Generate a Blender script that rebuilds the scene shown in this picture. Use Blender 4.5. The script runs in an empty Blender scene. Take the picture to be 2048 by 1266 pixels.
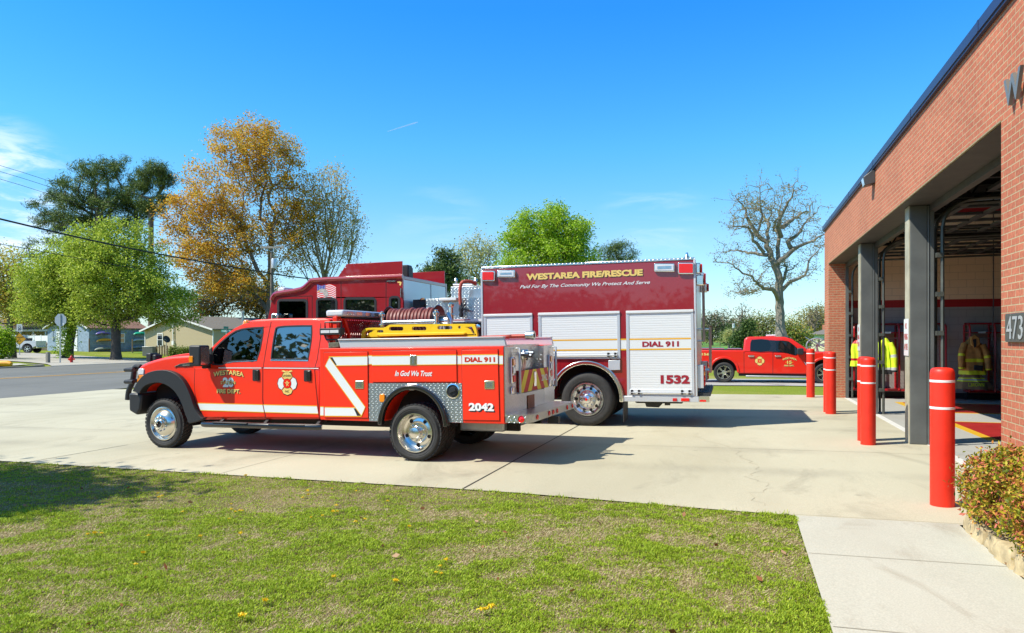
import bpy, bmesh, math, random
import numpy as np
from mathutils import Vector, Matrix, Euler
from mathutils.geometry import tessellate_polygon
S = bpy.context.scene
COL = S.collection
R = math.radians
# ------------------------------------------------------------------ camera
F, CX, HY, CAMZ, YAW = 1450.0, 1024.0, 676.0, 1.66, R(17.35)   # measured from the photograph's vanishing points
cd = bpy.data.cameras.new('camera'); cam = bpy.data.objects.new('camera', cd); COL.objects.link(cam)
cd.sensor_width = 36.0; cd.lens = F / 2048 * 36
cd.shift_y = (HY - 633) / 2048
cd.clip_start = 0.05; cd.clip_end = 20000
cam.location = (0, 0, CAMZ); cam.rotation_euler = (R(90), 0, YAW)
S.camera = cam
# ------------------------------------------------------------------ sky, sun, exposure
S.view_settings.view_transform = 'Standard'; S.view_settings.look = 'None'
S.view_settings.exposure = 0.58; S.view_settings.gamma = 1
SUN_EL, SUN_AZ = R(49.5), R(34)        # the light travels towards +X and, less, +Y
ld = bpy.data.lights.new('sun', 'SUN'); ld.energy = 4.6; ld.angle = R(0.5); ld.color = (1, 0.955, 0.84)
sun = bpy.data.objects.new('sun', ld); COL.objects.link(sun)
sun.rotation_euler = Vector((math.cos(SUN_AZ)*math.cos(SUN_EL), math.sin(SUN_AZ)*math.cos(SUN_EL), -math.sin(SUN_EL))).to_track_quat('-Z', 'Y').to_euler()
wd = bpy.data.worlds.new('World'); S.world = wd; wd.use_nodes = True
wn = wd.node_tree; wn.nodes.clear(); WL = wn.links
def wnode(t, **k):
    n = wn.nodes.new(t)
    for a, b in k.items():
        if a[0] == 'i' and a[1:].isdigit(): n.inputs[int(a[1:])].default_value = b
        else: setattr(n, a, b)
    return n
wo = wnode('ShaderNodeOutputWorld'); bg = wnode('ShaderNodeBackground'); bg.inputs[1].default_value = 0.14
sky = wnode('ShaderNodeTexSky'); sky.sky_type = 'NISHITA'; sky.sun_disc = False
sky.sun_elevation = SUN_EL; sky.sun_rotation = math.atan2(-math.cos(SUN_AZ), -math.sin(SUN_AZ)) % (2*math.pi)
sky.air_density = 1.0; sky.dust_density = 0.25; sky.ozone_density = 3.0
hs = wnode('ShaderNodeHueSaturation'); hs.inputs['Saturation'].default_value = 1.25; hs.inputs['Hue'].default_value = 0.485
hs.inputs['Value'].default_value = 1.0
WL.new(sky.outputs[0], hs.inputs['Color'])
# thin high cloud, fixed to compass directions
tc = wnode('ShaderNodeTexCoord')
mp = wnode('ShaderNodeMapping'); mp.inputs['Scale'].default_value = (5, 5, 26)
WL.new(tc.outputs['Generated'], mp.inputs[0])
nz = wnode('ShaderNodeTexNoise'); nz.inputs['Scale'].default_value = 1.6; nz.inputs['Detail'].default_value = 7; nz.inputs['Roughness'].default_value = .62; nz.inputs['Distortion'].default_value = .6
WL.new(mp.outputs[0], nz.inputs['Vector'])
def ray(px, py):
    xc, zc = (px-CX)/F, (HY-py)/F
    return Vector((xc*math.cos(YAW)-math.sin(YAW), xc*math.sin(YAW)+math.cos(YAW), zc))
def cloud(px, py, inner, outer, amount, lo, hi):
    d = wnode('ShaderNodeVectorMath', operation='DOT_PRODUCT'); d.inputs[1].default_value = ray(px, py).normalized()
    nrm = wnode('ShaderNodeVectorMath', operation='NORMALIZE'); WL.new(tc.outputs['Generated'], nrm.inputs[0]); WL.new(nrm.outputs[0], d.inputs[0])
    m = wnode('ShaderNodeMapRange', interpolation_type='SMOOTHSTEP'); m.inputs[1].default_value = math.cos(outer); m.inputs[2].default_value = math.cos(inner); WL.new(d.outputs['Value'], m.inputs[0])
    r = wnode('ShaderNodeMapRange', interpolation_type='SMOOTHSTEP'); r.inputs[1].default_value = lo; r.inputs[2].default_value = hi; r.inputs[4].default_value = amount; WL.new(nz.outputs['Fac'], r.inputs[0])
    p = wnode('ShaderNodeMath', operation='MULTIPLY'); WL.new(m.outputs[0], p.inputs[0]); WL.new(r.outputs[0], p.inputs[1])
    return p
cl = cloud(-70, 425, R(2), R(7.5), .85, .40, .66)
for a in ((880, 475, R(1), R(5), .13, .42, .75), (1310, 445, R(1), R(5), .15, .45, .75)):
    c2 = cloud(*a); ad = wnode('ShaderNodeMath', operation='ADD'); WL.new(cl.outputs[0], ad.inputs[0]); WL.new(c2.outputs[0], ad.inputs[1]); cl = ad
mx = wnode('ShaderNodeMix', data_type='RGBA'); WL.new(cl.outputs[0], mx.inputs[0]); 
# the deep blue of a clear spring sky, paler towards the horizon
sz_ = wnode('ShaderNodeSeparateXYZ'); nv_ = wnode('ShaderNodeVectorMath', operation='NORMALIZE'); WL.new(tc.outputs['Generated'], nv_.inputs[0]); WL.new(nv_.outputs[0], sz_.inputs[0])
rz_ = wnode('ShaderNodeValToRGB'); el_ = rz_.color_ramp.elements
for _ in range(5): el_.new(.5)
for q_, (ps_, c_) in zip(el_, ((0, (.62, .80, .98)), (.06, (.70, .82, .98)), (.134, (.82, .86, .98)), (.25, (.56, .93, 1.10)), (.41, (.30, .85, 1.40)), (.5, (.34, .85, 1.36)), (.72, (1.05, 1.0, .80)))): q_.position = ps_; q_.color = (*c_, 1)
WL.new(sz_.outputs[2], rz_.inputs[0])
tm_ = wnode('ShaderNodeMix', data_type='RGBA', blend_type='MULTIPLY'); tm_.inputs[0].default_value = 1; WL.new(hs.outputs[0], tm_.inputs[6]); WL.new(rz_.outputs[0], tm_.inputs[7])
WL.new(tm_.outputs[2], mx.inputs[6]); mx.inputs[7].default_value = (5.6, 6.1, 6.6, 1)
WL.new(mx.outputs[2], bg.inputs[0]); WL.new(bg.outputs[0], wo.inputs[0])
S.cycles.max_bounces = 8; S.cycles.transparent_max_bounces = 12; S.cycles.use_denoising = True
S.cycles.caustics_reflective = False; S.cycles.caustics_refractive = False

# ------------------------------------------------------------------ helpers
rng = np.random.default_rng(7); random.seed(7)
def W(px, py, D):
    """a point D metres in front of the camera, at photo position px, py"""
    return Vector((0, 0, CAMZ)) + ray(px, py)*D
def base(X):
    if X > 1.9: return 0.0
    if X > -23.7: return .0145*(X-1.9)
    if X > -44: return -.371
    if X > -70: return -.371+.13+ (-44-X)*.017
    return .2
def gz(X, Y):
    z = base(X)
    t = max(0, min(1, (X+23.7)/9))
    ramp = np.interp(Y, [23, 32, 60, 160], [0, .10, .24, .24])
    return z - t*float(ramp)
def tag(o, label=None, cat=None, group=None, kind=None):
    if label: o['label'] = label
    if cat: o['category'] = cat
    if group: o['group'] = group
    if kind: o['kind'] = kind
    return o
def thing(name, label, cat, loc=(0,0,0), rz=0, group=None, tilt=0):
    o = bpy.data.objects.new(name, None); COL.objects.link(o); o.empty_display_size = .2
    o.location = loc; o.rotation_euler = (0, tilt, rz)
    return tag(o, label, cat, group)
def link(name, me, mats, parent=None, smooth=None, bev=0, seg=2, ang=35):
    o = bpy.data.objects.new(name, me); COL.objects.link(o)
    for m in (mats if isinstance(mats, (list, tuple)) else [mats]): me.materials.append(m)
    if parent is not None: o.parent = parent
    if smooth is None: smooth = bev > 0
    if smooth:
        me.polygons.foreach_set('use_smooth', [True]*len(me.polygons)); me.set_sharp_from_angle(angle=R(ang))
    if bev > 0:
        md = o.modifiers.new('bevel', 'BEVEL'); md.width = bev; md.segments = seg; md.limit_method = 'ANGLE'; md.angle_limit = R(32)
        md.harden_normals = False
    return o
class MB:
    """collects geometry for ONE mesh"""
    def __init__(s): s.v = []; s.f = []; s.m = []
    def add(s, vs, fs, mi=0):
        b = len(s.v); s.v += [tuple(v) for v in vs]
        for f in fs: s.f.append([b+i for i in f]); s.m.append(mi)
        return s
    def box(s, x0, x1, y0, y1, z0, z1, mi=0):
        return s.add([(x0,y0,z0),(x1,y0,z0),(x1,y1,z0),(x0,y1,z0),(x0,y0,z1),(x1,y0,z1),(x1,y1,z1),(x0,y1,z1)],
                     [(0,3,2,1),(4,5,6,7),(0,1,5,4),(1,2,6,5),(2,3,7,6),(3,0,4,7)], mi)
    def bar(s, a, b, w, h=None, mi=0):
        """box beam from a to b"""
        h = h or w; a = Vector(a); b = Vector(b); d = (b-a).normalized()
        u = d.cross(Vector((0,0,1)));
        if u.length < 1e-3: u = Vector((1,0,0))
        u.normalize(); n = u.cross(d)
        vs = [p + u*sx*w/2 + n*sy*h/2 for p in (a, b) for sx, sy in ((-1,-1),(1,-1),(1,1),(-1,1))]
        return s.add(vs, [(3,2,1,0),(4,5,6,7),(0,1,5,4),(1,2,6,5),(2,3,7,6),(3,0,4,7)], mi)
    def tube(s, pts, r, n=8, mi=0, caps=True, closed=False):
        P = [Vector(p) for p in pts]; rr = r if isinstance(r, (list, tuple)) else [r]*len(P)
        rings = []; up = None
        for i, p in enumerate(P):
            if closed: d = P[(i+1) % len(P)] - P[i-1]
            else: d = P[min(i+1, len(P)-1)] - P[max(i-1, 0)]
            d = d.normalized()
            if up is None:
                up = Vector((0,0,1)) if abs(d.z) < .9 else Vector((1,0,0))
            u = d.cross(up)
            if u.length < 1e-4: u = d.orthogonal()
            u.normalize(); w = u.cross(d); up = w
            rings.append([p + (u*math.cos(t)+w*math.sin(t))*rr[i] for t in [2*math.pi*k/n for k in range(n)]])
        vs = [v for g in rings for v in g]; fs = []
        m = len(P)
        for i in range(m if closed else m-1):
            j = (i+1) % m
            for k in range(n):
                fs.append((i*n+k, i*n+(k+1) % n, j*n+(k+1) % n, j*n+k))
        if caps and not closed: fs += [tuple(range(n))[::-1], tuple((m-1)*n+k for k in range(n))]
        return s.add(vs, fs, mi)
    def lathe(s, prof, n=48, c=(0,0,0), axis='y', mi=0, caps=False):
        """prof: (radius, height along axis)"""
        vs = []
        for r, h in prof:
            for k in range(n):
                t = 2*math.pi*k/n; a, b = r*math.cos(t), r*math.sin(t)
                p = {'y': (a, h, b), 'z': (a, b, h), 'x': (h, a, b)}[axis]
                vs.append((p[0]+c[0], p[1]+c[1], p[2]+c[2]))
        fs = []
        for i in range(len(prof)-1):
            for k in range(n): fs.append((i*n+k, i*n+(k+1) % n, (i+1)*n+(k+1) % n, (i+1)*n+k))
        if caps: fs += [tuple(range(n)), tuple((len(prof)-1)*n+k for k in range(n))[::-1]]
        return s.add(vs, fs, mi)
    def plate(s, outer, y0, y1, holes=(), k=0, zb=0, mirror=False, mi=0, single=False):
        """polygon in (x, z) given thickness in y; above zb the faces lean in by k"""
        loops = [list(outer)] + [list(h) for h in holes]
        def yn(z): return y0 + k*max(0, z-zb)
        def yf(z): return (y1 - k*max(0, z-zb)) if mirror else (y1 + k*max(0, z-zb))
        flat = [p for L in loops for p in L]; n = len(flat)
        vs = [(x, yn(z), z) for x, z in flat] + [(x, yf(z), z) for x, z in flat]
        if holes:
            tris = tessellate_polygon([[Vector((x, z, 0)) for x, z in L] for L in loops])
        else: tris = [tuple(range(n))]
        fs = [tuple(t) for t in tris]
        if not single:
            fs += [tuple(i+n for i in t)[::-1] for t in tris]
            b = 0
            for L in loops:
                for i in range(len(L)):
                    j = (i+1) % len(L); fs.append((b+i, b+j, b+j+n, b+i+n))
                b += len(L)
        return s.add(vs, fs, mi)
    def mesh(s, name, fix=True):
        me = bpy.data.meshes.new(name); me.from_pydata(s.v, [], s.f)
        me.polygons.foreach_set('material_index', s.m); me.update()
        if fix:
            bm = bmesh.new(); bm.from_mesh(me); bmesh.ops.recalc_face_normals(bm, faces=bm.faces); bm.to_mesh(me); bm.free()
        return me
    def build(s, name, mats, parent=None, smooth=None, bev=0, seg=2, ang=35, fix=True):
        return link(name, s.mesh(name, fix), mats, parent, smooth, bev, seg, ang)
def dup(root, loc=None, rz=None, parent=None):
    c = root.copy(); COL.objects.link(c)
    if parent is not None: c.parent = parent
    if loc is not None: c.location = loc
    if rz is not None: c.rotation_euler[2] = rz
    for ch in list(root.children): dup(ch, parent=c)
    return c
def npmesh(name, V, faces_n, mats, parent=None, nv=4, mi=None, smooth=False):
    """V: (n*nv,3) array, every nv vertices one face"""
    me = bpy.data.meshes.new(name); n = len(V)//nv
    me.vertices.add(len(V)); me.vertices.foreach_set('co', np.ascontiguousarray(V, dtype=np.float32).ravel())
    me.loops.add(n*nv); me.loops.foreach_set('vertex_index', np.arange(n*nv, dtype=np.int32))
    me.polygons.add(n); me.polygons.foreach_set('loop_start', np.arange(0, n*nv, nv, dtype=np.int32))
    if mi is not None: me.polygons.foreach_set('material_index', np.asarray(mi, dtype=np.int32))
    me.update(calc_edges=True); me.validate()
    return link(name, me, mats, parent, smooth=smooth)
# ------------------------------------------------------------------ materials
def nodes(name):
    m = bpy.data.materials.new(name); m.use_nodes = True; t = m.node_tree
    return m, t, t.nodes['Principled BSDF']
def N(t, kind, ins=None, **k):
    n = t.nodes.new(kind)
    for a, b in k.items(): setattr(n, a, b)
    for a, b in (ins or {}).items(): n.inputs[a].default_value = b
    return n
def ramp(t, stops):
    r = N(t, 'ShaderNodeValToRGB'); e = r.color_ramp.elements
    while len(e) < len(stops): e.new(.5)
    for el, (p, c) in zip(e, stops): el.position = p; el.color = (*c, 1)
    return r
def mat(name, col, rough=.6, metal=0, coat=0, var=.0, vscale=6, bump=0, bscale=60, spec=.5, emit=None, wave=0, coord='Object', detail=4):
    m, t, p = nodes(name)
    p.inputs['Base Color'].default_value = (*col, 1); p.inputs['Roughness'].default_value = rough; p.inputs['Metallic'].default_value = metal
    p.inputs['Coat Weight'].default_value = coat; p.inputs['Coat Roughness'].default_value = .03; p.inputs['Specular IOR Level'].default_value = spec
    co = N(t, 'ShaderNodeTexCoord').outputs[coord]
    if var:
        nz = N(t, 'ShaderNodeTexNoise', {'Scale': vscale, 'Detail': detail, 'Roughness': .6}); t.links.new(co, nz.inputs['Vector'])
        r = ramp(t, [(.3, tuple(c*(1-var) for c in col)), (.7, tuple(min(1, c*(1+var)) for c in col))])
        t.links.new(nz.outputs['Fac'], r.inputs[0]); t.links.new(r.outputs[0], p.inputs['Base Color'])
    if bump or wave:
        n2 = N(t, 'ShaderNodeTexNoise', {'Scale': bscale if bump else 1.3, 'Detail': 3 if bump else 1}); t.links.new(co, n2.inputs['Vector'])
        b = N(t, 'ShaderNodeBump', {'Strength': bump or wave, 'Distance': .01 if bump else .02}); t.links.new(n2.outputs['Fac'], b.inputs['Height'])
        t.links.new(b.outputs[0], p.inputs['Normal'])
        if wave: t.links.new(b.outputs[0], p.inputs['Coat Normal'])
    if emit:
        p.inputs['Emission Color'].default_value = (*col, 1); p.inputs['Emission Strength'].default_value = emit
    return m
M = {}
M['paint_orange'] = mat('orange red paint', (.86, .027, .002), .42, coat=.3, wave=.05)
M['paint_maroon'] = mat('deep red paint', (.30, .008, .014), .3, coat=1, wave=.07)
M['paint_red2'] = mat('pickup red paint', (.74, .014, .003), .35, coat=.5, wave=.04)
M['paint_white'] = mat('white paint', (.74, .75, .74), .35, coat=.4)
M['rack_red'] = mat('rack red', (.42, .006, .012), .4, coat=.3)
M['bollard_red'] = mat('bollard red plastic', (.74, .030, .012), .45, var=.12, vscale=5, spec=.4, bump=.06, bscale=40, detail=9)
M['black'] = mat('black plastic', (.018, .018, .02), .5, bump=.05, bscale=300)
M['black_gloss'] = mat('black gloss', (.012, .012, .013), .2, coat=.4)
M['seam'] = mat('dark seam', (.012, .01, .01), .8)
M['rubber'] = mat('tyre rubber', (.030, .029, .028), .75, var=.25, vscale=14, bump=.2, bscale=120)
M['chrome'] = mat('chrome', (.84, .80, .74), .19, metal=1)
M['alu'] = mat('brushed aluminium', (.68, .70, .71), .32, metal=1, var=.06, vscale=12)
M['steel'] = mat('swirled stainless', (.62, .63, .64), .28, metal=1, var=.12, vscale=40)
M['alu_paint'] = mat('satin silver', (.62, .63, .64), .4, metal=.4)
M['alu_plain'] = mat('white aluminium panel', (.62, .68, .72), .3, metal=.35)
M['glass'] = mat('dark tinted glass', (.006, .007, .007), .015, spec=1.0)
M['glass'].node_tree.nodes['Principled BSDF'].inputs['IOR'].default_value = 2.1
M['glass_dark'] = mat('dark pickup glass', (.008, .010, .011), .03, spec=.45)
M['hose'] = mat('hose rubber maroon', (.20, .045, .035), .5, bump=.1, bscale=80)
M['hose_red'] = mat('red hose', (.45, .09, .06), .7, var=.2, vscale=30)
M['yellow_plastic'] = mat('yellow plastic', (.80, .58, .015), .4, var=.06, vscale=8, spec=.4)
M['stripe_white'] = mat('white reflective stripe', (.72, .74, .72), .4)
M['stripe_yellow'] = mat('gold stripe', (.78, .40, .01), .4)
M['chev_yellow'] = mat('chevron yellow', (.80, .68, .03), .5)
M['chev_red'] = mat('chevron red', (.55, .012, .015), .5)
M['gold'] = mat('gold leaf', (.78, .55, .16), .4, var=.2, vscale=60)
M['ink_white'] = mat('white lettering', (.78, .78, .77), .45)
M['ink_black'] = mat('black lettering', (.012, .012, .014), .5)
M['ink_red'] = mat('red lettering', (.55, .012, .012), .45)
M['ink_maroon'] = mat('maroon lettering', (.32, .008, .02), .45)
M['ink_blue'] = mat('flag blue', (.03, .06, .35), .45)
M['lamp_red'] = mat('red lens', (.78, .010, .006), .25, coat=.25)
M['lamp_amber'] = mat('amber lens', (.85, .25, .01), .15, coat=1)
M['lamp_clear'] = mat('clear lens', (.66, .66, .68), .12, coat=1)
M['alu_wheel'] = mat('polished alloy wheel', (.82, .82, .81), .24, metal=1)
M['track'] = mat('dark door track', (.10, .105, .09), .5, metal=.5, var=.3, vscale=4)
M['crown_fill'] = None
M['galv'] = mat('galvanised steel', (.40, .42, .42), .45, metal=.6, var=.15, vscale=5)
M['column'] = mat('weathered grey steel paint', (.105, .11, .105), .5, var=.22, vscale=2.2, detail=8)
M['dark_steel'] = mat('dark steel', (.03, .03, .03), .6, var=.2, vscale=6)
M['wood'] = mat('weathered wood', (.20, .14, .09), .8, var=.3, vscale=9)
M['wire'] = mat('wire black', (.015, .015, .016), .6)
def glass_clear():
    m, t, p = nodes('window glass'); out = t.nodes['Material Output']
    tr = N(t, 'ShaderNodeBsdfTransparent'); tr.inputs[0].default_value = (.30, .36, .33, 1)
    gl = N(t, 'ShaderNodeBsdfGlossy'); gl.inputs['Roughness'].default_value = .01; gl.inputs[0].default_value = (.9, .95, .95, 1)
    fr = N(t, 'ShaderNodeFresnel', {'IOR': 1.9}); mx = N(t, 'ShaderNodeMixShader')
    t.links.new(fr.outputs[0], mx.inputs[0]); t.links.new(tr.outputs[0], mx.inputs[1]); t.links.new(gl.outputs[0], mx.inputs[2]); t.links.new(mx.outputs[0], out.inputs[0])
    return m
M['glass_clear'] = glass_clear()
def diamond(name, col, scale=26, rough=.3, metal=1.0, strength=.9):
    """tread plate: short raised bars, alternately at +45 and -45 degrees"""
    m, t, p = nodes(name); L = t.links
    p.inputs['Base Color'].default_value = (*col, 1); p.inputs['Metallic'].default_value = metal; p.inputs['Roughness'].default_value = rough
    tc = N(t, 'ShaderNodeTexCoord'); sx = N(t, 'ShaderNodeSeparateXYZ'); L.new(tc.outputs['Object'], sx.inputs[0])
    def mth(op, a, b=None, c=None):
        n = N(t, 'ShaderNodeMath', operation=op)
        for i, q in enumerate((a, b, c)):
            if q is None: continue
            if isinstance(q, (int, float)): n.inputs[i].default_value = q
            else: L.new(q, n.inputs[i])
        return n.outputs[0]
    u = mth('MULTIPLY', mth('ADD', sx.outputs[0], sx.outputs[1]), scale); v = mth('MULTIPLY', mth('ADD', sx.outputs[2], mth('MULTIPLY', sx.outputs[1], .37)), scale)
    a = mth('ADD', u, v); b = mth('SUBTRACT', u, v)
    fa = mth('SUBTRACT', mth('FRACT', mth('MULTIPLY', a, .5)), .5); fb = mth('SUBTRACT', mth('FRACT', mth('MULTIPLY', b, .5)), .5)
    par = mth('MODULO', mth('ADD', mth('ADD', mth('FLOOR', mth('MULTIPLY', a, .5)), mth('FLOOR', mth('MULTIPLY', b, .5))), 4000), 2)
    def bar(p_, q_): return mth('SUBTRACT', 1, mth('ADD', mth('POWER', mth('MULTIPLY', p_, 2.3), 2), mth('POWER', mth('MULTIPLY', q_, 6.5), 2)))
    h = mth('ADD', mth('MULTIPLY', mth('MAXIMUM', bar(fa, fb), 0), par), mth('MULTIPLY', mth('MAXIMUM', bar(fb, fa), 0), mth('SUBTRACT', 1, par)))
    bp = N(t, 'ShaderNodeBump', {'Strength': strength, 'Distance': .006}); L.new(h, bp.inputs['Height']); L.new(bp.outputs[0], p.inputs['Normal'])
    return m
M['diamond'] = diamond('aluminium tread plate', (.62, .64, .64), 26)
M['diamond_side'] = diamond('dull tread plate', (.42, .45, .45), 30, .38, .85)
def ribbed(name, col, period, axis=2, rough=.35, strength=.5, metal=0, var=.0):
    m, t, p = nodes(name); L = t.links
    p.inputs['Base Color'].default_value = (*col, 1); p.inputs['Roughness'].default_value = rough; p.inputs['Metallic'].default_value = metal
    tc = N(t, 'ShaderNodeTexCoord'); sx = N(t, 'ShaderNodeSeparateXYZ'); L.new(tc.outputs['Object'], sx.inputs[0])
    mu = N(t, 'ShaderNodeMath', operation='MULTIPLY'); mu.inputs[1].default_value = 1/period; L.new(sx.outputs[axis], mu.inputs[0])
    fr = N(t, 'ShaderNodeMath', operation='FRACT'); L.new(mu.outputs[0], fr.inputs[0])
    r = ramp(t, [(0, (0, 0, 0)), (.12, (1, 1, 1)), (.88, (1, 1, 1)), (1, (0, 0, 0))]); L.new(fr.outputs[0], r.inputs[0])
    bp = N(t, 'ShaderNodeBump', {'Strength': strength, 'Distance': .006}); L.new(r.outputs[0], bp.inputs['Height']); L.new(bp.outputs[0], p.inputs['Normal'])
    return m
M['roller'] = ribbed('white roller shutter', (.72, .73, .72), .045, 2, .35, .7)
M['siding'] = ribbed('tan lap siding', (.44, .36, .22), .13, 2, .6, .9)
M['blue_boards'] = mat('faded blue boards', (.22, .29, .36), .8, var=.3, vscale=3.5, detail=8)
M['shingle'] = mat('grey shingle', (.16, .14, .12), .9, var=.3, vscale=12, bump=.4, bscale=30)
M['roof_brown'] = mat('brown roof', (.22, .115, .085), .85, var=.2, vscale=4)
M['house_white'] = mat('white trim', (.72, .72, .70), .6)
M['house_yellow'] = mat('pale yellow wall', (.60, .57, .36), .7)
def bricks():
    m, t, p = nodes('red running bond brick'); L = t.links
    g = N(t, 'ShaderNodeNewGeometry'); sx = N(t, 'ShaderNodeSeparateXYZ'); L.new(g.outputs['Position'], sx.inputs[0])
    ad = N(t, 'ShaderNodeMath', operation='ADD'); L.new(sx.outputs[0], ad.inputs[0]); L.new(sx.outputs[1], ad.inputs[1])
    cb = N(t, 'ShaderNodeCombineXYZ'); L.new(ad.outputs[0], cb.inputs[0]); L.new(sx.outputs[2], cb.inputs[1])
    b = N(t, 'ShaderNodeTexBrick'); L.new(cb.outputs[0], b.inputs['Vector'])
    b.offset = .5; b.inputs['Scale'].default_value = 1; b.inputs['Mortar Size'].default_value = .0052; b.inputs['Mortar Smooth'].default_value = .15
    b.inputs['Brick Width'].default_value = .203; b.inputs['Row Height'].default_value = .0677; b.inputs['Bias'].default_value = -.1
    b.inputs['Color1'].default_value = (.49, .15, .078, 1); b.inputs['Color2'].default_value = (.42, .122, .062, 1); b.inputs['Mortar'].default_value = (.46, .37, .22, 1)
    nz = N(t, 'ShaderNodeTexNoise', {'Scale': 34, 'Detail': 5}); L.new(g.outputs['Position'], nz.inputs['Vector'])
    n2 = N(t, 'ShaderNodeTexNoise', {'Scale': .9, 'Detail': 4}); L.new(g.outputs['Position'], n2.inputs['Vector'])
    r = ramp(t, [(.3, (.8, .8, .8)), (.7, (1.15, 1.15, 1.12))]); L.new(nz.outputs['Fac'], r.inputs[0])
    r2 = ramp(t, [(.35, (.9, .9, .9)), (.65, (1.06, 1.06, 1.06))]); L.new(n2.outputs['Fac'], r2.inputs[0])
    m1 = N(t, 'ShaderNodeMix', data_type='RGBA', blend_type='MULTIPLY'); m1.inputs[0].default_value = 1; L.new(b.outputs[0], m1.inputs[6]); L.new(r.outputs[0], m1.inputs[7])
    m2 = N(t, 'ShaderNodeMix', data_type='RGBA', blend_type='MULTIPLY'); m2.inputs[0].default_value = 1; L.new(m1.outputs[2], m2.inputs[6]); L.new(r2.outputs[0], m2.inputs[7])
    L.new(m2.outputs[2], p.inputs['Base Color']); p.inputs['Roughness'].default_value = .85
    iv = N(t, 'ShaderNodeMath', operation='SUBTRACT'); iv.inputs[0].default_value = 1; L.new(b.outputs['Fac'], iv.inputs[1])
    a2 = N(t, 'ShaderNodeMath', operation='MULTIPLY_ADD'); a2.inputs[1].default_value = .3; L.new(nz.outputs['Fac'], a2.inputs[0]); L.new(iv.outputs[0], a2.inputs[2])
    bp = N(t, 'ShaderNodeBump', {'Strength': .8, 'Distance': .006}); L.new(a2.outputs[0], bp.inputs['Height']); L.new(bp.outputs[0], p.inputs['Normal'])
    return m
M['brick'] = bricks()
def blocks():
    """painted concrete block: tan above, a red band, grey below, black base (all paint)"""
    m, t, p = nodes('painted block wall'); L = t.links
    g = N(t, 'ShaderNodeNewGeometry'); sx = N(t, 'ShaderNodeSeparateXYZ'); L.new(g.outputs['Position'], sx.inputs[0])
    ad = N(t, 'ShaderNodeMath', operation='ADD'); L.new(sx.outputs[0], ad.inputs[0]); L.new(sx.outputs[1], ad.inputs[1])
    cb = N(t, 'ShaderNodeCombineXYZ'); L.new(ad.outputs[0], cb.inputs[0]); L.new(sx.outputs[2], cb.inputs[1])
    b = N(t, 'ShaderNodeTexBrick'); L.new(cb.outputs[0], b.inputs['Vector']); b.inputs['Scale'].default_value = 1; b.inputs['Mortar Size'].default_value = .006
    b.inputs['Brick Width'].default_value = .406; b.inputs['Row Height'].default_value = .203
    for i in ('Color1', 'Color2'): b.inputs[i].default_value = (1, 1, 1, 1)
    b.inputs['Mortar'].default_value = (.72, .72, .72, 1)
    mr = N(t, 'ShaderNodeMath', operation='DIVIDE'); mr.inputs[1].default_value = 6; L.new(sx.outputs[2], mr.inputs[0])
    r = ramp(t, [(0, (.02, .02, .02)), (.025, (.36, .34, .32)), (2.49/6, (.40, .012, .015)), (2.71/6, (.92, .68, .47))]); r.color_ramp.interpolation = 'CONSTANT'; L.new(mr.outputs[0], r.inputs[0])
    m1 = N(t, 'ShaderNodeMix', data_type='RGBA', blend_type='MULTIPLY'); m1.inputs[0].default_value = 1; L.new(b.outputs[0], m1.inputs[6]); L.new(r.outputs[0], m1.inputs[7])
    L.new(m1.outputs[2], p.inputs['Base Color']); p.inputs['Roughness'].default_value = .5
    return m
M['blocks'] = blocks()
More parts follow.
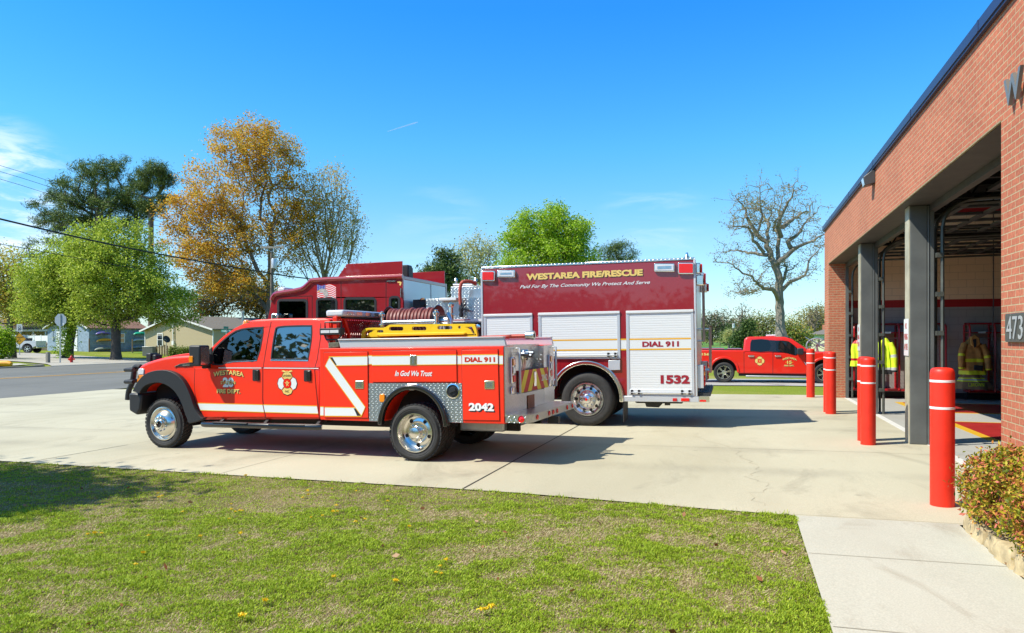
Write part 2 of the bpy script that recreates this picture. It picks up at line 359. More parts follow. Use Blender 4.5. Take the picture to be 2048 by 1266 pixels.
def concrete(name, c1, c2, stain, scale=.35, coord='Position', bump=.25, lanes=()):
    m, t, p = nodes(name); L = t.links
    g = N(t, 'ShaderNodeNewGeometry')
    mp = N(t, 'ShaderNodeMapping'); mp.inputs['Scale'].default_value = (1, .45, 1); mp.inputs['Rotation'].default_value = (0, 0, R(90)); L.new(g.outputs['Position'], mp.inputs[0])
    n1 = N(t, 'ShaderNodeTexNoise', {'Scale': scale, 'Detail': 8, 'Roughness': .62, 'Distortion': .4}); L.new(mp.outputs[0], n1.inputs['Vector'])
    r1 = ramp(t, [(.36, c1), (.62, c2)]); L.new(n1.outputs['Fac'], r1.inputs[0])
    n2 = N(t, 'ShaderNodeTexNoise', {'Scale': scale*1.7, 'Detail': 9, 'Roughness': .7, 'Distortion': 1.1}); L.new(mp.outputs[0], n2.inputs['Vector'])
    r2 = ramp(t, [(.56, (0, 0, 0)), (.74, (1, 1, 1))]); L.new(n2.outputs['Fac'], r2.inputs[0])
    m1 = N(t, 'ShaderNodeMix', data_type='RGBA'); L.new(r2.outputs[0], m1.inputs[0]); L.new(r1.outputs[0], m1.inputs[6]); m1.inputs[7].default_value = (*stain, 1)
    n3 = N(t, 'ShaderNodeTexNoise', {'Scale': 90, 'Detail': 4}); L.new(g.outputs['Position'], n3.inputs['Vector'])
    r3 = ramp(t, [(.3, (.86, .86, .86)), (.7, (1.1, 1.1, 1.1))]); L.new(n3.outputs['Fac'], r3.inputs[0])
    m2 = N(t, 'ShaderNodeMix', data_type='RGBA', blend_type='MULTIPLY'); m2.inputs[0].default_value = 1; L.new(m1.outputs[2], m2.inputs[6]); L.new(r3.outputs[0], m2.inputs[7])
    res = m2.outputs[2]
    if lanes:   # rubber worn into the slab where the trucks drive in and out
        sy = N(t, 'ShaderNodeSeparateXYZ'); L.new(g.outputs['Position'], sy.inputs[0]); tot = None
        for y0 in lanes:
            d_ = N(t, 'ShaderNodeMath', operation='SUBTRACT'); d_.inputs[1].default_value = y0; L.new(sy.outputs[1], d_.inputs[0])
            a_ = N(t, 'ShaderNodeMath', operation='ABSOLUTE'); L.new(d_.outputs[0], a_.inputs[0])
            k_ = N(t, 'ShaderNodeMapRange', interpolation_type='SMOOTHSTEP'); k_.inputs[1].default_value = .42; k_.inputs[2].default_value = .06; L.new(a_.outputs[0], k_.inputs[0])
            if tot is None: tot = k_.outputs[0]
            else:
                s_ = N(t, 'ShaderNodeMath', operation='MAXIMUM'); L.new(tot, s_.inputs[0]); L.new(k_.outputs[0], s_.inputs[1]); tot = s_.outputs[0]
        n4 = N(t, 'ShaderNodeTexNoise', {'Scale': .5, 'Detail': 7, 'Roughness': .7}); L.new(mp.outputs[0], n4.inputs['Vector'])
        r4 = ramp(t, [(.40, (0, 0, 0)), (.75, (.55, .55, .55))]); L.new(n4.outputs['Fac'], r4.inputs[0])
        q_ = N(t, 'ShaderNodeMath', operation='MULTIPLY'); L.new(tot, q_.inputs[0]); L.new(r4.outputs[0], q_.inputs[1])
        # oil drips
        vo = N(t, 'ShaderNodeTexVoronoi', {'Scale': 1.1}); L.new(g.outputs['Position'], vo.inputs['Vector']); vr = ramp(t, [(.02, (.5, .5, .5)), (.06, (0, 0, 0))]); L.new(vo.outputs['Distance'], vr.inputs[0])
        q2 = N(t, 'ShaderNodeMath', operation='MAXIMUM'); L.new(q_.outputs[0], q2.inputs[0]); L.new(vr.outputs[0], q2.inputs[1])
        m3 = N(t, 'ShaderNodeMix', data_type='RGBA'); L.new(q2.outputs[0], m3.inputs[0]); L.new(res, m3.inputs[6]); m3.inputs[7].default_value = (.24, .215, .16, 1); res = m3.outputs[2]
    L.new(res, p.inputs['Base Color']); p.inputs['Roughness'].default_value = .85
    bp = N(t, 'ShaderNodeBump', {'Strength': bump, 'Distance': .003}); L.new(n3.outputs['Fac'], bp.inputs['Height']); L.new(bp.outputs[0], p.inputs['Normal'])
    return m
M['apron'] = concrete('broom finished concrete', (.42, .375, .262), (.50, .455, .33), (.315, .28, .20), lanes=(9.7, 11.5, 14.3, 16.2, 18.8, 20.6))
M['walk'] = concrete('sidewalk concrete', (.41, .385, .31), (.47, .45, .37), (.33, .29, .22), .7)
M['drive'] = concrete('grey concrete', (.34, .33, .30), (.40, .39, .36), (.28, .27, .25), .4)
M['street'] = concrete('pale worn street', (.34, .31, .26), (.42, .38, .32), (.28, .25, .21), .3)
M['floor'] = concrete('station floor', (.33, .32, .29), (.38, .37, .33), (.27, .26, .24), .5)
M['asphalt'] = concrete('asphalt', (.135, .13, .115), (.17, .163, .145), (.115, .11, .098), .25)
M['kerb'] = concrete('kerb concrete', (.11, .10, .085), (.17, .155, .13), (.06, .055, .05), .8)
M['soil'] = mat('mulch soil', (.10, .062, .04), .95, var=.5, vscale=40, bump=.6, bscale=60)
M['floor_red'] = mat('red floor paint', (.36, .02, .02), .4, var=.2, vscale=3)
M['floor_yellow'] = mat('yellow floor paint', (.62, .36, .02), .5)
M['line_yellow'] = mat('yellow road paint', (.72, .36, .03), .7, var=.2, vscale=9)
M['line_white'] = mat('white floor strip', (.62, .60, .56), .6, var=.1, vscale=8)
def lawn(name, g1, g2, straw, scale):
    m, t, p = nodes(name); L = t.links
    g = N(t, 'ShaderNodeNewGeometry')
    n1 = N(t, 'ShaderNodeTexNoise', {'Scale': scale, 'Detail': 6, 'Roughness': .65}); L.new(g.outputs['Position'], n1.inputs['Vector'])
    r1 = ramp(t, [(.34, straw), (.5, g1), (.68, g2)]); L.new(n1.outputs['Fac'], r1.inputs[0])
    n3 = N(t, 'ShaderNodeTexNoise', {'Scale': 45, 'Detail': 4}); L.new(g.outputs['Position'], n3.inputs['Vector'])
    r3 = ramp(t, [(.3, (.62, .62, .62)), (.7, (1.3, 1.3, 1.3))]); L.new(n3.outputs['Fac'], r3.inputs[0])
    m2 = N(t, 'ShaderNodeMix', data_type='RGBA', blend_type='MULTIPLY'); m2.inputs[0].default_value = 1; L.new(r1.outputs[0], m2.inputs[6]); L.new(r3.outputs[0], m2.inputs[7])
    L.new(m2.outputs[2], p.inputs['Base Color']); p.inputs['Roughness'].default_value = 1; p.inputs['Specular IOR Level'].default_value = .1
    bp = N(t, 'ShaderNodeBump', {'Strength': .7, 'Distance': .03}); L.new(n3.outputs['Fac'], bp.inputs['Height']); L.new(bp.outputs[0], p.inputs['Normal'])
    return m
M['ground'] = lawn('far lawn', (.19, .24, .025), (.23, .27, .035), (.33, .29, .085), .12)
M['turf_soil'] = lawn('thatch under the lawn', (.20, .16, .075), (.16, .15, .05), (.30, .225, .125), 1.2)
M['field'] = lawn('spring field', (.12, .28, .05), (.15, .31, .06), (.17, .26, .07), .05)
def leaf(name, stops, trans=.5, rough=.55):
    m, t, p = nodes(name); L = t.links; out = t.nodes['Material Output']
    g = N(t, 'ShaderNodeNewGeometry'); r = ramp(t, stops); L.new(g.outputs['Random Per Island'], r.inputs[0])
    L.new(r.outputs[0], p.inputs['Base Color']); p.inputs['Roughness'].default_value = rough; p.inputs['Specular IOR Level'].default_value = .25
    tr = N(t, 'ShaderNodeBsdfTranslucent'); L.new(r.outputs[0], tr.inputs[0])
    mx = N(t, 'ShaderNodeMixShader'); mx.inputs[0].default_value = trans
    L.new(p.outputs[0], mx.inputs[1]); L.new(tr.outputs[0], mx.inputs[2]); L.new(mx.outputs[0], out.inputs[0])
    return m
M['leaf_maple'] = leaf('fresh maple leaf', [(0, (.21, .29, .025)), (.5, (.37, .48, .045)), (1, (.58, .63, .12))])
M['leaf_pear'] = leaf('pear leaf', [(0, (.16, .30, .012)), (.5, (.32, .50, .022)), (.9, (.48, .62, .05)), (1, (.7, .72, .45))])
M['leaf_orange'] = leaf('orange spring bud', [(0, (.46, .20, .02)), (.5, (.70, .38, .035)), (1, (.78, .52, .06))])
M['leaf_yellow'] = leaf('yellow green bud', [(0, (.36, .25, .05)), (.5, (.54, .42, .07)), (1, (.66, .56, .14))])
M['leaf_pale'] = leaf('pale green bud', [(0, (.34, .34, .11)), (.5, (.48, .48, .18)), (1, (.60, .58, .27))])
M['leaf_oak'] = leaf('oak bud', [(0, (.20, .17, .05)), (.5, (.30, .27, .08)), (1, (.40, .37, .14))])
M['leaf_brown'] = leaf('winter twig mass', [(0, (.14, .11, .075)), (.5, (.22, .18, .12)), (1, (.30, .25, .16))], .15)
M['leaf_dark'] = leaf('evergreen leaf', [(0, (.03, .06, .015)), (.5, (.07, .12, .028)), (1, (.13, .19, .045))], .2)
M['leaf_green'] = leaf('mid green leaf', [(0, (.09, .14, .025)), (.5, (.18, .25, .04)), (1, (.28, .34, .08))], .3)
M['needle'] = leaf('pine needle', [(0, (.04, .075, .018)), (.5, (.10, .16, .036)), (1, (.24, .30, .08))], .15)
M['leaf_bush'] = leaf('nandina leaf', [(0, (.08, .14, .012)), (.3, (.27, .28, .02)), (.5, (.50, .43, .03)), (.68, (.56, .30, .05)), (.84, (.52, .13, .06)), (1, (.70, .20, .16))], .3)
M['grass_green'] = leaf('turf blade', [(0, (.16, .24, .012)), (.5, (.30, .43, .022)), (1, (.48, .56, .05))], .35, .6)
M['grass_straw'] = leaf('dry blade', [(0, (.26, .19, .085)), (.5, (.47, .37, .20)), (1, (.66, .55, .34))], .2, .7)
M['petal'] = mat('dandelion yellow', (.85, .62, .01), .6)
M['dead_leaf'] = leaf('fallen leaf', [(0, (.22, .07, .03)), (.5, (.36, .17, .08)), (1, (.45, .30, .18))], .1)
M['bark'] = mat('bark', (.155, .125, .095), .9, var=.35, vscale=3, bump=.5, bscale=14)
M['bark_dark'] = mat('dark bark', (.06, .05, .042), .9, var=.35, vscale=3, bump=.5, bscale=14)
M['bark_warm'] = mat('warm twig bark', (.27, .20, .12), .9, var=.3, vscale=3)
M['bark_pale'] = mat('pale oak bark', (.22, .19, .155), .9, var=.3, vscale=2, bump=.5, bscale=10)
def text(s, mp, m, parent, w, h, name='lettering', shear=0, off=0, thick=0, spacing=1.0):
    """lettering fitted to a w x h box; mp(u, v) gives the 3D point"""
    c = bpy.data.curves.new('t', 'FONT'); c.body = s; c.shear = shear; c.offset = off; c.resolution_u = 3; c.space_character = spacing
    o = bpy.data.objects.new('t', c); me0 = bpy.data.meshes.new_from_object(o)
    V = np.zeros(len(me0.vertices)*3, dtype=np.float32); me0.vertices.foreach_get('co', V); V = V.reshape(-1, 3)
    lo, hi = V.min(0), V.max(0)
    U = (V[:, 0]-lo[0])/max(1e-6, hi[0]-lo[0])*w; Q = (V[:, 1]-lo[1])/max(1e-6, hi[1]-lo[1])*h
    out = [mp(float(a), float(b)) for a, b in zip(U, Q)]
    fs = [list(p.vertices) for p in me0.polygons]
    me = bpy.data.meshes.new(name); me.from_pydata(out, [], fs); me.update()
    bpy.data.objects.remove(o); bpy.data.meshes.remove(me0); bpy.data.curves.remove(c)
    ob = link(name, me, m, parent)
    if thick:
        md = ob.modifiers.new('solid', 'SOLIDIFY'); md.thickness = thick; md.offset = 0
    return ob
def circ(cx, cz, r, n=24, rz=None, a0=0, a1=360):
    rz = rz or r; full = abs(a1-a0) >= 360
    return [(cx+r*math.cos(R(a0+(a1-a0)*i/(n if full else n-1))), cz+rz*math.sin(R(a0+(a1-a0)*i/(n if full else n-1)))) for i in range(n)]
def smoothline(pts, n=4):
    """Catmull-Rom through open points"""
    P = [Vector((*p, 0)) if len(p) == 2 else Vector(p) for p in pts]; out = []
    for i in range(len(P)-1):
        a, b, c, d = P[max(i-1, 0)], P[i], P[i+1], P[min(i+2, len(P)-1)]
        for k in range(n):
            t = k/n
            q = .5*((2*b)+(c-a)*t+(2*a-5*b+4*c-d)*t*t+(3*b-a-3*c+d)*t**3)
            out.append(tuple(q[:len(pts[0])]))
    out.append(tuple(P[-1][:len(pts[0])]))
    return out
def rrect(x0, x1, z0, z1, r, n=4):
    o = []
    for cx, cz, a in ((x1-r, z1-r, 0), (x0+r, z1-r, 90), (x0+r, z0+r, 180), (x1-r, z0+r, 270)):
        o += [(cx+r*math.cos(R(a+90*i/n)), cz+r*math.sin(R(a+90*i/n))) for i in range(n+1)]
    return o
class Veh:
    """a thing with a tilted local frame: x to its right as seen from its near side, y away, z up"""
    def __init__(s, name, label, cat, loc, rz, tilt, group=None):
        s.o = thing(name, label, cat, loc, rz, group, tilt)
        s.M = Matrix.Translation(loc) @ Euler((0, tilt, rz)).to_matrix().to_4x4(); s.I = s.M.inverted()
    def _ray(s, px, py):
        o = s.I @ Vector((0, 0, CAMZ)); return o, (s.I.to_3x3() @ ray(px, py))
    def P(s, px, py, y=0, k=0, zb=0):
        """local (x, z) of a measured outline point on the plane y (leaning in by k above zb)"""
        o, d = s._ray(px, py)
        t = (y + k*(o.z-zb) - o.y)/(d.y - k*d.z); q = o + d*t
        if k and q.z < zb: t = (y-o.y)/d.y; q = o + d*t
        return (q.x, q.z)
    def PX(s, px, py, x):
        o, d = s._ray(px, py); t = (x-o.x)/d.x; q = o+d*t
        return (q.y, q.z)
def zo(ox, oy, sc): return lambda x, y: (ox+x/sc, oy+y/sc)
z1 = zo(230, 600, 3.956); z2 = zo(620, 600, 3.7226); z3 = zo(530, 500, 4.551); z4 = zo(950, 490, 3.331)
z5 = zo(0, 400, 3.165); z6 = zo(1390, 620, 6.029); z7 = zo(1640, 360, 2.26); zA = zo(0, 600, 6.33)
# ================================================================== SETTING
def sheet(name, xs, ys, m, dz=0, kind='structure', keep=None, thick=0):
    vs = [(x, y, gz(x, y)+dz) for y in ys for x in xs]; nx = len(xs); fs = []
    for j in range(len(ys)-1):
        for i in range(len(xs)-1):
            if keep and not keep((xs[i]+xs[i+1])/2, (ys[j]+ys[j+1])/2): continue
            fs.append((j*nx+i, j*nx+i+1, (j+1)*nx+i+1, (j+1)*nx+i))
    me = bpy.data.meshes.new(name); me.from_pydata(vs, [], fs); me.update()
    o = link(name, me, m); tag(o, kind=kind); return o
def lin(a, b, n): return [a+(b-a)*i/n for i in range(n+1)]
GX = sorted(set([-900, -500, -300, -200, -150] + lin(-120, -72, 16) + [-70] + lin(-68, -46, 8) + [-44.0, -43.9, -34, -23.7, -22, -20, -17, -14.7] + lin(-14, 1.5, 16) + [1.9, 3, 12, 30, 80, 200, 500, 900]))
GY = sorted(set([-300, -150, -60, -20, -5, 0, 3, 5, 7, 9, 12, 16, 20, 23, 26, 29, 32, 38, 46, 60, 80, 100, 130, 160, 220, 300, 450, 700, 1200, 3000]))
g = sheet('ground', GX, GY, M['ground'], -.03)
tag(g, 'grassy open ground around the station and beyond the road')
sheet('field', [-200, -120, -60, -30, 0, 40, 120, 260], [62, 90, 120, 160, 240, 330], M['field'], .02)
XE = lambda x: float(np.interp(x, [-23.7, -10.56, -2.56, .51, 2.83], [8.9, 8.08, 7.75, 7.33, 7.33]))
def strip(name, xs, y0f, y1f, m, dz, ny=6, dzy=None):
    vs = []; 
    for x in xs:
        a, b = y0f(x), y1f(x)
        for j in range(ny+1):
            y = a+(b-a)*j/ny; vs.append((x, y, gz(x, y)+dz))
    fs = [(i*(ny+1)+j, (i+1)*(ny+1)+j, (i+1)*(ny+1)+j+1, i*(ny+1)+j+1) for i in range(len(xs)-1) for j in range(ny)]
    me = bpy.data.meshes.new(name); me.from_pydata(vs, [], fs); me.update()
    return tag(link(name, me, m), kind='structure')
strip('apron', lin(-23.7, 1.9, 24)+[2.83], XE, lambda x: 22.75, M['apron'], .0, 8)
# expansion joints and a hairline crack in the concrete: thin dark filler strips lying on it
def joint(name, pts, w, m, dz=.004):
    mb = MB(); P = []
    for a, b in zip(pts[:-1], pts[1:]):
        n = max(1, int((Vector(b)-Vector(a)).length/1.0))
        P += [tuple(Vector(a).lerp(Vector(b), k/n)) for k in range(n)]
    P.append(pts[-1]); vs = []
    for i, p in enumerate(P):
        d = (Vector(P[min(i+1, len(P)-1)])-Vector(P[max(0, i-1)])).normalized(); n = Vector((-d.y, d.x))*w/2
        for q in (Vector(p)-n, Vector(p)+n): vs.append((q.x, q.y, gz(q.x, q.y)+dz))
    mb.add(vs, [(2*i, 2*i+1, 2*i+3, 2*i+2) for i in range(len(P)-1)])
    return tag(mb.build(name, m, fix=False), kind='structure')
M['tar'] = mat('joint filler', (.05, .045, .035), .9)
M['crack'] = mat('crack', (.40, .35, .25), .9)
M['saw'] = mat('saw cut', (.30, .265, .19), .9)
def jx(X, w=.022, m='tar', y1=22.7): joint('expansion_joint', [(X, XE(X)), (X, y1)], w, M[m])
jx(-3.02); jx(-10.0, .016, y1=9.9)
joint('expansion_joint', [(-10.0, 9.9), (-10.0, 22.7)], .010, M['saw'])
for X in (-6.5, -17, -20.5): jx(X, .010, 'saw')
for Y in (11.6, 16.6): joint('expansion_joint', [(-23.6, Y), (2.7, Y)], .010, M['saw'])
cr = [(.25, 7.7), (.12, 8.2), (.32, 8.55), (.30, 8.9), (.10, 9.25), (.25, 9.7), (.18, 10.3), (.0, 10.9), (-.05, 11.5), (-.6, 12.6), (-.75, 13.4)]
joint('crack', [(x+.05*math.sin(i*2.3), y+.03*math.sin(i*1.7)) for i, (x, y) in enumerate(smoothline(cr, 4))], .006, M['crack'], .003)
# near sidewalk with two scored lines
strip('sidewalk', [.51, 1.2, 1.86], lambda x: -2.0, lambda x: 7.31, M['walk'], .012, 9)
for Y in (6.05, 4.55, 3.0, 1.4): joint('expansion_joint', [(.52, Y), (1.85, Y)], .007, M['saw'], .016)
joint('expansion_joint', [(.4, 7.32), (2.3, 7.32)], .016, M['saw'], .018)
# driveway beyond the apron
strip('driveway', lin(-23.7, 60, 30), lambda x: 28.0, lambda x: 33.4, M['drive'], .0, 5)
joint('expansion_joint', [(1.6, 28.1), (-.4, 33.3)], .03, M['tar'])
# road
strip('road', [-44, -39, -34, -29, -23.7], lambda x: -200, lambda x: 600, M['asphalt'], .0, 100)
for X in (-35.35, -35.05): joint('road_marking', [(X, -120), (X, 400)], .13, M['line_yellow'], .008)
# side street that leaves the road on the far side
def poly_sheet(name, pts, m, dz=.0):
    """a triangulated patch following the terrain"""
    bm = bmesh.new(); vs = [bm.verts.new((x, y, 0)) for x, y in pts]; bm.faces.new(vs)
    for _ in range(12):
        X = -44.0-_*4
        bmesh.ops.bisect_plane(bm, geom=bm.verts[:]+bm.edges[:]+bm.faces[:], plane_co=(X, 0, 0), plane_no=(1, 0, 0))
    bmesh.ops.bisect_plane(bm, geom=bm.verts[:]+bm.edges[:]+bm.faces[:], plane_co=(-70, 0, 0), plane_no=(1, 0, 0))
    for v in bm.verts: v.co.z = gz(v.co.x, v.co.y)+dz
    me = bpy.data.meshes.new(name); bm.to_mesh(me); bm.free()
    return tag(link(name, me, m), kind='structure')
poly_sheet('side_street', [(-43.95, 37.2), (-43.95, 54), (-47.5, 49.6), (-56, 51.5), (-72, 56), (-125, 70), (-125, 60), (-72, 45.6), (-56, 41.6), (-49.5, 40.2), (-46.5, 39.0)], M['street'], .03)
poly_sheet('pavement', [(-46.3, -120), (-46.3, 36.5), (-46.9, 37.9), (-48.6, 38.6), (-48.6, -120)], M['walk'], .035)
mb = MB()
kp = [(-44.0, -120), (-44.0, -60), (-44.0, 0), (-44.0, 20), (-44.0, 34.5), (-44.15, 36.1), (-44.8, 37.4), (-46.0, 38.3), (-48, 39.0)]
for i, (x, y) in enumerate(kp):
    d = (Vector(kp[min(i+1, len(kp)-1)])-Vector(kp[max(0, i-1)])).normalized(); n = Vector((-d.y, d.x))
    z = -.371
    a, b = Vector((x, y)), Vector((x, y))+n*.32
    mb.v += [(a.x, a.y, z-.05), (a.x, a.y, z+.17), (a.x+n.x*.05, a.y+n.y*.05, z+.21), (b.x, b.y, z+.21), (b.x, b.y, z-.05)]
for i in range(len(kp)-1):
    for k in range(4): mb.f.append([i*5+k, i*5+k+1, i*5+5+k+1, i*5+5+k]); mb.m.append(0)
tag(mb.build('road_kerb', M['kerb'], smooth=True), kind='structure')

# ------------------------------------------------------------------ fire station
st = thing('fire_station', 'red brick fire station with three open bay doorways and a dark blue roof edge', 'building', (2.4, 15, 0))
def loc_st(): return Matrix.Translation((-2.4, -15, 0))
def sb(mb, name, mats, **k):
    o = mb.build(name, mats, st, **k); o.matrix_parent_inverse = loc_st(); return o
FX, Y0, Y1, YE, LZ, TZ = 2.4, 8.02, 21.95, 22.95, 3.75, 4.80
BX = 24.0; YS = -6.0
mb = MB()
mb.box(FX, FX+.43, YS, Y0, -.05, TZ)                     # near brick wall
mb.box(FX, FX+.43, Y1, YE, -.05, TZ)                     # far pier
mb.box(FX, FX+.43, Y0, Y1, LZ, TZ)                       # brick above the doorways
mb.box(FX+.43, BX, YE-.35, YE, -.05, TZ)                 # far side wall, outside
mb.box(FX+.43, BX, YS, YS+.35, -.05, TZ); mb.box(BX-.35, BX, YS+.35, YE-.35, -.05, TZ)
sb(mb, 'wall', M['brick'])
mb = MB()                                               # inner block skin of the end wall
mb.box(FX+.44, BX-.36, YE-.45, YE-.353, 0, TZ-.05); mb.box(BX-.45, BX-.353, YS+.4, YE-.46, 0, TZ-.05)
mb.box(FX+.44, BX-.46, 6.3, 6.4, 0, TZ-.05)
sb(mb, 'inner_wall', M['blocks'])
mb = MB(); mb.box(FX-.06, FX+.55, YS-.05, YE+.05, TZ, TZ+.115); mb.box(FX-.045, FX-.003, YS-.03, YE+.03, TZ-.03, TZ)
M['coping'] = mat('dark blue metal coping', (.035, .05, .115), .4, metal=.3)
for k in range(10): mb.box(FX-.064, FX-.0605, -3.7+k*3.05, -3.66+k*3.05, TZ+.003, TZ+.117)
sb(mb, 'roof_coping', M['coping'])
mb = MB(); mb.box(FX+.5, BX, YS, YE, TZ-.04, TZ+.02); sb(mb, 'roof', mat('roof deck', (.025, .024, .022), .9))
M['soffit'] = mat('dark painted steel lintel', (.055, .05, .045), .55, var=.2, vscale=5)
mb = MB(); mb.box(FX+.02, FX+.43, Y0, Y1, LZ-.022, LZ-.003); mb.box(FX+.43, FX+.53, Y0, Y1, LZ-.12, TZ-.1)
sb(mb, 'lintel', M['soffit'])
mb = MB(); mb.box(FX-.006, FX+.016, Y0, Y1, LZ-.02, LZ-.004); sb(mb, 'lintel_angle', mat('rusty drip edge', (.30, .24, .13), .7, var=.4, vscale=20))
# floor slab, threshold strip, painted bays
mb = MB(); mb.box(2.83, BX-.4, YS+.4, YE-.4, -.06, 0.0); sb(mb, 'floor', M['floor'])
mb = MB(); mb.box(2.80, 2.92, Y0, Y1, -.05, .005); sb(mb, 'threshold', M['line_white'])
red, yel = MB(), MB()
for a, b in ((8.7, 11.6), (13.5, 16.4), (18.2, 20.9)):
    red.box(4.02, 16, a+.12, b-.12, 0, .007); yel.box(3.86, 16.2, a, b, 0, .004)
sb(yel, 'floor_border', M['floor_yellow']); sb(red, 'floor_paint', M['floor_red'])
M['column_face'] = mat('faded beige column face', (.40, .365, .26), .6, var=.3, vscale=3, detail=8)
# steel columns between doorways, flat channel flanges on the bay side
for Y in (12.67, 17.42):
    mb = MB(); mb.box(2.56, 2.80, Y, Y+.30, 0, LZ-.025); mb.box(2.803, 2.83, Y-.012, Y+.32, 0, LZ-.03)
    mb.box(2.833, 2.90, Y+.002, Y+.30, 0, LZ-.025)
    sb(mb, 'column', M['column'], bev=.012, smooth=False)
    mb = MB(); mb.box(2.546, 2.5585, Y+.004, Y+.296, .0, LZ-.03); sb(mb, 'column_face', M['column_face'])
for ya, yb in ((Y1-.10, Y1-.002), (Y0+.002, Y0+.1)): mb = MB(); mb.box(2.833, 2.90, ya, yb, 0, LZ-.03); sb(mb, 'door_jamb', M['column'])
# sectional door tracks with brackets, curving back under the roof; open leaves lying overhead
for ya, yb in ((Y0+.12, 12.60), (12.75+.27, 17.35), (17.42+.36, Y1-.12)):
    for y in (ya, yb):
        mb = MB(); pts = [(2.99, y, .02), (2.99, y, 3.35)] + [(2.99+.42*(1-math.cos(R(a))), y, 3.35+.42*math.sin(R(a))) for a in (20, 40, 60, 80)] + [(3.5, y, 3.78), (7.4, y, 3.84)]
        mb.tube(pts, .028, 6)
        for z in (.5, 1.1, 1.7, 2.3, 2.9): mb.box(2.902, 3.0, y-.05, y+.05, z, z+.07)
        sb(mb, 'door_track', M['track'])
    od = bpy.data.objects.new('overhead_door', None); COL.objects.link(od); od.parent = st; od.matrix_parent_inverse = loc_st(); od.empty_display_size = .2
    mb = MB()
    for k in range(7): mb.box(3.55+k*.58, 3.65+k*.58, ya+.08, yb-.08, 3.86, 3.91)
    for j in range(6): y_ = ya+.08+(yb-ya-.24)*j/5; mb.box(3.55, 7.13, y_, y_+.08, 3.855, 3.905)
    mb.build('door_frame', M['dark_steel'], od)
    mb = MB(); mb.add([(3.6, ya+.1, 3.88), (7.1, ya+.1, 3.88), (7.1, yb-.1, 3.88), (3.6, yb-.1, 3.88)], [(0, 1, 2, 3)]); mb.build('pane', M['glass_clear'], od, fix=False)
    mb = MB(); mb.tube([(3.02, ya, 4.02), (3.02, yb, 4.02)], .035, 8); mb.lathe([(.02, 0), (.09, 0), (.09, .09), (.02, .09)], 16, (3.02, ya+.15, 4.02)); mb.lathe([(.02, 0), (.09, 0), (.09, .09), (.02, .09)], 16, (3.02, yb-.25, 4.02))
    sb(mb, 'door_spring', M['dark_steel'])
# roof joists: open web beams along X, bridging along Y
for k in range(9):
    Y = 7.6 + k*1.7
    mb = MB(); mb.box(3.0, BX-.5, Y-.05, Y+.05, 4.62, 4.70); mb.box(3.0, BX-.5, Y-.05, Y+.05, 4.10, 4.17)
    for j in range(30):
        x = 3.2+j*.65; mb.bar((x, Y, 4.13), (x+.32, Y, 4.66), .03); mb.bar((x+.32, Y, 4.66), (x+.65, Y, 4.13), .03)
    sb(mb, 'roof_joist', M['dark_steel'])
for k in range(6):
    X = 4.1+k*2.1; mb = MB(); mb.box(X-.06, X+.06, 6.5, YE-.5, 4.0, 4.09); mb.box(X-.09, X+.09, 6.5, YE-.5, 3.97, 3.998); sb(mb, 'roof_beam', M['dark_steel'])
# gear racks along the end wall
def rack(x0, n, wdt, label):
    t = thing('gear_rack', label, 'gear rack', (x0, YE-.46, 0), group='gear racks along the end wall')
    yb_, yf = -.03, -.55
    for k in range(n+1):
        x = k*wdt; mb = MB()
        mb.tube([(x, yb_, .24), (x, yb_, 2.02), (x, yf+.12, 2.02)] + [(x, yf+.12-.12*math.sin(R(a)), 1.90+.12*math.cos(R(a))) for a in (30, 60, 90)] + [(x, yf, .24)], .026, 8)
        mb.bar((x, yb_, .24), (x, yf, .24), .05)
        for z in np.arange(.4, 2.0, .1): mb.bar((x, yb_, z), (x, yf, z), .006)
        mb.build('side_frame', M['rack_red'], t, smooth=True)
    mb = MB(); mb.box(0, n*wdt, yf, yb_, .22, .27); mb.build('bench', M['rack_red'], t)
    mb = MB(); mb.box(0, n*wdt, yf+.06, yb_, 1.79, 1.815); mb.build('shelf', M['rack_red'], t)
    mb = MB(); mb.box(0, n*wdt, yb_-.02, yb_+.02, 2.03, 2.07); mb.build('top_rail', M['rack_red'], t)
    mb = MB(); mb.tube([(0, -.3, 1.66), (n*wdt, -.3, 1.66)], .013, 8); mb.build('hanging_rod', M['galv'], t)
    for k in range(n):
        mb = MB(); mb.box(k*wdt+wdt*.35, k*wdt+wdt*.65, yf+.045, yf+.058, 1.785, 1.83); mb.build('name_tag', M['ink_white'], t)
    for k in (0, n): mb = MB(); mb.bar((k*wdt+.02, -.3, .22), (k*wdt+.02, -.1, .02), .03); mb.build('leg', M['dark_steel'], t)
    return t
rack(3.05, 4, .56, 'dark red tube gear rack holding the yellow jackets, behind the left columns')
rack(5.85, 5, .58, 'dark red tube gear rack holding the tan coat, beside the brick pier')
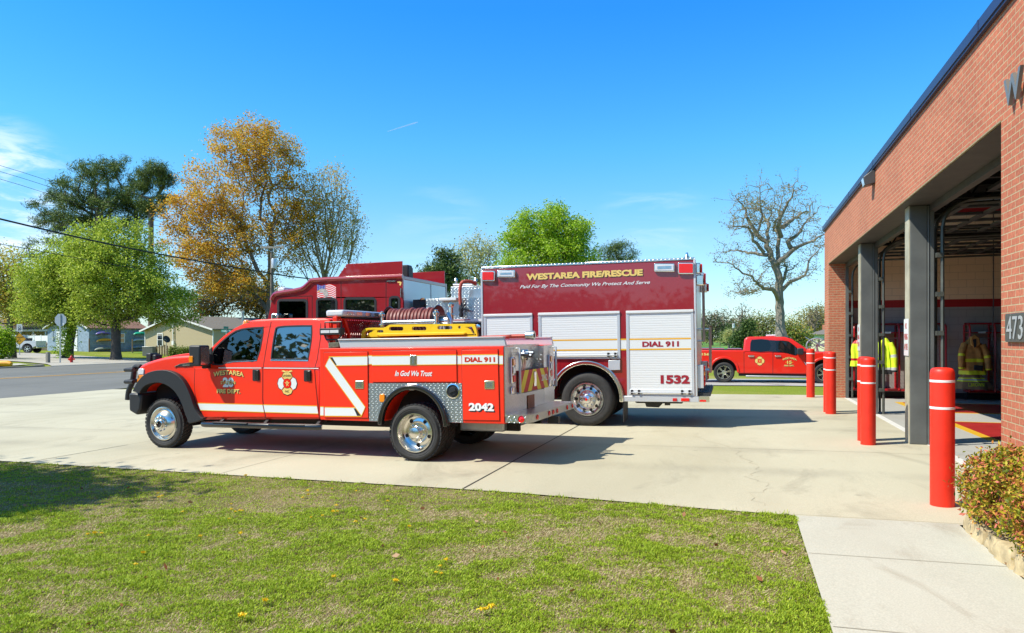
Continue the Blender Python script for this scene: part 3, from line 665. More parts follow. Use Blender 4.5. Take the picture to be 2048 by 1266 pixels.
# garments: cloth shells with folds
def garment(name, label, cat, x, y, ztop, prof, mats, bands=(), group=None, fold=.03, nf=5, ry=.6, seed=0, extra=None):
    """prof: (z below top, centre dx, half width); elliptical folded cloth tube"""
    t = thing(name, label, cat, (x, y, ztop), group=group)
    n = 40; vs = []; r0 = random.Random(seed)
    ph = r0.random()*6
    P = smoothline(prof, 4)
    for z, dx, w in P:
        dep = -z/abs(prof[-1][0])
        for k in range(n):
            a = 2*math.pi*k/n; f = 1+fold/max(w, .05)*(math.sin(nf*a+ph+z*3)+.5*math.sin((nf*2+1)*a-ph+z*7))*min(1, dep*2+.2)
            vs.append((dx+w*f*math.cos(a), w*ry*f*math.sin(a), z))
    mb = MB(); m = len(P); fs = [(i*n+k, i*n+(k+1) % n, (i+1)*n+(k+1) % n, (i+1)*n+k) for i in range(m-1) for k in range(n)]
    mb.add(vs, fs); mb.add([(0, 0, 0)], []); 
    for i, (a0, b0, mi) in enumerate(bands):
        for j, f in enumerate(mb.f):
            zc = sum(mb.v[q][2] for q in f)/len(f)
            if a0 <= -zc <= b0: mb.m[j] = mi
    mb.build('body', mats, t, smooth=True)
    return t
def sleeve(t, pts, rs, mats, bands=()):
    mb = MB(); P = smoothline(pts, 6); rr = [r*(1+.06*math.sin(i*1.9)) for i, r in enumerate(np.interp(np.linspace(0, 1, len(P)), np.linspace(0, 1, len(rs)), rs))]
    mb.tube(P, list(rr), 12)
    for a0, b0, mi in bands:
        for j, f in enumerate(mb.f):
            if len(f) == 4 and a0 <= (f[0]//12)/(len(P)-1) <= b0: mb.m[j] = mi
    return mb.build('sleeve', mats, t, smooth=True)
M['coat_tan'] = mat('tan turnout cloth', (.46, .24, .06), .85, var=.25, vscale=9)
M['trouser_tan'] = mat('brown turnout cloth', (.27, .17, .08), .85, var=.25, vscale=9)
M['reflect'] = mat('lime reflective band', (.75, .85, .03), .5)
M['reflect_grey'] = mat('silver band', (.45, .46, .45), .4)
M['hiviz'] = mat('high visibility lime', (.62, .80, .02), .7, var=.12, vscale=12)
CY = YE-.46-.55
q = W(1945, 676, 1); 
def wall_x(px, Y):
    d = ray(px, 676); return d.x/d.y*Y
CYc = CY-.12
xc = wall_x(1945, CYc); zt = lambda py, px, Y: CAMZ + (HY-py)/F*(Y/ray(px, HY).y)
zc_ = zt(673, 1945, CYc)
c = garment('turnout_coat', 'tan firefighter coat with lime bands hanging on the red rack', 'coat', xc, CYc, zc_,
    [(-.0, 0, .06), (-.10, 0, .11), (-.22, -.02, .23), (-.42, 0, .27), (-.75, .0, .28), (-1.0, .02, .30)],
    [M['coat_tan'], M['reflect'], M['black']], [(.58, .66, 1), (.90, .98, 1)], seed=3)
sleeve(c, [(-.19, -.05, -.20), (-.28, -.12, -.45), (-.29, -.14, -.85)], [.09, .085, .07], [M['coat_tan'], M['reflect']], [(.45, .55, 1), (.86, .96, 1)])
sleeve(c, [(.2, -.05, -.22), (.30, -.1, -.5), (.33, -.12, -.88)], [.09, .085, .075], [M['coat_tan'], M['reflect']], [(.45, .55, 1), (.86, .96, 1)])
mb = MB(); mb.plate([(-.10, -.02), (.0, .05), (.11, -.04), (.13, -.2), (.03, -.32), (-.09, -.22)], -.2, -.14); mb.build('collar', M['coat_tan'], c, bev=.02)
mb = MB(); mb.plate([(-.05, -.08), (.03, -.06), (.03, -.26), (-.02, -.30)], -.212, -.202); mb.build('lining', M['black'], c)
mb = MB(); mb.plate([(-.02, -.74), (.18, -.76), (.17, -.90), (-.03, -.87)], -.235, -.20); mb.build('pocket', M['black'], c, bev=.01)
xb, zb_ = wall_x(1945, CYc-.02), .27
bt = garment('turnout_trousers', 'brown firefighter trousers with lime bands slumped on the rack bench below the coat', 'trousers', xb, CYc-.02, .74,
    [(-.0, -.02, .20), (-.12, -.02, .27), (-.26, .02, .36), (-.42, .03, .42)], [M['trouser_tan'], M['reflect'], M['reflect_grey']], [(.13, .16, 1), (.16, .19, 2), (.19, .22, 1)], nf=6, ry=.55, seed=5)
text('L.BROWN', lambda u, v: (-.16+u, -.245+.02*u-.06*(.1-v), -.34+v), M['reflect'], bt, .36, .09, 'lettering', off=.02)
mb = MB(); mb.lathe([(.0, .0), (.13, .01), (.14, .05), (.10, .13), (.0, .15)], 20, (xb+.15, CYc-.1, .272), 'z')
tag(mb.build('helmet', M['rack_red'], smooth=True), 'red helmet partly under the trousers on the bench', 'helmet')
xj = wall_x(1770, CYc)
j = garment('safety_jacket', 'lime yellow jacket with grey bands hanging between the two columns', 'jacket', xj, CYc, zt(676, 1778, CYc),
    [(-.0, 0, .04), (-.08, 0, .09), (-.2, 0, .14), (-.5, 0, .15), (-.8, 0, .16), (-.98, .0, .17)], [M['hiviz'], M['reflect_grey'], M['black']], [(.4, .45, 1), (.78, .84, 1), (.85, 2, 2)], seed=8)
sleeve(j, [(.12, -.08, -.13), (.19, -.14, -.45), (.20, -.16, -.92)], [.08, .085, .075], [M['hiviz'], M['reflect_grey'], M['black']], [(.42, .5, 1), (.8, .9, 1), (.9, 1.1, 2)])
sleeve(j, [(-.12, -.08, -.13), (-.19, -.12, -.45), (-.20, -.14, -.92)], [.08, .085, .075], [M['hiviz'], M['reflect_grey'], M['black']], [(.42, .5, 1), (.8, .9, 1), (.9, 1.1, 2)])
xv = wall_x(1715, CYc)
v = garment('safety_vest', 'lime yellow vest with red trim hanging left of the farther column', 'vest', xv, CYc, zt(680, 1717, CYc),
    [(-.0, 0, .05), (-.08, 0, .12), (-.2, 0, .15), (-.5, 0, .16), (-.72, 0, .17)], [M['hiviz'], M['rack_red']], [(0, .1, 1), (.47, .56, 1)], seed=9)
# pull cord
xp = wall_x(1987, 19.5)
mb = MB(); mb.tube([(xp, 19.5, 3.98), (xp, 19.5, 2.4), (xp-.02, 19.5, 1.72)], .012, 6); mb.tube([(xp-.02, 19.5, 1.72), (xp-.025, 19.5, 1.60)], .022, 6)
tag(mb.build('pull_cord', M['black']), 'dark pull cord hanging from the roof beams inside the bay', 'cord')
# ------------------------------------------------------------------ signs and lamps on the station
def yz_at(px, py, X):
    d = ray(px, py); t = X/d.x; return (d.y*t, CAMZ+d.z*t)
ya, z_b = yz_at(2012, 684, 2.38); _, z_t = yz_at(2012, 628, 2.38)
sgn = thing('address_sign', 'grey metal plate with the house number 4731 on the brick wall', 'sign', (FX, ya-.38, (z_b+z_t)/2))
mb = MB(); hh = (z_t-z_b)/2
mb.plate(rrect(-.38, .38, -hh, hh, .02), 0, .028); o = mb.build('plate', mat('bronze grey plate', (.10, .10, .085), .45, metal=.4), sgn, bev=.004)
o.matrix_local = Matrix.Rotation(R(-90), 4, 'Z') @ Matrix.Translation((0, -.029, 0))
ny = yz_at(2013, 655, 2.37)[0]-ya+.38 - .015
text('4731', lambda u, v: (-.034, ny-u, -.105+v), mat('number silver', (.36, .37, .37), .4), sgn, .50, .21, 'lettering', off=.0, thick=.006)
wy, wz = yz_at(2012, 176, 2.36)
_, wz1 = yz_at(2030, 203, 2.36)
sg2 = thing('wall_lettering', 'dark grey raised metal letters high on the brick wall beginning with W', 'sign', (FX, wy, wz1))
M['letter'] = mat('dark grey metal letter', (.20, .20, .18), .4, metal=.3)
y = 0
for ch, wd_ in zip('WESTAREA', (.42, .26, .27, .27, .30, .28, .26, .30)):
    text(ch, lambda u, v, y=y: (-.045, -(y+u), v), M['letter'], sg2, wd_, .26, 'letter', off=.02, thick=.03); y += wd_+.10
ly, lz = yz_at(1740, 362, 2.33)
fl = thing('wall_floodlight', 'small dark wedge floodlight fixed high on the brick wall', 'wall lamp', (FX, ly, lz))
mb = MB(); mb.add([(0, -.13, .17), (-.06, -.13, .17), (-.20, -.13, .06), (-.17, -.13, -.1), (0, -.13, -.06), (0, .13, .17), (-.06, .13, .17), (-.20, .13, .06), (-.17, .13, -.1), (0, .13, -.06)],
    [(0, 1, 2, 3, 4), (9, 8, 7, 6, 5), (0, 5, 6, 1), (1, 6, 7, 2), (3, 8, 9, 4), (4, 9, 5, 0), (2, 7, 8, 3)]); mb.build('housing', mat('bronze housing', (.06, .06, .06), .4), fl, bev=.01)
mb = MB(); mb.add([(-.203, -.11, .045), (-.203, .11, .045), (-.178, .11, -.085), (-.178, -.11, -.085)], [(0, 1, 2, 3)]); mb.build('lens', mat('frosted lens', (.55, .60, .66), .1, coat=1), fl)
for Y, zz, lab in ((12.67, (1.98, 1.39), 'white no parking sign with red letters on the nearer grey column'), (17.42, (1.98, 1.39), 'white no parking sign with red letters on the farther grey column')):
    t = thing('parking_sign', lab, 'sign', (2.543, Y+.15, 1.38), group='no parking signs on the columns')
    mb = MB(); mb.box(-.012, -.001, -.15, .15, 0, .58); mb.build('plate', M['paint_white'], t, bev=.003)
    for s, z, h in (('NO', .42, .10), ('PARKING', .25, .10), ('ANY TIME', .09, .10)):
        text(s, lambda u, v, z=z, w=(.12 if s == 'NO' else .24): (-.0135, w/2-u, z+v), M['ink_red'], t, .12 if s == 'NO' else .24, h, 'lettering', off=.02)
# ------------------------------------------------------------------ bollards
def bollard(x, y, h, lab):
    t = thing('bollard', lab, 'bollard', (x, y, gz(x, y)), group='red bollards along the bay doors')
    mb = MB(); r = .109
    mb.lathe([(r, 0), (r, h-.07), (r*.985, h-.045), (r*.93, h-.022), (r*.78, h-.006), (r*.5, h), (.001, h)], 40, axis='z'); mb.build('sleeve', M['bollard_red'], t, smooth=True)
    for z in (h-.145, h-.41):
        mb = MB(); mb.lathe([(r+.0005, z), (r+.0025, z+.001), (r+.0025, z+.023), (r+.0005, z+.024)], 40, axis='z'); mb.build('band', M['ink_white'], t, smooth=True)
bollard(1.93, 8.14, 1.367, 'red bollard with two white bands standing beside the leafy shrub')
bollard(1.93, 12.45, 1.36, 'front red bollard of the pair beside the nearer grey column')
bollard(1.95, 12.90, 1.36, 'rear red bollard of the pair beside the nearer grey column')
bollard(1.93, 17.25, 1.36, 'front red bollard of the pair beside the farther grey column')
bollard(1.93, 17.65, 1.36, 'rear red bollard of the pair beside the farther grey column')
bollard(1.93, 21.9, 1.36, 'farthest red bollard standing in front of the brick corner pier')
# ------------------------------------------------------------------ planting bed with stone edging
strip('planting_bed', [2.02, 2.2, 2.395], lambda x: -2.0, lambda x: 7.1, M['soil'], .05, 8)
M['stone'] = mat('tan edging stone', (.46, .36, .20), .85, var=.3, vscale=7, bump=.5, bscale=25, detail=8)
labels = ['tan edging stone at the far tip of the planting bed', 'second tan edging stone from the far tip of the bed', 'third tan edging stone from the far tip, under the shrub', 'fourth tan edging stone from the far tip of the bed',
          'fifth tan edging stone from the far tip of the bed', 'sixth tan edging stone from the far tip of the bed', 'seventh tan edging stone from the far tip, at the right frame edge', 'eighth tan edging stone from the far tip, outside the right frame edge', 'ninth tan edging stone from the far tip, outside the right frame edge']
y = 7.22
for i, lab in enumerate(labels):
    L_ = (.33, .27, .30, .36, .31, .27, .33, .30, .31)[i]
    bm = bmesh.new(); bmesh.ops.create_cube(bm, size=1)
    bmesh.ops.subdivide_edges(bm, edges=bm.edges[:], cuts=5, use_grid_fill=True)
    rr = random.Random(i)
    ph = [rr.random()*6 for _ in range(6)]
    for vtx in bm.verts:
        x_, y_, z_ = vtx.co; f = 1-.10*((2*abs(x_))**4+(2*abs(y_))**4)*max(0, z_+.5)
        n_ = .06*math.sin(5*x_+ph[0]+4*y_)+.05*math.sin(9*y_+ph[1]+6*z_)+.04*math.sin(13*x_+ph[2]-7*z_)
        vtx.co = Vector((x_*.21*(f+n_), y_*(L_-.022)*(1-.10*(2*abs(x_))**4-.05*max(0, z_+.5)+n_*.4), z_*.135*(1+n_)))
    me = bpy.data.meshes.new('edging_stone'); bm.to_mesh(me); bm.free()
    o = link('edging_stone', me, M['stone'], smooth=True, ang=60); o.location = (1.95+rr.uniform(-.012, .012), y-L_/2, .075); o.rotation_euler[2] = rr.uniform(-.06, .06)
    tag(o, lab, 'edging stone', 'edging stones along the planting bed'); y -= L_
# ================================================================== VEHICLE PARTS
M['chrome_wheel'] = mat('dulled chrome wheel', (.72, .69, .64), .24, metal=1)
def tyre_wheel(parent, x, y, z, Rr, w, rim, style, tread='road', far=False, steer=0, lab=None):
    t = bpy.data.objects.new('wheel', None); COL.objects.link(t); t.parent = parent; t.location = (x, y, z); t.rotation_euler = (0, 0, steer + (math.pi if far else 0)); t.empty_display_size = .2
    mb = MB(); h = Rr-rim
    prof = [(rim, .03), (rim+.008, .012), (rim+.03, .002), (rim+.05, -.004), (rim+.052, -.008), (rim+.06, -.008), (rim+.062, -.004), (rim+h*.55, -.012), (rim+h*.72, -.008), (Rr-.03, .006), (Rr-.008, .022), (Rr, .04)]
    if tread == 'road':
        ng = 4; a, b = .04, w-.04
        for k in range(ng):
            c = a+(b-a)*(k+1)/(ng+1); prof += [(Rr, c-.008), (Rr-.014, c-.006), (Rr-.014, c+.006), (Rr, c+.008)]
    else: prof += [(Rr-.006, .045), (Rr-.006, w-.045)]
    prof += [(Rr, w-.04), (Rr-.01, w-.02), (Rr-.03, w-.006), (rim+h*.55, w+.01), (rim+.01, w-.01), (rim, w-.03)]
    mb.lathe(prof, 72)
    if tread == 'lug':
        n = 40
        for k in range(n):
            for row, (ya, yb, off) in enumerate(((.012, w*.22, 0), (w*.26, w*.48, .5), (w*.52, w*.74, 0), (w*.78, w-.012, .5))):
                a0 = 2*math.pi*(k+off)/n; da = 2*math.pi/n*.36; vs = []
                for r_ in (Rr-.012, Rr+.007):
                    for yy, sk in ((ya, -.03), (yb, .03)):
                        for aa in (a0-da+sk, a0+da+sk): vs.append((r_*math.cos(aa), yy, r_*math.sin(aa)))
                mb.add(vs, [(0, 1, 3, 2), (4, 6, 7, 5), (0, 4, 5, 1), (1, 5, 7, 3), (3, 7, 6, 2), (2, 6, 4, 0)])
    mb.build('tyre', M['rubber'], t, smooth=True, ang=40)
    mb = MB(); q = rim
    lugs = []; holes = []
    if style == 'front':
        mb.lathe([(q+.012, .004), (q+.008, -.006), (q-.004, -.008), (q-.014, .012), (q-.028, .028), (q-.045, .022), (q*.72, -.02), (q*.56, -.05), (q*.50, -.056), (q*.30, -.058), (q*.27, -.06), (q*.25, -.095), (q*.20, -.10), (q*.19, -.06), (.001, -.055)], 56)
        lugs = [(q*.42, -.06, .028, .013)]*1; nl = 10; holes = [(q*.74, .0, .024, 2)]; mb.lathe([(q*.165, -.08), (.0, -.079)], 20, mi=1)
    elif style == 'dish':
        mb.lathe([(q+.012, .004), (q+.008, -.006), (q-.006, -.006), (q-.016, .02), (q-.03, .045), (q*.86, .085), (q*.84, .10), (q*.74, .115), (q*.60, .105), (q*.52, .07), (q*.50, .066), (q*.33, .064), (q*.31, .06), (q*.30, .0), (q*.27, -.012), (q*.12, -.022), (.001, -.024)], 56)
        lugs = [(q*.42, .062, .030, .013)]; nl = 10; holes = [(q*.69, .110, .026, 5)]
    elif style == 'alcoa':
        mb.lathe([(q+.014, .004), (q+.01, -.008), (q-.008, -.008), (q-.018, .015), (q-.04, .05), (q*.80, .075), (q*.78, .08), (q*.60, .055), (q*.56, .045), (q*.33, .043), (q*.31, .04), (q*.30, -.02), (q*.24, -.06), (q*.10, -.075), (.001, -.078)], 64)
        lugs = [(q*.44, .042, .035, .015)]; nl = 10; holes = [(q*.69, .066, .030, 10)]
        mb.lathe([(q*.075, -.08), (.001, -.083)], 12, mi=2)
    elif style == 'spoke':
        mb.lathe([(q+.012, .004), (q+.006, -.008), (q-.008, -.008), (q-.02, .03), (q-.03, .06)], 48); mb.lathe([(q-.02, .075), (.02, .075)], 32, mi=1); nl = 0
        for k in range(6):
            a = 2*math.pi*k/6+.26
            for d in (-.10, .10):
                c0, c1 = a+d*1.5, a+d
                mb.bar((.06*math.cos(c0), .0, .06*math.sin(c0)), ((q-.015)*math.cos(c1), .01, (q-.015)*math.sin(c1)), .030, .02)
        mb.lathe([(.085, .0), (.075, -.012), (.001, -.014)], 20)
    for r_, yy, ln, rr in lugs:
        for k in range(nl):
            a = 2*math.pi*(k+.5)/nl; mb.lathe([(rr, 0), (rr, -ln*.7), (rr*.6, -ln), (.001, -ln)], 8, (r_*math.cos(a), yy, r_*math.sin(a)))
    for r_, yy, rr, nh in holes:
        for k in range(nh):
            a = 2*math.pi*(k+(.5 if nh != 2 else .05))/nh+.3
            vs = [(r_*math.cos(a)+rr*math.cos(b), yy-.010, r_*math.sin(a)+rr*math.sin(b)) for b in [2*math.pi*i/14 for i in range(14)]]
            mb.add(vs, [tuple(range(14))], 1)
    mb.build('rim', [M['chrome_wheel'] if style in ('front', 'dish') else M['alu_wheel'], M['seam'], M['lamp_red']], t, smooth=True, ang=30)
    return t
def sub(name, parent, mb, m, **k): return mb.build(name, m, parent, **k)
def decal(v, name, pts, m, y=-.004, parent=None, **k):
    mb = MB(); mb.plate(pts, y, y, single=True, **k); return mb.build(name, m, parent or v.o, fix=False)
def band(a, b, w):
    """strip of height w under the line a-b in (x,z)"""
    return [a, b, (b[0], b[1]-w), (a[0], a[1]-w)]
def offset_line(pts, w):
    """closed ribbon of width w along an open (x,z) line"""
    L_, R_ = [], []
    for i, p in enumerate(pts):
        d = (Vector(pts[min(i+1, len(pts)-1)])-Vector(pts[max(i-1, 0)])).normalized(); n = Vector((-d.y, d.x))*w/2
        L_.append((p[0]+n.x, p[1]+n.y)); R_.append((p[0]-n.x, p[1]-n.y))
    return L_, R_
def ribbon(mb, pts, w, y0, y1, mi=0, closed=False, k=0, zb=0):
    if closed: pts = list(pts)+[pts[0]]
    A, B = offset_line(pts, w)
    n = len(pts)
    def yy(y, z): return y+k*max(0, z-zb)
    vs = []
    for a, b in zip(A, B): vs += [(a[0], yy(y0, a[1]), a[1]), (b[0], yy(y0, b[1]), b[1]), (b[0], yy(y1, b[1]), b[1]), (a[0], yy(y1, a[1]), a[1])]
    fs = []
    for i in range(n-1):
        for q in range(4): fs.append((i*4+q, i*4+(q+1) % 4, i*4+4+(q+1) % 4, i*4+4+q))
    mb.add(vs, fs, mi); return mb
def text_in(v, s, p0, p1, m, name='lettering', y=-.006, shadow=None, parent=None, shift=.012, arc=0, **kw):
    """p0 lower left, p1 upper right in local (x,z)"""
    w, h = p1[0]-p0[0], p1[1]-p0[1]
    def f(dx, dz, yy):
        def g(a, b): 
            lift = arc*(1-((a/w)*2-1)**2) if arc else 0
            return (p0[0]+a+dx, yy, p0[1]+b+dz+lift)
        return g
    if shadow: text(s, f(shift, -shift, y+.002), shadow, parent or v.o, w, h, 'letter_shadow', **kw)
    return text(s, f(0, 0, y), m, parent or v.o, w, h, name, **kw)
def maltese(v, cx, cz, r, y, parent, mats, words, flip=1):
    """fire service cross: four flared arms, red centre disc"""
    em = bpy.data.objects.new('emblem', None); COL.objects.link(em); em.parent = parent; em.location = (cx, y, cz); em.empty_display_size = .05
    mb = MB()
    for k in range(4):
        a = R(90*k+45) if False else R(90*k)
        arm = []
        for t, rad in ((-.45, .25), (-.78, .84), (-.45, 1.0), (0, 1.05), (.45, 1.0), (.78, .84), (.45, .25)):
            ang = a+t*.95; arm.append((r*rad*math.cos(ang), r*rad*math.sin(ang)))
        mb.plate(arm, -.001, -.001, single=True, mi=mats[k % 2])
        mb.plate([(p[0]*1.06, p[1]*1.06) for p in arm], 0, 0, single=True, mi=3)
    mb.plate(circ(0, 0, r*.46), -.002, -.002, single=True, mi=3)
    mb.plate(circ(0, 0, r*.43), -.003, -.003, single=True, mi=2)
    for a in (20, 70, 110, 160, 250, 300): mb.plate([(r*.08*math.cos(R(a-60)), r*.08*math.sin(R(a-60))), (r*.30*math.cos(R(a)), r*.30*math.sin(R(a))), (r*.08*math.cos(R(a+60)), r*.08*math.sin(R(a+60)))], -.004, -.004, single=True, mi=0)
    mb.build('cross', [M['gold'], M['stripe_white'], M['lamp_red'], M['ink_black'], M['stripe_yellow']], em, fix=False)
    for s, z, w in words: text(s, lambda a, b, z=z, w=w: (-w/2+a, -.006, z+b), M['ink_black'], em, w, r*.18, 'lettering', off=.02)
    return em
# ------------------------------------------------------------------ the service truck
gx = -4.34
T = Veh('service_truck', 'bright orange red crew cab utility truck numbered 2042 with white stripes, nearest on the apron', 'fire truck', (gx, 9.40, gz(gx, 9.4)), R(-2.8), -.0145)
o = T.o; PO = M['paint_orange']
CYo = .07                                # cab sides sit 7 cm inside the box sides
def p1(x, y, yy=CYo, k=0, zb=0): return T.P(*z1(x, y), yy, k, zb)
def p2(x, y, yy=0): return T.P(*z2(x, y), yy)
def L1(pts, yy=CYo, k=0, zb=0): return [p1(x, y, yy, k, zb) for x, y in pts]
def L2(pts, yy=0): return [p2(x, y, yy) for x, y in pts]
TW = 2.30                                # overall width of the box
CW = TW-.07                              # far side of the cab
zbelt = p1(1170, 535)[1]; KT = .13       # tumblehome of the cab above the belt line
arch_in = [(205, 730), (222, 700), (262, 668), (330, 650), (400, 662), (470, 710), (525, 790), (556, 870), (575, 930), (590, 948)]
low = L1([(182, 560), (190, 530), (208, 515)]) + L1(smoothline([(208, 515), (245, 496), (330, 468), (440, 447), (590, 436), (715, 432)], 3)[1:]) + L1([(760, 470), (800, 535), (1625, 535), (1625, 945)]) + L1(arch_in[::-1]) + L1([(165, 735)])
mb = MB(); mb.plate(low, CYo, CW); mb.build('cab_body', PO, o, bev=.045, seg=3)
# hood crown
hood = L1(smoothline([(215, 512), (260, 480), (340, 455), (450, 432), (590, 417), (715, 408)], 3)) + L1([(715, 440), (590, 445), (440, 458), (330, 480), (240, 512)])
mb = MB(); mb.plate(hood, CYo+.16, CW-.16); mb.build('hood', PO, o, bev=.03, seg=3)
# greenhouse side skins with window openings
G = dict(k=KT, zb=zbelt)
def g1(pts): return L1(pts, CYo, KT, zbelt)
gh_out = g1([(700, 533), (712, 425), (765, 375), (860, 285), (950, 222), (1020, 188), (1100, 172), (1240, 164), (1450, 161), (1650, 160), (1692, 172), (1700, 260), (1698, 533)])
w_front = g1(smoothline([(770, 508), (768, 450), (785, 390), (880, 300), (960, 245), (1050, 224), (1160, 217), (1172, 222), (1165, 300), (1122, 472), (1040, 478), (930, 482), (885, 492), (850, 510), (810, 512)], 2))
w_rear = g1(rounded := smoothline([(1236, 462), (1248, 360), (1268, 245), (1290, 214), (1400, 206), (1540, 204), (1556, 215), (1552, 320), (1528, 460), (1518, 470), (1400, 468), (1246, 466)], 2))
for near in (1, 0):
    mb = MB()
    if near: mb.plate(gh_out, CYo, CYo+.05, [w_front, w_rear], KT, zbelt)
    else:
        mb.plate(gh_out, CYo, CYo+.05, [w_front, w_rear], KT, zbelt); mb.v = [(x, TW-y, z) for x, y, z in mb.v]
    mb.build('cab_side', PO, o, bev=.012, seg=2)
zr = g1([(1240, 164)])[0][1]; ins = CYo+KT*(zr-zbelt)
roof = g1([(1020, 188), (1100, 172), (1240, 164), (1450, 161), (1650, 160), (1692, 172), (1690, 185), (1100, 195)])
roof2 = [(x, z+.035) for x, z in roof[:6]] + [roof[6], roof[7]]
mb = MB(); mb.plate(roof2, ins+.035, TW-ins-.035); mb.build('roof', PO, o, bev=.03, seg=3)
# glass
for nm, wl, m in (('window', w_front, M['glass_clear']), ('window', w_rear, M['glass'])):
    mb = MB(); mb.plate(wl, CYo+.012, CYo+.016, (), KT, zbelt); wn_ = mb.build(nm, m, o)
    mb = MB(); ribbon(mb, wl, .022, CYo-.004, CYo+.01, closed=True, k=KT, zb=zbelt); mb.build('window_seal', M['black'], wn_)
    mb = MB(); mb.plate(wl, CYo+.012, CYo+.016, (), KT, zbelt); mb.v = [(x, TW-y, z) for x, y, z in mb.v]; mb.build(nm, m, o)
ch = g1([(885, 497), (930, 487), (1124, 477), (1124, 482), (930, 492), (888, 502)]); mb = MB(); mb.plate(ch, CYo-.006, CYo, (), KT, zbelt); mb.build('window_trim', M['chrome'], o)
ch = g1([(1232, 471), (1528, 475), (1528, 484), (1230, 480)]); mb = MB(); mb.plate(ch, CYo-.006, CYo, (), KT, zbelt); mb.build('window_trim', M['chrome'], o)
# windscreen and rear screen
a, b = g1([(715, 430)])[0], g1([(1015, 192)])[0]
ia, ib = CYo+.05+KT*max(0, a[1]-zbelt), CYo+.05+KT*(b[1]-zbelt)
mb = MB(); mb.add([(a[0], ia, a[1]), (a[0]-.1, TW/2, a[1]), (a[0], TW-ia, a[1]), (b[0], TW-ib, b[1]), (b[0]-.06, TW/2, b[1]+.02), (b[0], ib, b[1])], [(0, 1, 4, 5), (1, 2, 3, 4)]); mb.build('windscreen', M['glass_clear'], o)
a, b = g1([(1696, 500)])[0], g1([(1690, 185)])[0]
mb = MB(); mb.box(a[0]-.06, a[0]-.02, ins, TW-ins, a[1]-.1, b[1]); mb.build('rear_screen', PO, o)
# cabin
x_f, x_m, x_r = p1(900, 500)[0], p1(1130, 500)[0], p1(1500, 500)[0]
M['seat'] = mat('grey cloth seat', (.05, .05, .055), .9)
for xx in (x_m+.02, x_m+.85):
    for yy in (.32, 1.28):
        mb = MB(); mb.box(xx-.48, xx+.1, yy, yy+.6, zbelt-.55, zbelt-.33); mb.plate([(xx, zbelt-.4), (xx+.14, zbelt-.4), (xx+.27, zbelt+.14), (xx+.15, zbelt+.14)], yy, yy+.6); mb.plate([(xx+.17, zbelt+.16), (xx+.26, zbelt+.16), (xx+.29, zbelt+.34), (xx+.2, zbelt+.34)], yy+.18, yy+.42)
        mb.build('seat', M['seat'], o, bev=.04)
mb = MB(); mb.box(a[0]-3, a[0]-.06, .2, TW-.2, zbelt-.62, zbelt-.55); mb.build('cabin_floor', M['black'], o)
mb = MB(); mb.plate([(x_f-.62, zbelt-.3), (x_f-.6, zbelt+.05), (x_f-.3, zbelt+.11), (x_f-.12, zbelt+.05), (x_f-.1, zbelt-.3)], .17, TW-.17); mb.build('dashboard', M['black'], o, bev=.03)
sw = MB(); c = Vector((x_f+.12, .62, zbelt+.08)); sw.tube([c+Vector((.10*math.cos(t), .19*math.sin(t), .17*math.cos(t))) for t in [2*math.pi*i/20 for i in range(20)]], .016, 6, closed=True); sw.bar(c, c+Vector((-.3, 0, -.1)), .05); sw.bar(c+Vector((0, -.18, 0)), c+Vector((0, .18, 0)), .03); sw.build('steering_wheel', M['black'], o, smooth=True)
# doors: thin skins, dark gaps
def door(pts, hx, seam):
    mb = MB(); mb.plate(L1(pts), CYo-.006, CYo+.002); d = mb.build('door', PO, o, bev=.004, seg=2)
    mb = MB(); mb.plate(L1(rrect(hx[0], hx[1], hx[2], hx[3], 8)), CYo-.012, CYo-.004); h = mb.build('handle', M['black'], d, bev=.004)
    mb = MB(); mb.plate(L1(rrect(hx[0]+24, hx[1]-4, hx[2]+6, hx[3]-8, 6)), CYo-.03, CYo-.013); mb.build('grip', M['black_gloss'], h, bev=.006)
    return d
d1 = door([(636, 541), (1168, 541), (1168, 800), (1190, 925), (706, 926), (652, 800), (631, 690)], (1091, 1148, 549, 640), 0)
d2 = door([(1174, 541), (1577, 541), (1590, 700), (1614, 930), (1198, 927), (1176, 800)], (1497, 1557, 553, 644), 0)
for ln in ([(633, 541), (628, 690), (649, 800), (703, 930)], [(1171, 541), (1171, 700), (1172, 800), (1194, 930)], [(1580, 541), (1593, 700), (1618, 935)]):
    mb = MB(); ribbon(mb, L1(smoothline(ln, 3)), .008, CYo-.0015, CYo+.001); mb.build('door_seam', M['seam'], o)
mb = MB(); ribbon(mb, g1([(1236, 172), (1210, 300), (1182, 470), (1172, 541)]), .009, CYo-.003, CYo, k=KT, zb=zbelt)
mb.build('door_seam', M['seam'], o); mb = MB(); ribbon(mb, g1([(1628, 185), (1626, 300), (1600, 470), (1580, 541)]), .009, CYo-.003, CYo, k=KT, zb=zbelt)
mb.build('door_seam', M['seam'], o)
mb = MB(); ribbon(mb, L1([(822, 537), (1160, 538)]), .012, CYo-.010, CYo); ribbon(mb, L1([(1180, 538), (1612, 541)]), .012, CYo-.010, CYo); mb.build('side_moulding', M['ink_white'], o)
# stripes on the cab
def stripe(top, bot, y, ends, wy=.012):
    mb = MB(); mb.plate(top+bot[::-1], y, y, single=True); s = mb.build('stripe', M['stripe_white'], o, fix=False)
    mb = MB(); ribbon(mb, top, wy, y-.001, y); ribbon(mb, bot, wy, y-.001, y); mb.build('stripe_edge', M['stripe_yellow'], s)
stripe(L1([(655, 815), (1170, 828)]), L1([(680, 872), (1182, 888)]), CYo-.009, 0)
stripe(L1([(1177, 828), (1600, 838)]), L1([(1190, 888), (1610, 900)]), CYo-.009, 0)
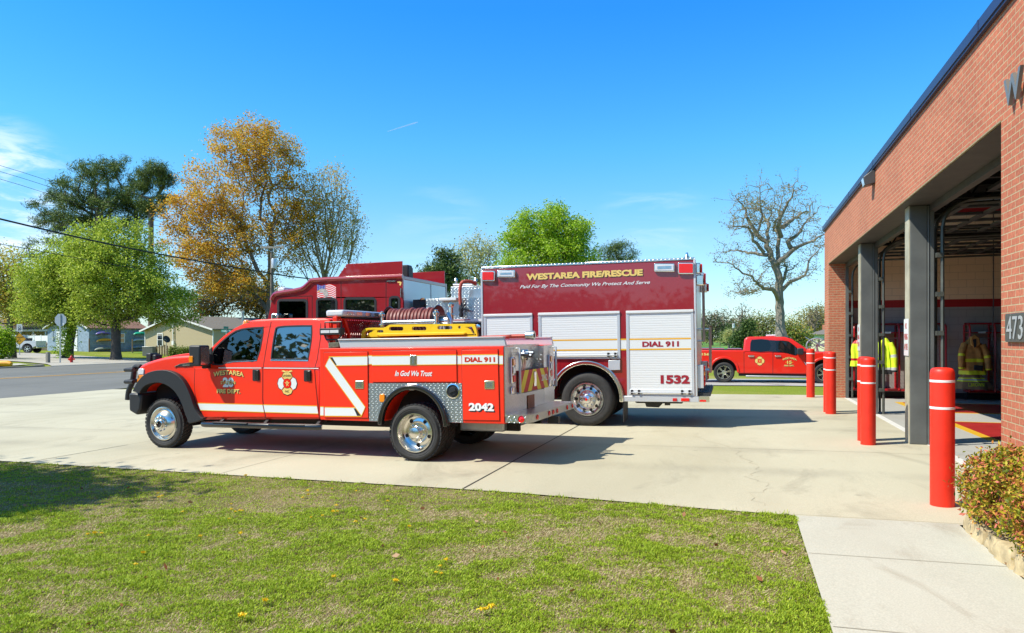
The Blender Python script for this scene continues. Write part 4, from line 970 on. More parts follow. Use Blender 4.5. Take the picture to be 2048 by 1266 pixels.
# lettering on the front door
text_in(T, 'WESTAREA', p1(783, 609), p1(1022, 572), M['gold'], y=CYo-.012, shadow=M['ink_black'], shift=.010, arc=.035, off=.03, spacing=1.05)
text_in(T, '20', p1(857, 690), p1(942, 612), M['stripe_white'], y=CYo-.010, shadow=M['ink_black'], shift=.008, off=.05)
text_in(T, 'STATION', p1(840, 666), p1(955, 642), M['gold'], y=CYo-.013, shadow=M['ink_black'], shift=.004, off=.02)
text_in(T, 'FIRE DEPT.', p1(810, 737), p1(995, 706), M['gold'], y=CYo-.012, shadow=M['ink_black'], shift=.008, off=.03)
ec = p1(1366, 655); er = (p1(1366, 655)[0]-p1(1294, 655)[0])
maltese(T, ec[0], ec[1]-.01, er*1.0, CYo-.010, o, (1, 0), (('LINDEN', er*.62, er*.9), ('NC', -er*.80, er*.4)))
mb = MB(); eg = er*.62; q = [(-1, .05), (-.75, .22), (-.35, .12), (-.12, .02), (0, .22), (.12, .02), (.35, .12), (.75, .22), (1, .05), (.5, -.1), (.1, -.2), (-.1, -.2), (-.5, -.1)]
mb.plate([(ec[0]+a_*eg, ec[1]+er*1.02+b_*eg) for a_, b_ in q], CYo-.011, CYo-.011, single=True); mb.build('eagle_crest', M['gold'], o, fix=False)
# front flare
fo = [(150, 722), (165, 690), (195, 640), (245, 588), (310, 562), (385, 553), (455, 566), (520, 606), (570, 672), (612, 768), (642, 862), (690, 925), (706, 940), (600, 975), (584, 940)]
fi = [(566, 900), (548, 840), (516, 770), (470, 708), (402, 664), (330, 652), (262, 670), (224, 702), (208, 735)]
mb = MB(); mb.plate(L1(smoothline(fo, 2), CYo-.05) + L1(smoothline(fi, 2), CYo-.05), CYo-.085, CYo+.06); mb.build('wheel_flare', M['black'], o, bev=.03, seg=3)
mb = MB(); mb.plate(L1(smoothline(fi, 2)[::-1])+L1([(590, 975), (200, 975)]), CYo+.30, CYo+.34); mb.build('wheel_well', M['seam'], o)
# badge behind the flare, mirror, marker lamps, headlamp
mb = MB(); mb.plate(L1([(474, 528), (520, 505), (590, 495), (615, 505), (615, 525)]), CYo-.012, CYo+.01); vb = mb.build('side_vent', M['black'], o, bev=.004)
mb = MB(); ribbon(mb, L1([(474, 528), (520, 507), (590, 497)]), .010, CYo-.016, CYo-.010); ribbon(mb, L1([(540, 518), (600, 512)]), .022, CYo-.018, CYo-.011); mb.build('badge', M['chrome'], vb)
mx, mz = p1(635, 445, -.22)
mi_ = MB(); mi_.plate([T.P(*z1(a, b), -.22) for a, b in rrect(592, 682, 358, 525, 14)], -.25, -.03); mr = mi_.build('mirror', M['black'], o, bev=.03, seg=3)
mb = MB(); xr_ = T.P(*z1(682, 440), -.22)[0]; mzt, mzb = T.P(*z1(682, 372), -.22)[1], T.P(*z1(682, 512), -.22)[1]; mb.add([(xr_+.002, -.23, mzb), (xr_+.002, -.05, mzb), (xr_+.002, -.05, mzt), (xr_+.002, -.23, mzt)], [(0, 1, 2, 3)]); mb.build('mirror_glass', M['chrome'], mr)
mb = MB(); mb.plate([T.P(*z1(a, b), -.25) for a, b in rrect(587, 618, 443, 495, 4)], -.262, -.2); mb.build('turn_signal', M['lamp_amber'], mr, bev=.006)
am = p1(740, 470); mb = MB(); mb.bar((mx+.05, -.1, mz-.02), (am[0]+.03, CYo+.03, am[1]+.02), .10, .12); mb.bar((mx+.05, -.1, mz-.16), (am[0], CYo+.03, am[1]-.10), .07, .08); mb.build('mirror_arm', M['black'], mr, bev=.015)
mb = MB(); mb.plate(g1([(700, 515), (712, 430), (768, 375), (768, 508)]), CYo-.012, CYo+.02, (), KT, zbelt); mb.build('mirror_sail', M['black'], o)
for a, b in ((1047, 172), (1130, 165)):
    c_ = T.P(*z1(a, b), .62); mb = MB(); mb.lathe([(.075, -.02), (.07, .02), (.05, .045), (.001, .055)], 20, (c_[0], .62 if a < 1100 else .95, c_[1]-.02), 'z'); mb.build('roof_marker', M['lamp_amber'], o, smooth=True)
for yn in (CYo, CW-.26):
    mb = MB(); mb.plate(L1([(183, 560), (196, 540), (234, 545), (232, 590), (186, 592)]), yn-.014, yn+.26); hl = mb.build('headlight', M['lamp_clear'], o, bev=.01)
    mb = MB(); mb.plate(L1([(186, 594), (232, 592), (224, 612), (200, 640), (178, 655), (180, 620)]), yn-.014, yn+.26); mb.build('turn_lamp', M['lamp_amber'], hl, bev=.01)
gf = L1([(176, 560), (176, 650)]); mb = MB(); mb.box(gf[0][0]-.03, gf[0][0]+.1, CYo+.28, CW-.28, gf[1][1], gf[0][1]+.05); mb.build('grille', M['chrome'], o, bev=.02)
# bumper and brush guard
bmp = L1([(116, 735), (170, 735), (218, 745), (206, 860), (180, 912), (118, 875)]); mb = MB(); mb.plate(bmp, CYo-.02, CW+.02); mb.build('front_bumper', M['black'], o, bev=.03)
for yn in (.30, TW-.30):
    mb = MB(); pt = [T.P(*z1(a, b), yn) for a, b in smoothline([(235, 530), (205, 525), (185, 545), (178, 600), (165, 660), (140, 720), (132, 790)], 3)]
    pt = [(x-.09, z) for x, z in pt]
    mb.tube([(x, yn, z) for x, z in pt], .045, 10); mb.build('guard_upright', M['black'], o, smooth=True)
mb = MB(); pu = T.P(*z1(110, 548), .30); pl = T.P(*z1(110, 640), .30)
for q in ((pu[0]+.16, pu[1]), (pl[0]+.16, pl[1])): mb.tube([(q[0]+.25, .02, q[1]), (q[0]+.06, .04, q[1]), (q[0], .2, q[1]), (q[0]-.05, .5, q[1]), (q[0]-.05, TW-.5, q[1]), (q[0], TW-.2, q[1]), (q[0]+.25, TW-.02, q[1])], .035, 10)
mb.build('brush_guard', M['black'], o, smooth=True)
# hood-top lamp seen over the front
c_ = T.P(*z1(310, 445), 1.2); mb = MB(); mb.box(c_[0]-.1, c_[0]+.02, 1.1, 1.3, c_[1]-.1, c_[1]+.06); mb.box(c_[0]+.03, c_[0]+.12, 1.12, 1.28, c_[1]-.08, c_[1]+.03); mb.build('guard_lamp', M['black'], o, bev=.02)
# side step
a, b = p1(686, 985, -.06), p1(1605, 1008, -.06)
mb = MB(); mb.tube([(a[0]-.02, -.0, a[1]), (a[0]+.05, -.03, a[1]), (b[0]-.03, -.03, b[1]), (b[0]+.03, -.0, b[1])], .045, 14); stp = mb.build('side_step', M['black_gloss'], o, smooth=True)
for xa, xb in ((a[0]+.22, a[0]+.9), (a[0]+1.30, a[0]+1.95)):
    mb = MB(); mb.box(xa, xb, -.085, .02, a[1]+.030, a[1]+.050); mb.build('tread_pad', M['black'], stp, bev=.008)
for xx in (a[0]+.3, a[0]+1.15, b[0]-.08): 
    mb = MB(); mb.bar((xx, .0, a[1]), (xx, .25, a[1]+.16), .05); mb.build('step_bracket', M['black'], stp)
# frame and axles
zf = p1(1000, 945)[1]
mb = MB()
for yy in (.62, TW-.7): mb.box(p1(200, 900)[0], p2(1440, 920)[0], yy, yy+.08, zf-.12, zf+.08)
mb.box(p1(900, 900)[0], p1(1560, 900)[0], .45, TW-.45, zf-.05, zf+.12); mb.build('chassis', M['seam'], o)
# wheels
wx, wz = p1(357, 958, CYo-.05); RW = .405
wfx = wx
tyre_wheel(o, wfx, CYo+.02, RW, RW, .235, .27, 'front', 'lug', steer=R(0))
tyre_wheel(o, wfx, CW-.02, RW, RW, .235, .27, 'front', 'lug', far=True)
wx2, _ = p2(779, 995, -.0)
for yy, f in ((.0, 0), (.27, 0)): tyre_wheel(o, wx2, yy, RW, RW, .225, .27, 'dish', 'lug')
for yy in (TW, TW-.27): tyre_wheel(o, wx2, yy, RW, RW, .225, .27, 'dish', 'lug', far=True)
mb = MB(); mb.tube([(wx2, .3, RW), (wx2, TW-.3, RW)], .09, 10); mb.tube([(wfx, .3, RW-.05), (wfx, TW-.3, RW-.05)], .06, 10); mb.lathe([(.05, -.2), (.2, -.12), (.22, 0), (.2, .12), (.05, .2)], 16, (wx2, TW/2, RW)); mb.build('axle', M['seam'], o)
# ---------------- service box
XR = p2(1445, 600)[0]; ZT = p2(760, 352)[1]; ZB = p2(1290, 920)[1]; XF = p2(73, 600)[0]
acx, acz, ar = wx2-.01, p2(775, 905)[1], abs(p2(1005, 905)[0]-p2(540, 905)[0])/2
arch = [(acx+ar*math.cos(R(t)), acz-.02+ar*1.02*math.sin(R(t))) for t in np.linspace(2, 178, 22)]
zl = p2(250, 898)[1]
boxo = [(XF, ZT), (XR, ZT), (XR, ZB), (acx+ar+.02, ZB)] + arch + [(acx-ar-.02, zl), (XF, zl)]
for yy in (0, TW-.42):
    mb = MB(); mb.plate(boxo, yy, yy+.42); mb.build('box_body', PO, o, bev=.012, seg=2)
mb = MB(); mb.box(XF+.02, XR-.012, .425, TW-.425, zl+.28, zl+.42); mb.box(XF+.02, XF+.06, .43, TW-.43, zl+.43, ZT-.01); mb.box(XR-.9, XR-.86, .43, TW-.43, zl+.43, ZT-.01); mb.build('bed', M['diamond_side'], o)
mb = MB(); mb.plate(arch+[(acx-ar, acz-.1), (acx+ar, acz-.1)], .40, .41); mb.build('wheel_well', M['seam'], o)
# tank in the bed
mb = MB(); mb.box(XF+.5, XR-1.0, .5, TW-.5, zl+.42, ZT+.02); mb.build('water_tank', M['alu'], o, bev=.02)
dp = [p2(440, 619), p2(1130, 619), (p2(1137, 619)[0], ZB+.004), (acx+ar+.03, ZB+.004)] + [(acx+(ar+.012)*math.cos(R(t)), acz-.02+(ar+.012)*1.02*math.sin(R(t))) for t in np.linspace(2, 178, 22)] + [(acx-ar-.03, zl+.004), (p2(441, 800)[0], zl+.004)]
mb = MB(); mb.plate(dp, -.006, .002); mb.build('fender_panel', M['diamond_side'], o)
r0, r1 = ar-.012, ar+.055
ring = [(acx+r1*math.cos(R(t)), acz-.05+r1*1.04*math.sin(R(t))) for t in np.linspace(-1, 181, 26)]; ring2 = [(acx+r0*math.cos(R(t)), acz-.05+r0*1.04*math.sin(R(t))) for t in np.linspace(181, -1, 26)]
mb = MB(); mb.plate(ring+ring2, -.075, .03); mb.build('wheel_flare', M['black_gloss'], o, bev=.02, seg=3)
def bdoor(pts, latch):
    mb = MB(); mb.plate(L2(pts), -.014, -.002); d = mb.build('box_door', PO, o, bev=.004)
    mb = MB(); ribbon(mb, L2(pts), .014, -.004, -.0005, closed=True); mb.build('door_gap', M['seam'], d)
    x0, x1, y0, y1 = latch; mb = MB(); mb.plate(L2(rrect(x0, x1, y0, y1, 5)), -.022, -.013); l = mb.build('latch', M['chrome'], d, bev=.004)
    mb = MB(); mb.plate(L2(rrect(x0+12, x1-12, y0+10, (y0+y1)/2-4 if y1-y0 > 70 else y1-10, 3)), -.024, -.021); mb.plate(L2(rrect((x0+x1)/2-10, (x0+x1)/2+10, y0+14, y1-10, 3)), -.028, -.022); mb.build('latch_paddle', M['steel'], l)
    return d
bdoor([(105, 391), (431, 386), (437, 877), (112, 875)], (341, 404, 601, 660))
bdoor([(467, 379), (1092, 374), (1096, 609), (470, 611)], (749, 800, 411, 487))
bdoor([(1130, 373), (1400, 368), (1413, 896), (1142, 892)], (1303, 1376, 600, 663))
def bstripe(pts_w, edges, y=-.017):
    mb = MB(); mb.plate(L2(pts_w), y, y, single=True); s = mb.build('stripe', M['stripe_white'], o, fix=False)
    mb = MB()
    for e in edges: ribbon(mb, L2(e), .011, y-.0012, y-.0002)
    mb.build('stripe_edge', M['stripe_yellow'], s)
bstripe([(145, 425), (432, 421), (432, 484), (190, 487)], [[(145, 422), (432, 418)], [(190, 489), (432, 486)]])
bstripe([(466, 420), (1092, 412), (1092, 477), (466, 483)], [[(466, 417), (1092, 409)], [(466, 486), (1092, 480)]])
bstripe([(1136, 411), (1401, 408), (1402, 473), (1136, 476)], [[(1136, 408), (1401, 405)], [(1136, 480), (1402, 476)]])
for aa, bb in ((434, 464), (1095, 1130), (1404, 1437)):
    bstripe([(aa, 416), (bb, 416), (bb, 476), (aa, 476)], [[(aa, 413), (bb, 413)], [(aa, 480), (bb, 480)]], -.003)
bstripe([(150, 428), (120, 490), (388, 858), (414, 797)], [[(150, 426), (118, 490), (388, 862)], [(150, 426), (417, 797), (388, 862)]], -.019)
bstripe([(114, 800), (345, 803), (382, 862), (114, 860)], [[(114, 797), (345, 800)], [(114, 863), (388, 866)]], -.016)
bstripe([(77, 797), (102, 797), (102, 858), (77, 858)], [[(77, 794), (102, 794)], [(77, 861), (102, 861)]], -.003)
for tri in ([(148, 428), (185, 484), (205, 484), (172, 427)], [(330, 806), (350, 806), (388, 860), (355, 860)]):
    decal(T, 'stripe_fold', L2(tri), M['ink_black'], -.018)
text_in(T, 'DIAL 911', p2(1156, 462), p2(1380, 424), M['ink_red'], y=-.020, shadow=M['stripe_yellow'], shift=.004, off=.04)
text_in(T, 'In God We Trust', p2(636, 566), p2(914, 526), M['ink_white'], y=-.018, shear=.35, off=.025)
text_in(T, '2042', p2(1186, 824), p2(1372, 768), M['ink_white'], y=-.019, shadow=M['ink_black'], shift=.016, off=.05)
fc = p2(1067, 678); mb = MB(); mb.lathe([(.105, -.004), (.105, -.018), (.09, -.022), (.085, -.01)], 32, (fc[0], 0, fc[1])); fl_ = mb.build('fuel_cap', M['chrome'], o, smooth=True)
mb = MB(); mb.lathe([(.085, -.010), (.06, -.012), (.055, -.03), (.001, -.032)], 24, (fc[0], 0, fc[1])); mb.bar((fc[0]-.05, -.035, fc[1]-.02), (fc[0]+.05, -.035, fc[1]+.02), .02); mb.build('cap', M['black'], fl_, smooth=True)
mb = MB(); mb.plate(L2(rrect(523, 564, 699, 761, 14)), -.03, -.006); mb.build('marker_light', M['lamp_amber'], o, bev=.01, seg=3)
mb = MB(); mb.plate(L2(rrect(719, 816, 622, 671, 16)), -.025, -.006); ml = mb.build('scene_light', M['chrome'], o, bev=.01, seg=3)
mb = MB(); mb.plate(L2(rrect(732, 803, 632, 652, 6)), -.032, -.025); mb.build('lens', M['lamp_clear'], ml, bev=.004)
# top rails
r_t, r_b = p2(222, 300, .03)[1], p2(222, 354, .03)[1]
for yy in (.03, TW-.08):
    mb = MB(); xs = p2(212, 330, .03)[0]; xe = p2(1443, 310, .03)[0]
    mb.plate([(xs, r_t), (xe, r_t+.0), (xe+.03, ZT+.002), (xs+.03, ZT+.002)], yy, yy+.05); mb.box(xs, xe, yy-.02, yy+.09, r_t+.002, r_t+.018); mb.build('top_rail', M['alu_paint'], o, bev=.004)
mb = MB(); mb.plate(L2([(137, 318), (218, 314), (218, 355), (137, 360)], .06), .05, .2); mb.build('strap', mat('olive strap', (.12, .13, .09), .9, var=.4, vscale=30), o, bev=.01)
# headache rack with expanded mesh, light bar, flood lamps
xa = T.P(*z2(195, 250), .12)[0]; zt_ = T.P(*z2(190, 125), .12)[1]
zbm = ZT-.02
hr = bpy.data.objects.new('headache_rack', None); COL.objects.link(hr); hr.parent = o; hr.empty_display_size = .2
mb = MB()
for yy in (.12, TW-.12): mb.bar((xa, yy, zbm), (xa, yy, zt_), .07)
mb.bar((xa, .12, zt_), (xa, TW-.12, zt_), .07); mb.bar((xa, .12, zbm+.06), (xa, TW-.12, zbm+.06), .05); mb.bar((xa+.01, .55, zbm), (xa+.01, .30, zt_), .05)
mb.build('rack_frame', PO, hr, bev=.006)
mb = MB(); hgt = zt_-zbm
for k in range(-30, 60):
    for s in (1, -1):
        y0_ = .15+k*.06; p_ = []
        ya_, yb_ = y0_, y0_+s*hgt*.6
        za_, zb2 = zbm, zt_
        # clip to the frame
        def at(y_): return za_+(zb2-za_)*(y_-ya_)/(yb_-ya_)
        lo, hi = min(ya_, yb_), max(ya_, yb_); l2, h2 = max(lo, .15), min(hi, TW-.15)
        if h2-l2 < .02: continue
        mb.bar((xa, l2, at(l2)), (xa, h2, at(h2)), .008, .014)
mb.build('mesh_panel', M['rack_red'], hr)
lb0 = T.P(*z2(168, 92), .12); zl0 = lb0[1]
mb = MB(); mb.box(xa-.17, xa+.14, .10, TW-.22, zl0-.065, zl0+.035)
lbm = mb.build('light_bar', M['lamp_clear'], hr, bev=.03, seg=3)
mb = MB(); mb.box(xa-.12, xa+.1, .2, TW-.32, zl0-.09, zl0-.067); mb.build('bar_base', M['black'], lbm)
mb = MB()
for k in range(7): mb.box(xa+.138, xa+.146, .2+k*.26, .36+k*.26, zl0-.04, zl0+.012)
mb.build('lens_module', M['chrome'], lbm)
fl0, fl1 = T.P(*z2(64, 262), .0), T.P(*z2(220, 207), .0)
mb = MB(); mb.box(fl0[0], fl1[0], .02, .14, fl0[1], fl1[1]); fd = mb.build('flood_lamp', M['black'], o, bev=.008)
for k in (0, 1):
    xx = fl0[0]+.03+k*(fl1[0]-fl0[0]-.05)/2; mb = MB(); mb.box(xx, xx+(fl1[0]-fl0[0]-.07)/2, .012, .019, fl0[1]+.03, fl1[1]-.03); mb.build('lens', M['lamp_clear'], fd)
mb = MB(); xm = (fl0[0]+fl1[0])/2
mb.tube([(fl0[0]+.06, .08, fl1[1]), (fl0[0]+.06, .08, fl1[1]+.09), (fl1[0]-.02, .08, fl1[1]+.09), (fl1[0]-.02, .08, fl1[1])], .012, 6)
mb.tube([(fl0[0]+.05, .08, fl0[1]), (fl0[0]+.08, .08, fl0[1]-.07), (fl1[0]-.08, .08, fl0[1]-.07), (fl1[0]-.02, .08, fl0[1])], .012, 6); mb.tube([(xm+.08, .08, fl0[1]-.07), (xm+.08, .08, ZT)], .022, 8); mb.build('lamp_bracket', M['black'], fd, smooth=True)
# hose reel
yr = 1.25
ra, rb = T.P(*z2(598, 110), yr)[0], T.P(*z2(955, 110), yr)[0]; rzc = T.P(*z2(780, 160), yr)[1]; rr_ = abs(T.P(*z2(780, 62), yr)[1]-rzc)
hrl = bpy.data.objects.new('hose_reel', None); COL.objects.link(hrl); hrl.parent = o; hrl.location = (0, yr, rzc); hrl.empty_display_size = .2
mb = MB(); nt = 13; pts = []
for i in range(nt*24+1):
    t = i/24; pts.append((ra+.03+(rb-ra-.06)*t/nt, (rr_-.03)*math.cos(2*math.pi*t), (rr_-.03+.012*math.sin(t*2.3))*math.sin(2*math.pi*t)))
mb.tube(pts, (rb-ra)/nt*.54, 8); mb.build('hose_coil', M['hose'], hrl, smooth=True)
mb = MB(); mb.lathe([(rr_-.06, ra), (rr_-.06, rb)], 32, axis='x'); mb.build('drum', M['black'], hrl, smooth=True)
for xx in (ra-.02, rb):
    mb = MB(); mb.lathe([(.03, xx), (rr_+.035, xx), (rr_+.045, xx+.01), (rr_+.035, xx+.02), (.03, xx+.02)], 36, axis='x'); mb.build('reel_disc', M['black_gloss'], hrl, smooth=True)
for xx in (ra-.05, rb+.04): mb = MB(); mb.bar((xx, -.2, -rzc+ZT-.0), (xx, 0, 0), .05); mb.bar((xx, .2, -rzc+ZT), (xx, 0, 0), .05); mb.build('reel_stand', M['steel'], hrl)
mb = MB(); mb.tube([(rb+.02, 0, 0), (rb+.18, 0, 0)], .07, 14); mb.tube([(rb+.12, 0, .03), (rb+.2, -.05, .1), (rb+.24, -.05, .0), (rb+.24, -.05, -.2)], .035, 10); mb.build('swivel_joint', M['steel'], hrl, smooth=True)
# roller guide in front of the reel
yg = .72
ga, gb = T.P(*z2(548, 168), yg), T.P(*z2(930, 166), yg)
rg = bpy.data.objects.new('hose_roller', None); COL.objects.link(rg); rg.parent = o; rg.empty_display_size = .1
mb = MB(); mb.tube([(ga[0], yg, ga[1]), (gb[0], yg, ga[1])], .034, 14); mb.build('roller', M['alu'], rg, smooth=True)
for q in (ga[0]-.03, gb[0]+.02):
    mb = MB(); mb.lathe([(.05, -.08), (.055, -.02), (.035, .0), (.032, .10), (.05, .115), (.05, .15), (.025, .175), (.03, .19), (.001, .2)], 16, (q, yg, ga[1]-.02), 'z'); mb.build('fitting', M['chrome'], rg, smooth=True)
    mb = MB(); mb.bar((q, yg, ga[1]-.1), (q, yg, ZT), .05); mb.build('bracket', M['steel'], rg)
q = T.P(*z2(1050, 100), 1.7); mb = MB(); mb.lathe([(.05, -.12), (.055, -.02), (.035, .0), (.032, .10), (.05, .115), (.05, .15), (.001, .19)], 16, (q[0], 1.7, q[1]), 'z'); mb.tube([(q[0], 1.7, q[1]-.1), (q[0], 1.7, ZT)], .03, 8); mb.build('pipe_fitting', M['chrome'], o, smooth=True)
# ---------------- tail
def px_(x, y, xx=None): return T.PX(*z2(x, y), XR if xx is None else xx)
TB = bpy.data.objects.new('tail_panel', None); COL.objects.link(TB); TB.parent = o; TB.empty_display_size = .2
zdk = px_(1460, 850)[1]
XB = T.P(*z2(1640, 880), .0)[0]; bz0, bz1 = T.P(*z2(1500, 915), 0)[1], T.P(*z2(1500, 856), 0)[1]
for ya_, yb_ in ((.01, .56), (TW-.56, TW-.01)): mb = MB(); mb.box(XR, XR+.012, ya_, yb_, bz1-.03, ZT-.004); mb.build('rear_panel', M['steel'], TB)
mb = MB(); mb.box(XR, XR+.010, .56, TW-.56, bz1-.03, px_(1600, 690)[1]); mb.build('lower_panel', M['diamond'], TB)
mb = MB(); mb.box(XR-.12, XR-.11, .425, TW-.425, px_(1600, 700)[1]-.05, ZT+.02); mb.box(XR-.109, XR-.002, .425, .435, px_(1600, 700)[1]-.05, ZT-.01); mb.box(XR-.109, XR-.002, TW-.435, TW-.425, px_(1600, 700)[1]-.05, ZT-.01); mb.build('recess_panel', M['diamond'], TB)
for yy, f in ((.20, 0), (TW-.34, 1)):
    a0, a1 = px_(1500, 620)[1], px_(1500, 425)[1]
    mb = MB(); mb.box(XR+.012, XR+.045, yy, yy+.15, a0, a1); lh = mb.build('tail_light', M['chrome'], TB, bev=.02, seg=3)
    for k, m in enumerate((M['lamp_red'], M['lamp_clear'], M['lamp_amber'])):
        za = a0+.02+k*(a1-a0-.02)/3; mb = MB(); mb.box(XR+.044, XR+.056, yy+.03, yy+.12, za, za+(a1-a0)/3-.03); mb.build('lens', m, lh, bev=.008)
    b0, b1 = px_(1500, 700)[1], px_(1500, 643)[1]
    mb = MB(); mb.box(XR+.012, XR+.045, yy, yy+.15, b0, b1); mb.build('strobe_light', M['chrome'], TB, bev=.02, seg=3)
    mb = MB(); mb.tube([(XR+.03, yy+.22, a1+.12), (XR+.08, yy+.22, a1+.12), (XR+.08, yy+.22, b0), (XR+.03, yy+.22, b0)], .018, 10); mb.build('grab_rail', M['alu_paint'], TB, smooth=True)
# chevron door
ca, cb = px_(1537, 700), px_(1752, 500)
cy0, cy1 = .50, TW-.42; cz0, cz1 = px_(1560, 690)[1], px_(1560, 525)[1]
mb = MB(); mb.box(XR+.012, XR+.04, cy0, cy1, cz0, cz1); cd_ = mb.build('chevron_door', M['chev_red'], TB, bev=.006)
mb = MB(); cw_ = cy1-cy0; chh = cz1-cz0
for k in range(-1, 5):
    for sgn_ in (0, 1):
        y0_ = cy0+cw_/2*sgn_; 
        a_ = k*.36
        pts = [(a_, 0), (a_+.18, 0), (a_+.18+chh*.8, chh), (a_+chh*.8, chh)]
        half = cw_/2
        # clip polygon to 0..half in y
        def clip(P, lim, keep):
            out = []
            for i in range(len(P)):
                p_, q_ = P[i], P[(i+1) % len(P)]; ip, iq = keep(p_[0]), keep(q_[0])
                if ip: out.append(p_)
                if ip != iq: t_ = (lim-p_[0])/(q_[0]-p_[0]); out.append((lim, p_[1]+t_*(q_[1]-p_[1])))
            return out
        P_ = clip(clip(pts, 0, lambda a: a >= 0), half, lambda a: a <= half) if True else pts
        if len(P_) < 3: continue
        vs = [(XR+.0405, (cy0+p_[0]) if not sgn_ else (cy1-p_[0]), cz0+p_[1]) for p_ in P_]
        mb.add(vs, [tuple(range(len(vs)))])
mb.build('chevron', M['chev_yellow'], cd_, fix=False)
mb = MB(); ym = (cy0+cy1)/2; mb.box(XR+.041, XR+.055, ym-.05, ym+.05, cz1-.26, cz1-.04); mb.build('latch', M['chrome'], cd_, bev=.006)
text('2042', lambda a_, b_: (XR+.043, cy1-.36+a_, cz1-.2+b_), M['ink_white'], cd_, .3, .1, 'lettering', off=.03)
# pump outlets and hanging nozzles in the recess
q = px_(1590, 400); mb = MB()
for k, (yy, zz) in enumerate(((.72, ZT-.12), (.86, ZT-.15), (.95, ZT-.11))):
    mb.lathe([(.03, 0), (.055, .02), (.055, .08), (.03, .1), (.028, .22)], 14, (XR-.11, yy, zz), 'x')
    mb.tube([(XR-.03, yy, zz-.03), (XR-.03, yy+.02, zz-.14), (XR-.04, yy-.02, zz-.26), (XR-.03, yy, zz-.36)], [.022, .016, .018, .010], 8)
mb.build('nozzle', M['steel'], TB, smooth=True)
mb = MB(); mb.lathe([(.001, .0), (.075, .0), (.085, .02), (.06, .05), (.001, .055)], 20, (XR-.11, 1.22, ZT-.14), 'x'); mb.build('gauge', M['chrome'], TB, smooth=True)
# registration plate, step bumper
pl_ = px_(1638, 756); mb = MB(); mb.box(XR+.012, XR+.02, pl_[0]-.16, pl_[0]+.16, pl_[1]-.1, pl_[1]+.1); mb.build('rear_plate', mat('copper plate', (.30, .12, .06), .5, metal=.4), TB, bev=.004)
bp_ = bpy.data.objects.new('step_bumper', None); COL.objects.link(bp_); bp_.parent = o; bp_.empty_display_size = .2
mb = MB(); stp_o = [(XR+.013, .0), (XR+.30, .0), (XB, .12), (XB, TW-.12), (XR+.30, TW), (XR+.013, TW)]
mb.add([(x, y, bz1) for x, y in stp_o]+[(x, y, bz0) for x, y in stp_o], [tuple(range(6)), tuple(range(6, 12))[::-1]]+[(i, (i+1) % 6, 6+(i+1) % 6, 6+i) for i in range(6)]); mb.build('step_deck', M['diamond'], bp_)
for k, yy in enumerate((.30, .85, 1.05, 1.25, 1.8, 2.1)):
    mb = MB(); mb.lathe([(.035, XB), (.035, XB+.012), (.001, XB+.016)], 16, (0, yy, (bz0+bz1)/2), 'x'); mb.build('marker_light', M['lamp_red'], bp_, smooth=True)
lx = T.P(*z2(1605, 885), 0); mb = MB(); mb.lathe([(.045, -.012), (.045, 0), (.001, -.016)], 16, (XR+.24, -.001, (bz0+bz1)/2), 'y'); mb.build('marker_light', M['lamp_red'], bp_, smooth=True)
mb = MB(); mb.bar((XB-.1, TW/2, bz0-.07), (XB+.06, TW/2, bz0-.07), .10); mb.build('tow_hitch', M['black'], bp_)
mb = MB(); mb.box(XR-.9, XR-.2, .5, TW-.5, zl-.16, zl+.1); mb.build('under_tank', M['galv'], o, bev=.03)
# ---------------- yellow backboard lying on its edge against the roller (a thing of its own)
YB = .42
bb = thing('rescue_backboard', 'yellow plastic rescue backboard standing on its edge on the utility truck bed', 'backboard', T.o.location, R(-2.8), None, -.0145)
def B2(pts): return [T.P(*z2(x, y), YB) for x, y in pts]
bo = B2(smoothline([(381, 300), (381, 262), (388, 232), (408, 215), (432, 208), (480, 206), (545, 206), (568, 198), (588, 186), (610, 183), (800, 181), (1000, 179), (1208, 178), (1228, 190), (1238, 220), (1246, 262), (1248, 283)], 2)) 
hl_ = [B2(rrect(588, 694, 199, 228, 12)), B2(rrect(758, 866, 198, 226, 12)), B2(rrect(948, 1060, 193, 218, 11)), B2(circ(1112, 203, 11, 12)), B2([(1175, 200), (1205, 198), (1224, 240), (1226, 262), (1208, 245), (1196, 222), (1178, 212)]), B2(rrect(498, 546, 224, 242, 8)), B2([(402, 270), (405, 245), (425, 228), (462, 222), (468, 234), (440, 246), (425, 268), (408, 282)])]
mb = MB(); mb.plate(bo, YB, YB+.055, hl_); mb.build('board', M['yellow_plastic'], bb, bev=.012, seg=3)
mb = MB(); mb.plate(B2(smoothline([(510, 262), (520, 252), (800, 246), (1140, 240), (1148, 248), (1140, 258), (800, 264), (520, 272)], 2)), YB-.02, YB); mb.build('rib', M['yellow_plastic'], bb, bev=.01, seg=3)
# red hose laid flat over the tail
hs_ = thing('fire_hose', 'flat red fire hose with a metal coupling lying on the utility truck tail', 'hose', T.o.location, R(-2.8), None, -.0145)
za_ = T.P(*z2(1400, 278), .5)[1]; xa_, xb_ = T.P(*z2(1250, 280), .5)[0], T.P(*z2(1610, 272), .5)[0]
mb = MB(); P_ = smoothline([(xa_-.25, .5, za_-.02), (xa_+.1, .5, za_), (xa_+.45, .47, za_+.01), ((xa_+xb_)/2+.15, .52, za_+.02), (xb_, .5, za_+.02)], 6)
mb.tube(P_, .04, 10); mb.v = [(x, .5+(y-.5)*1.6, za_+(z-za_)*.7) for x, y, z in mb.v]; mb.build('hose_body', M['hose_red'], hs_, smooth=True)
mb = MB(); mb.lathe([(.03, xb_-.02), (.055, xb_), (.055, xb_+.08), (.065, xb_+.085), (.065, xb_+.12), (.03, xb_+.121)], 18, (0, .5, za_+.02), 'x'); mb.build('coupling', M['alu'], hs_, smooth=True)
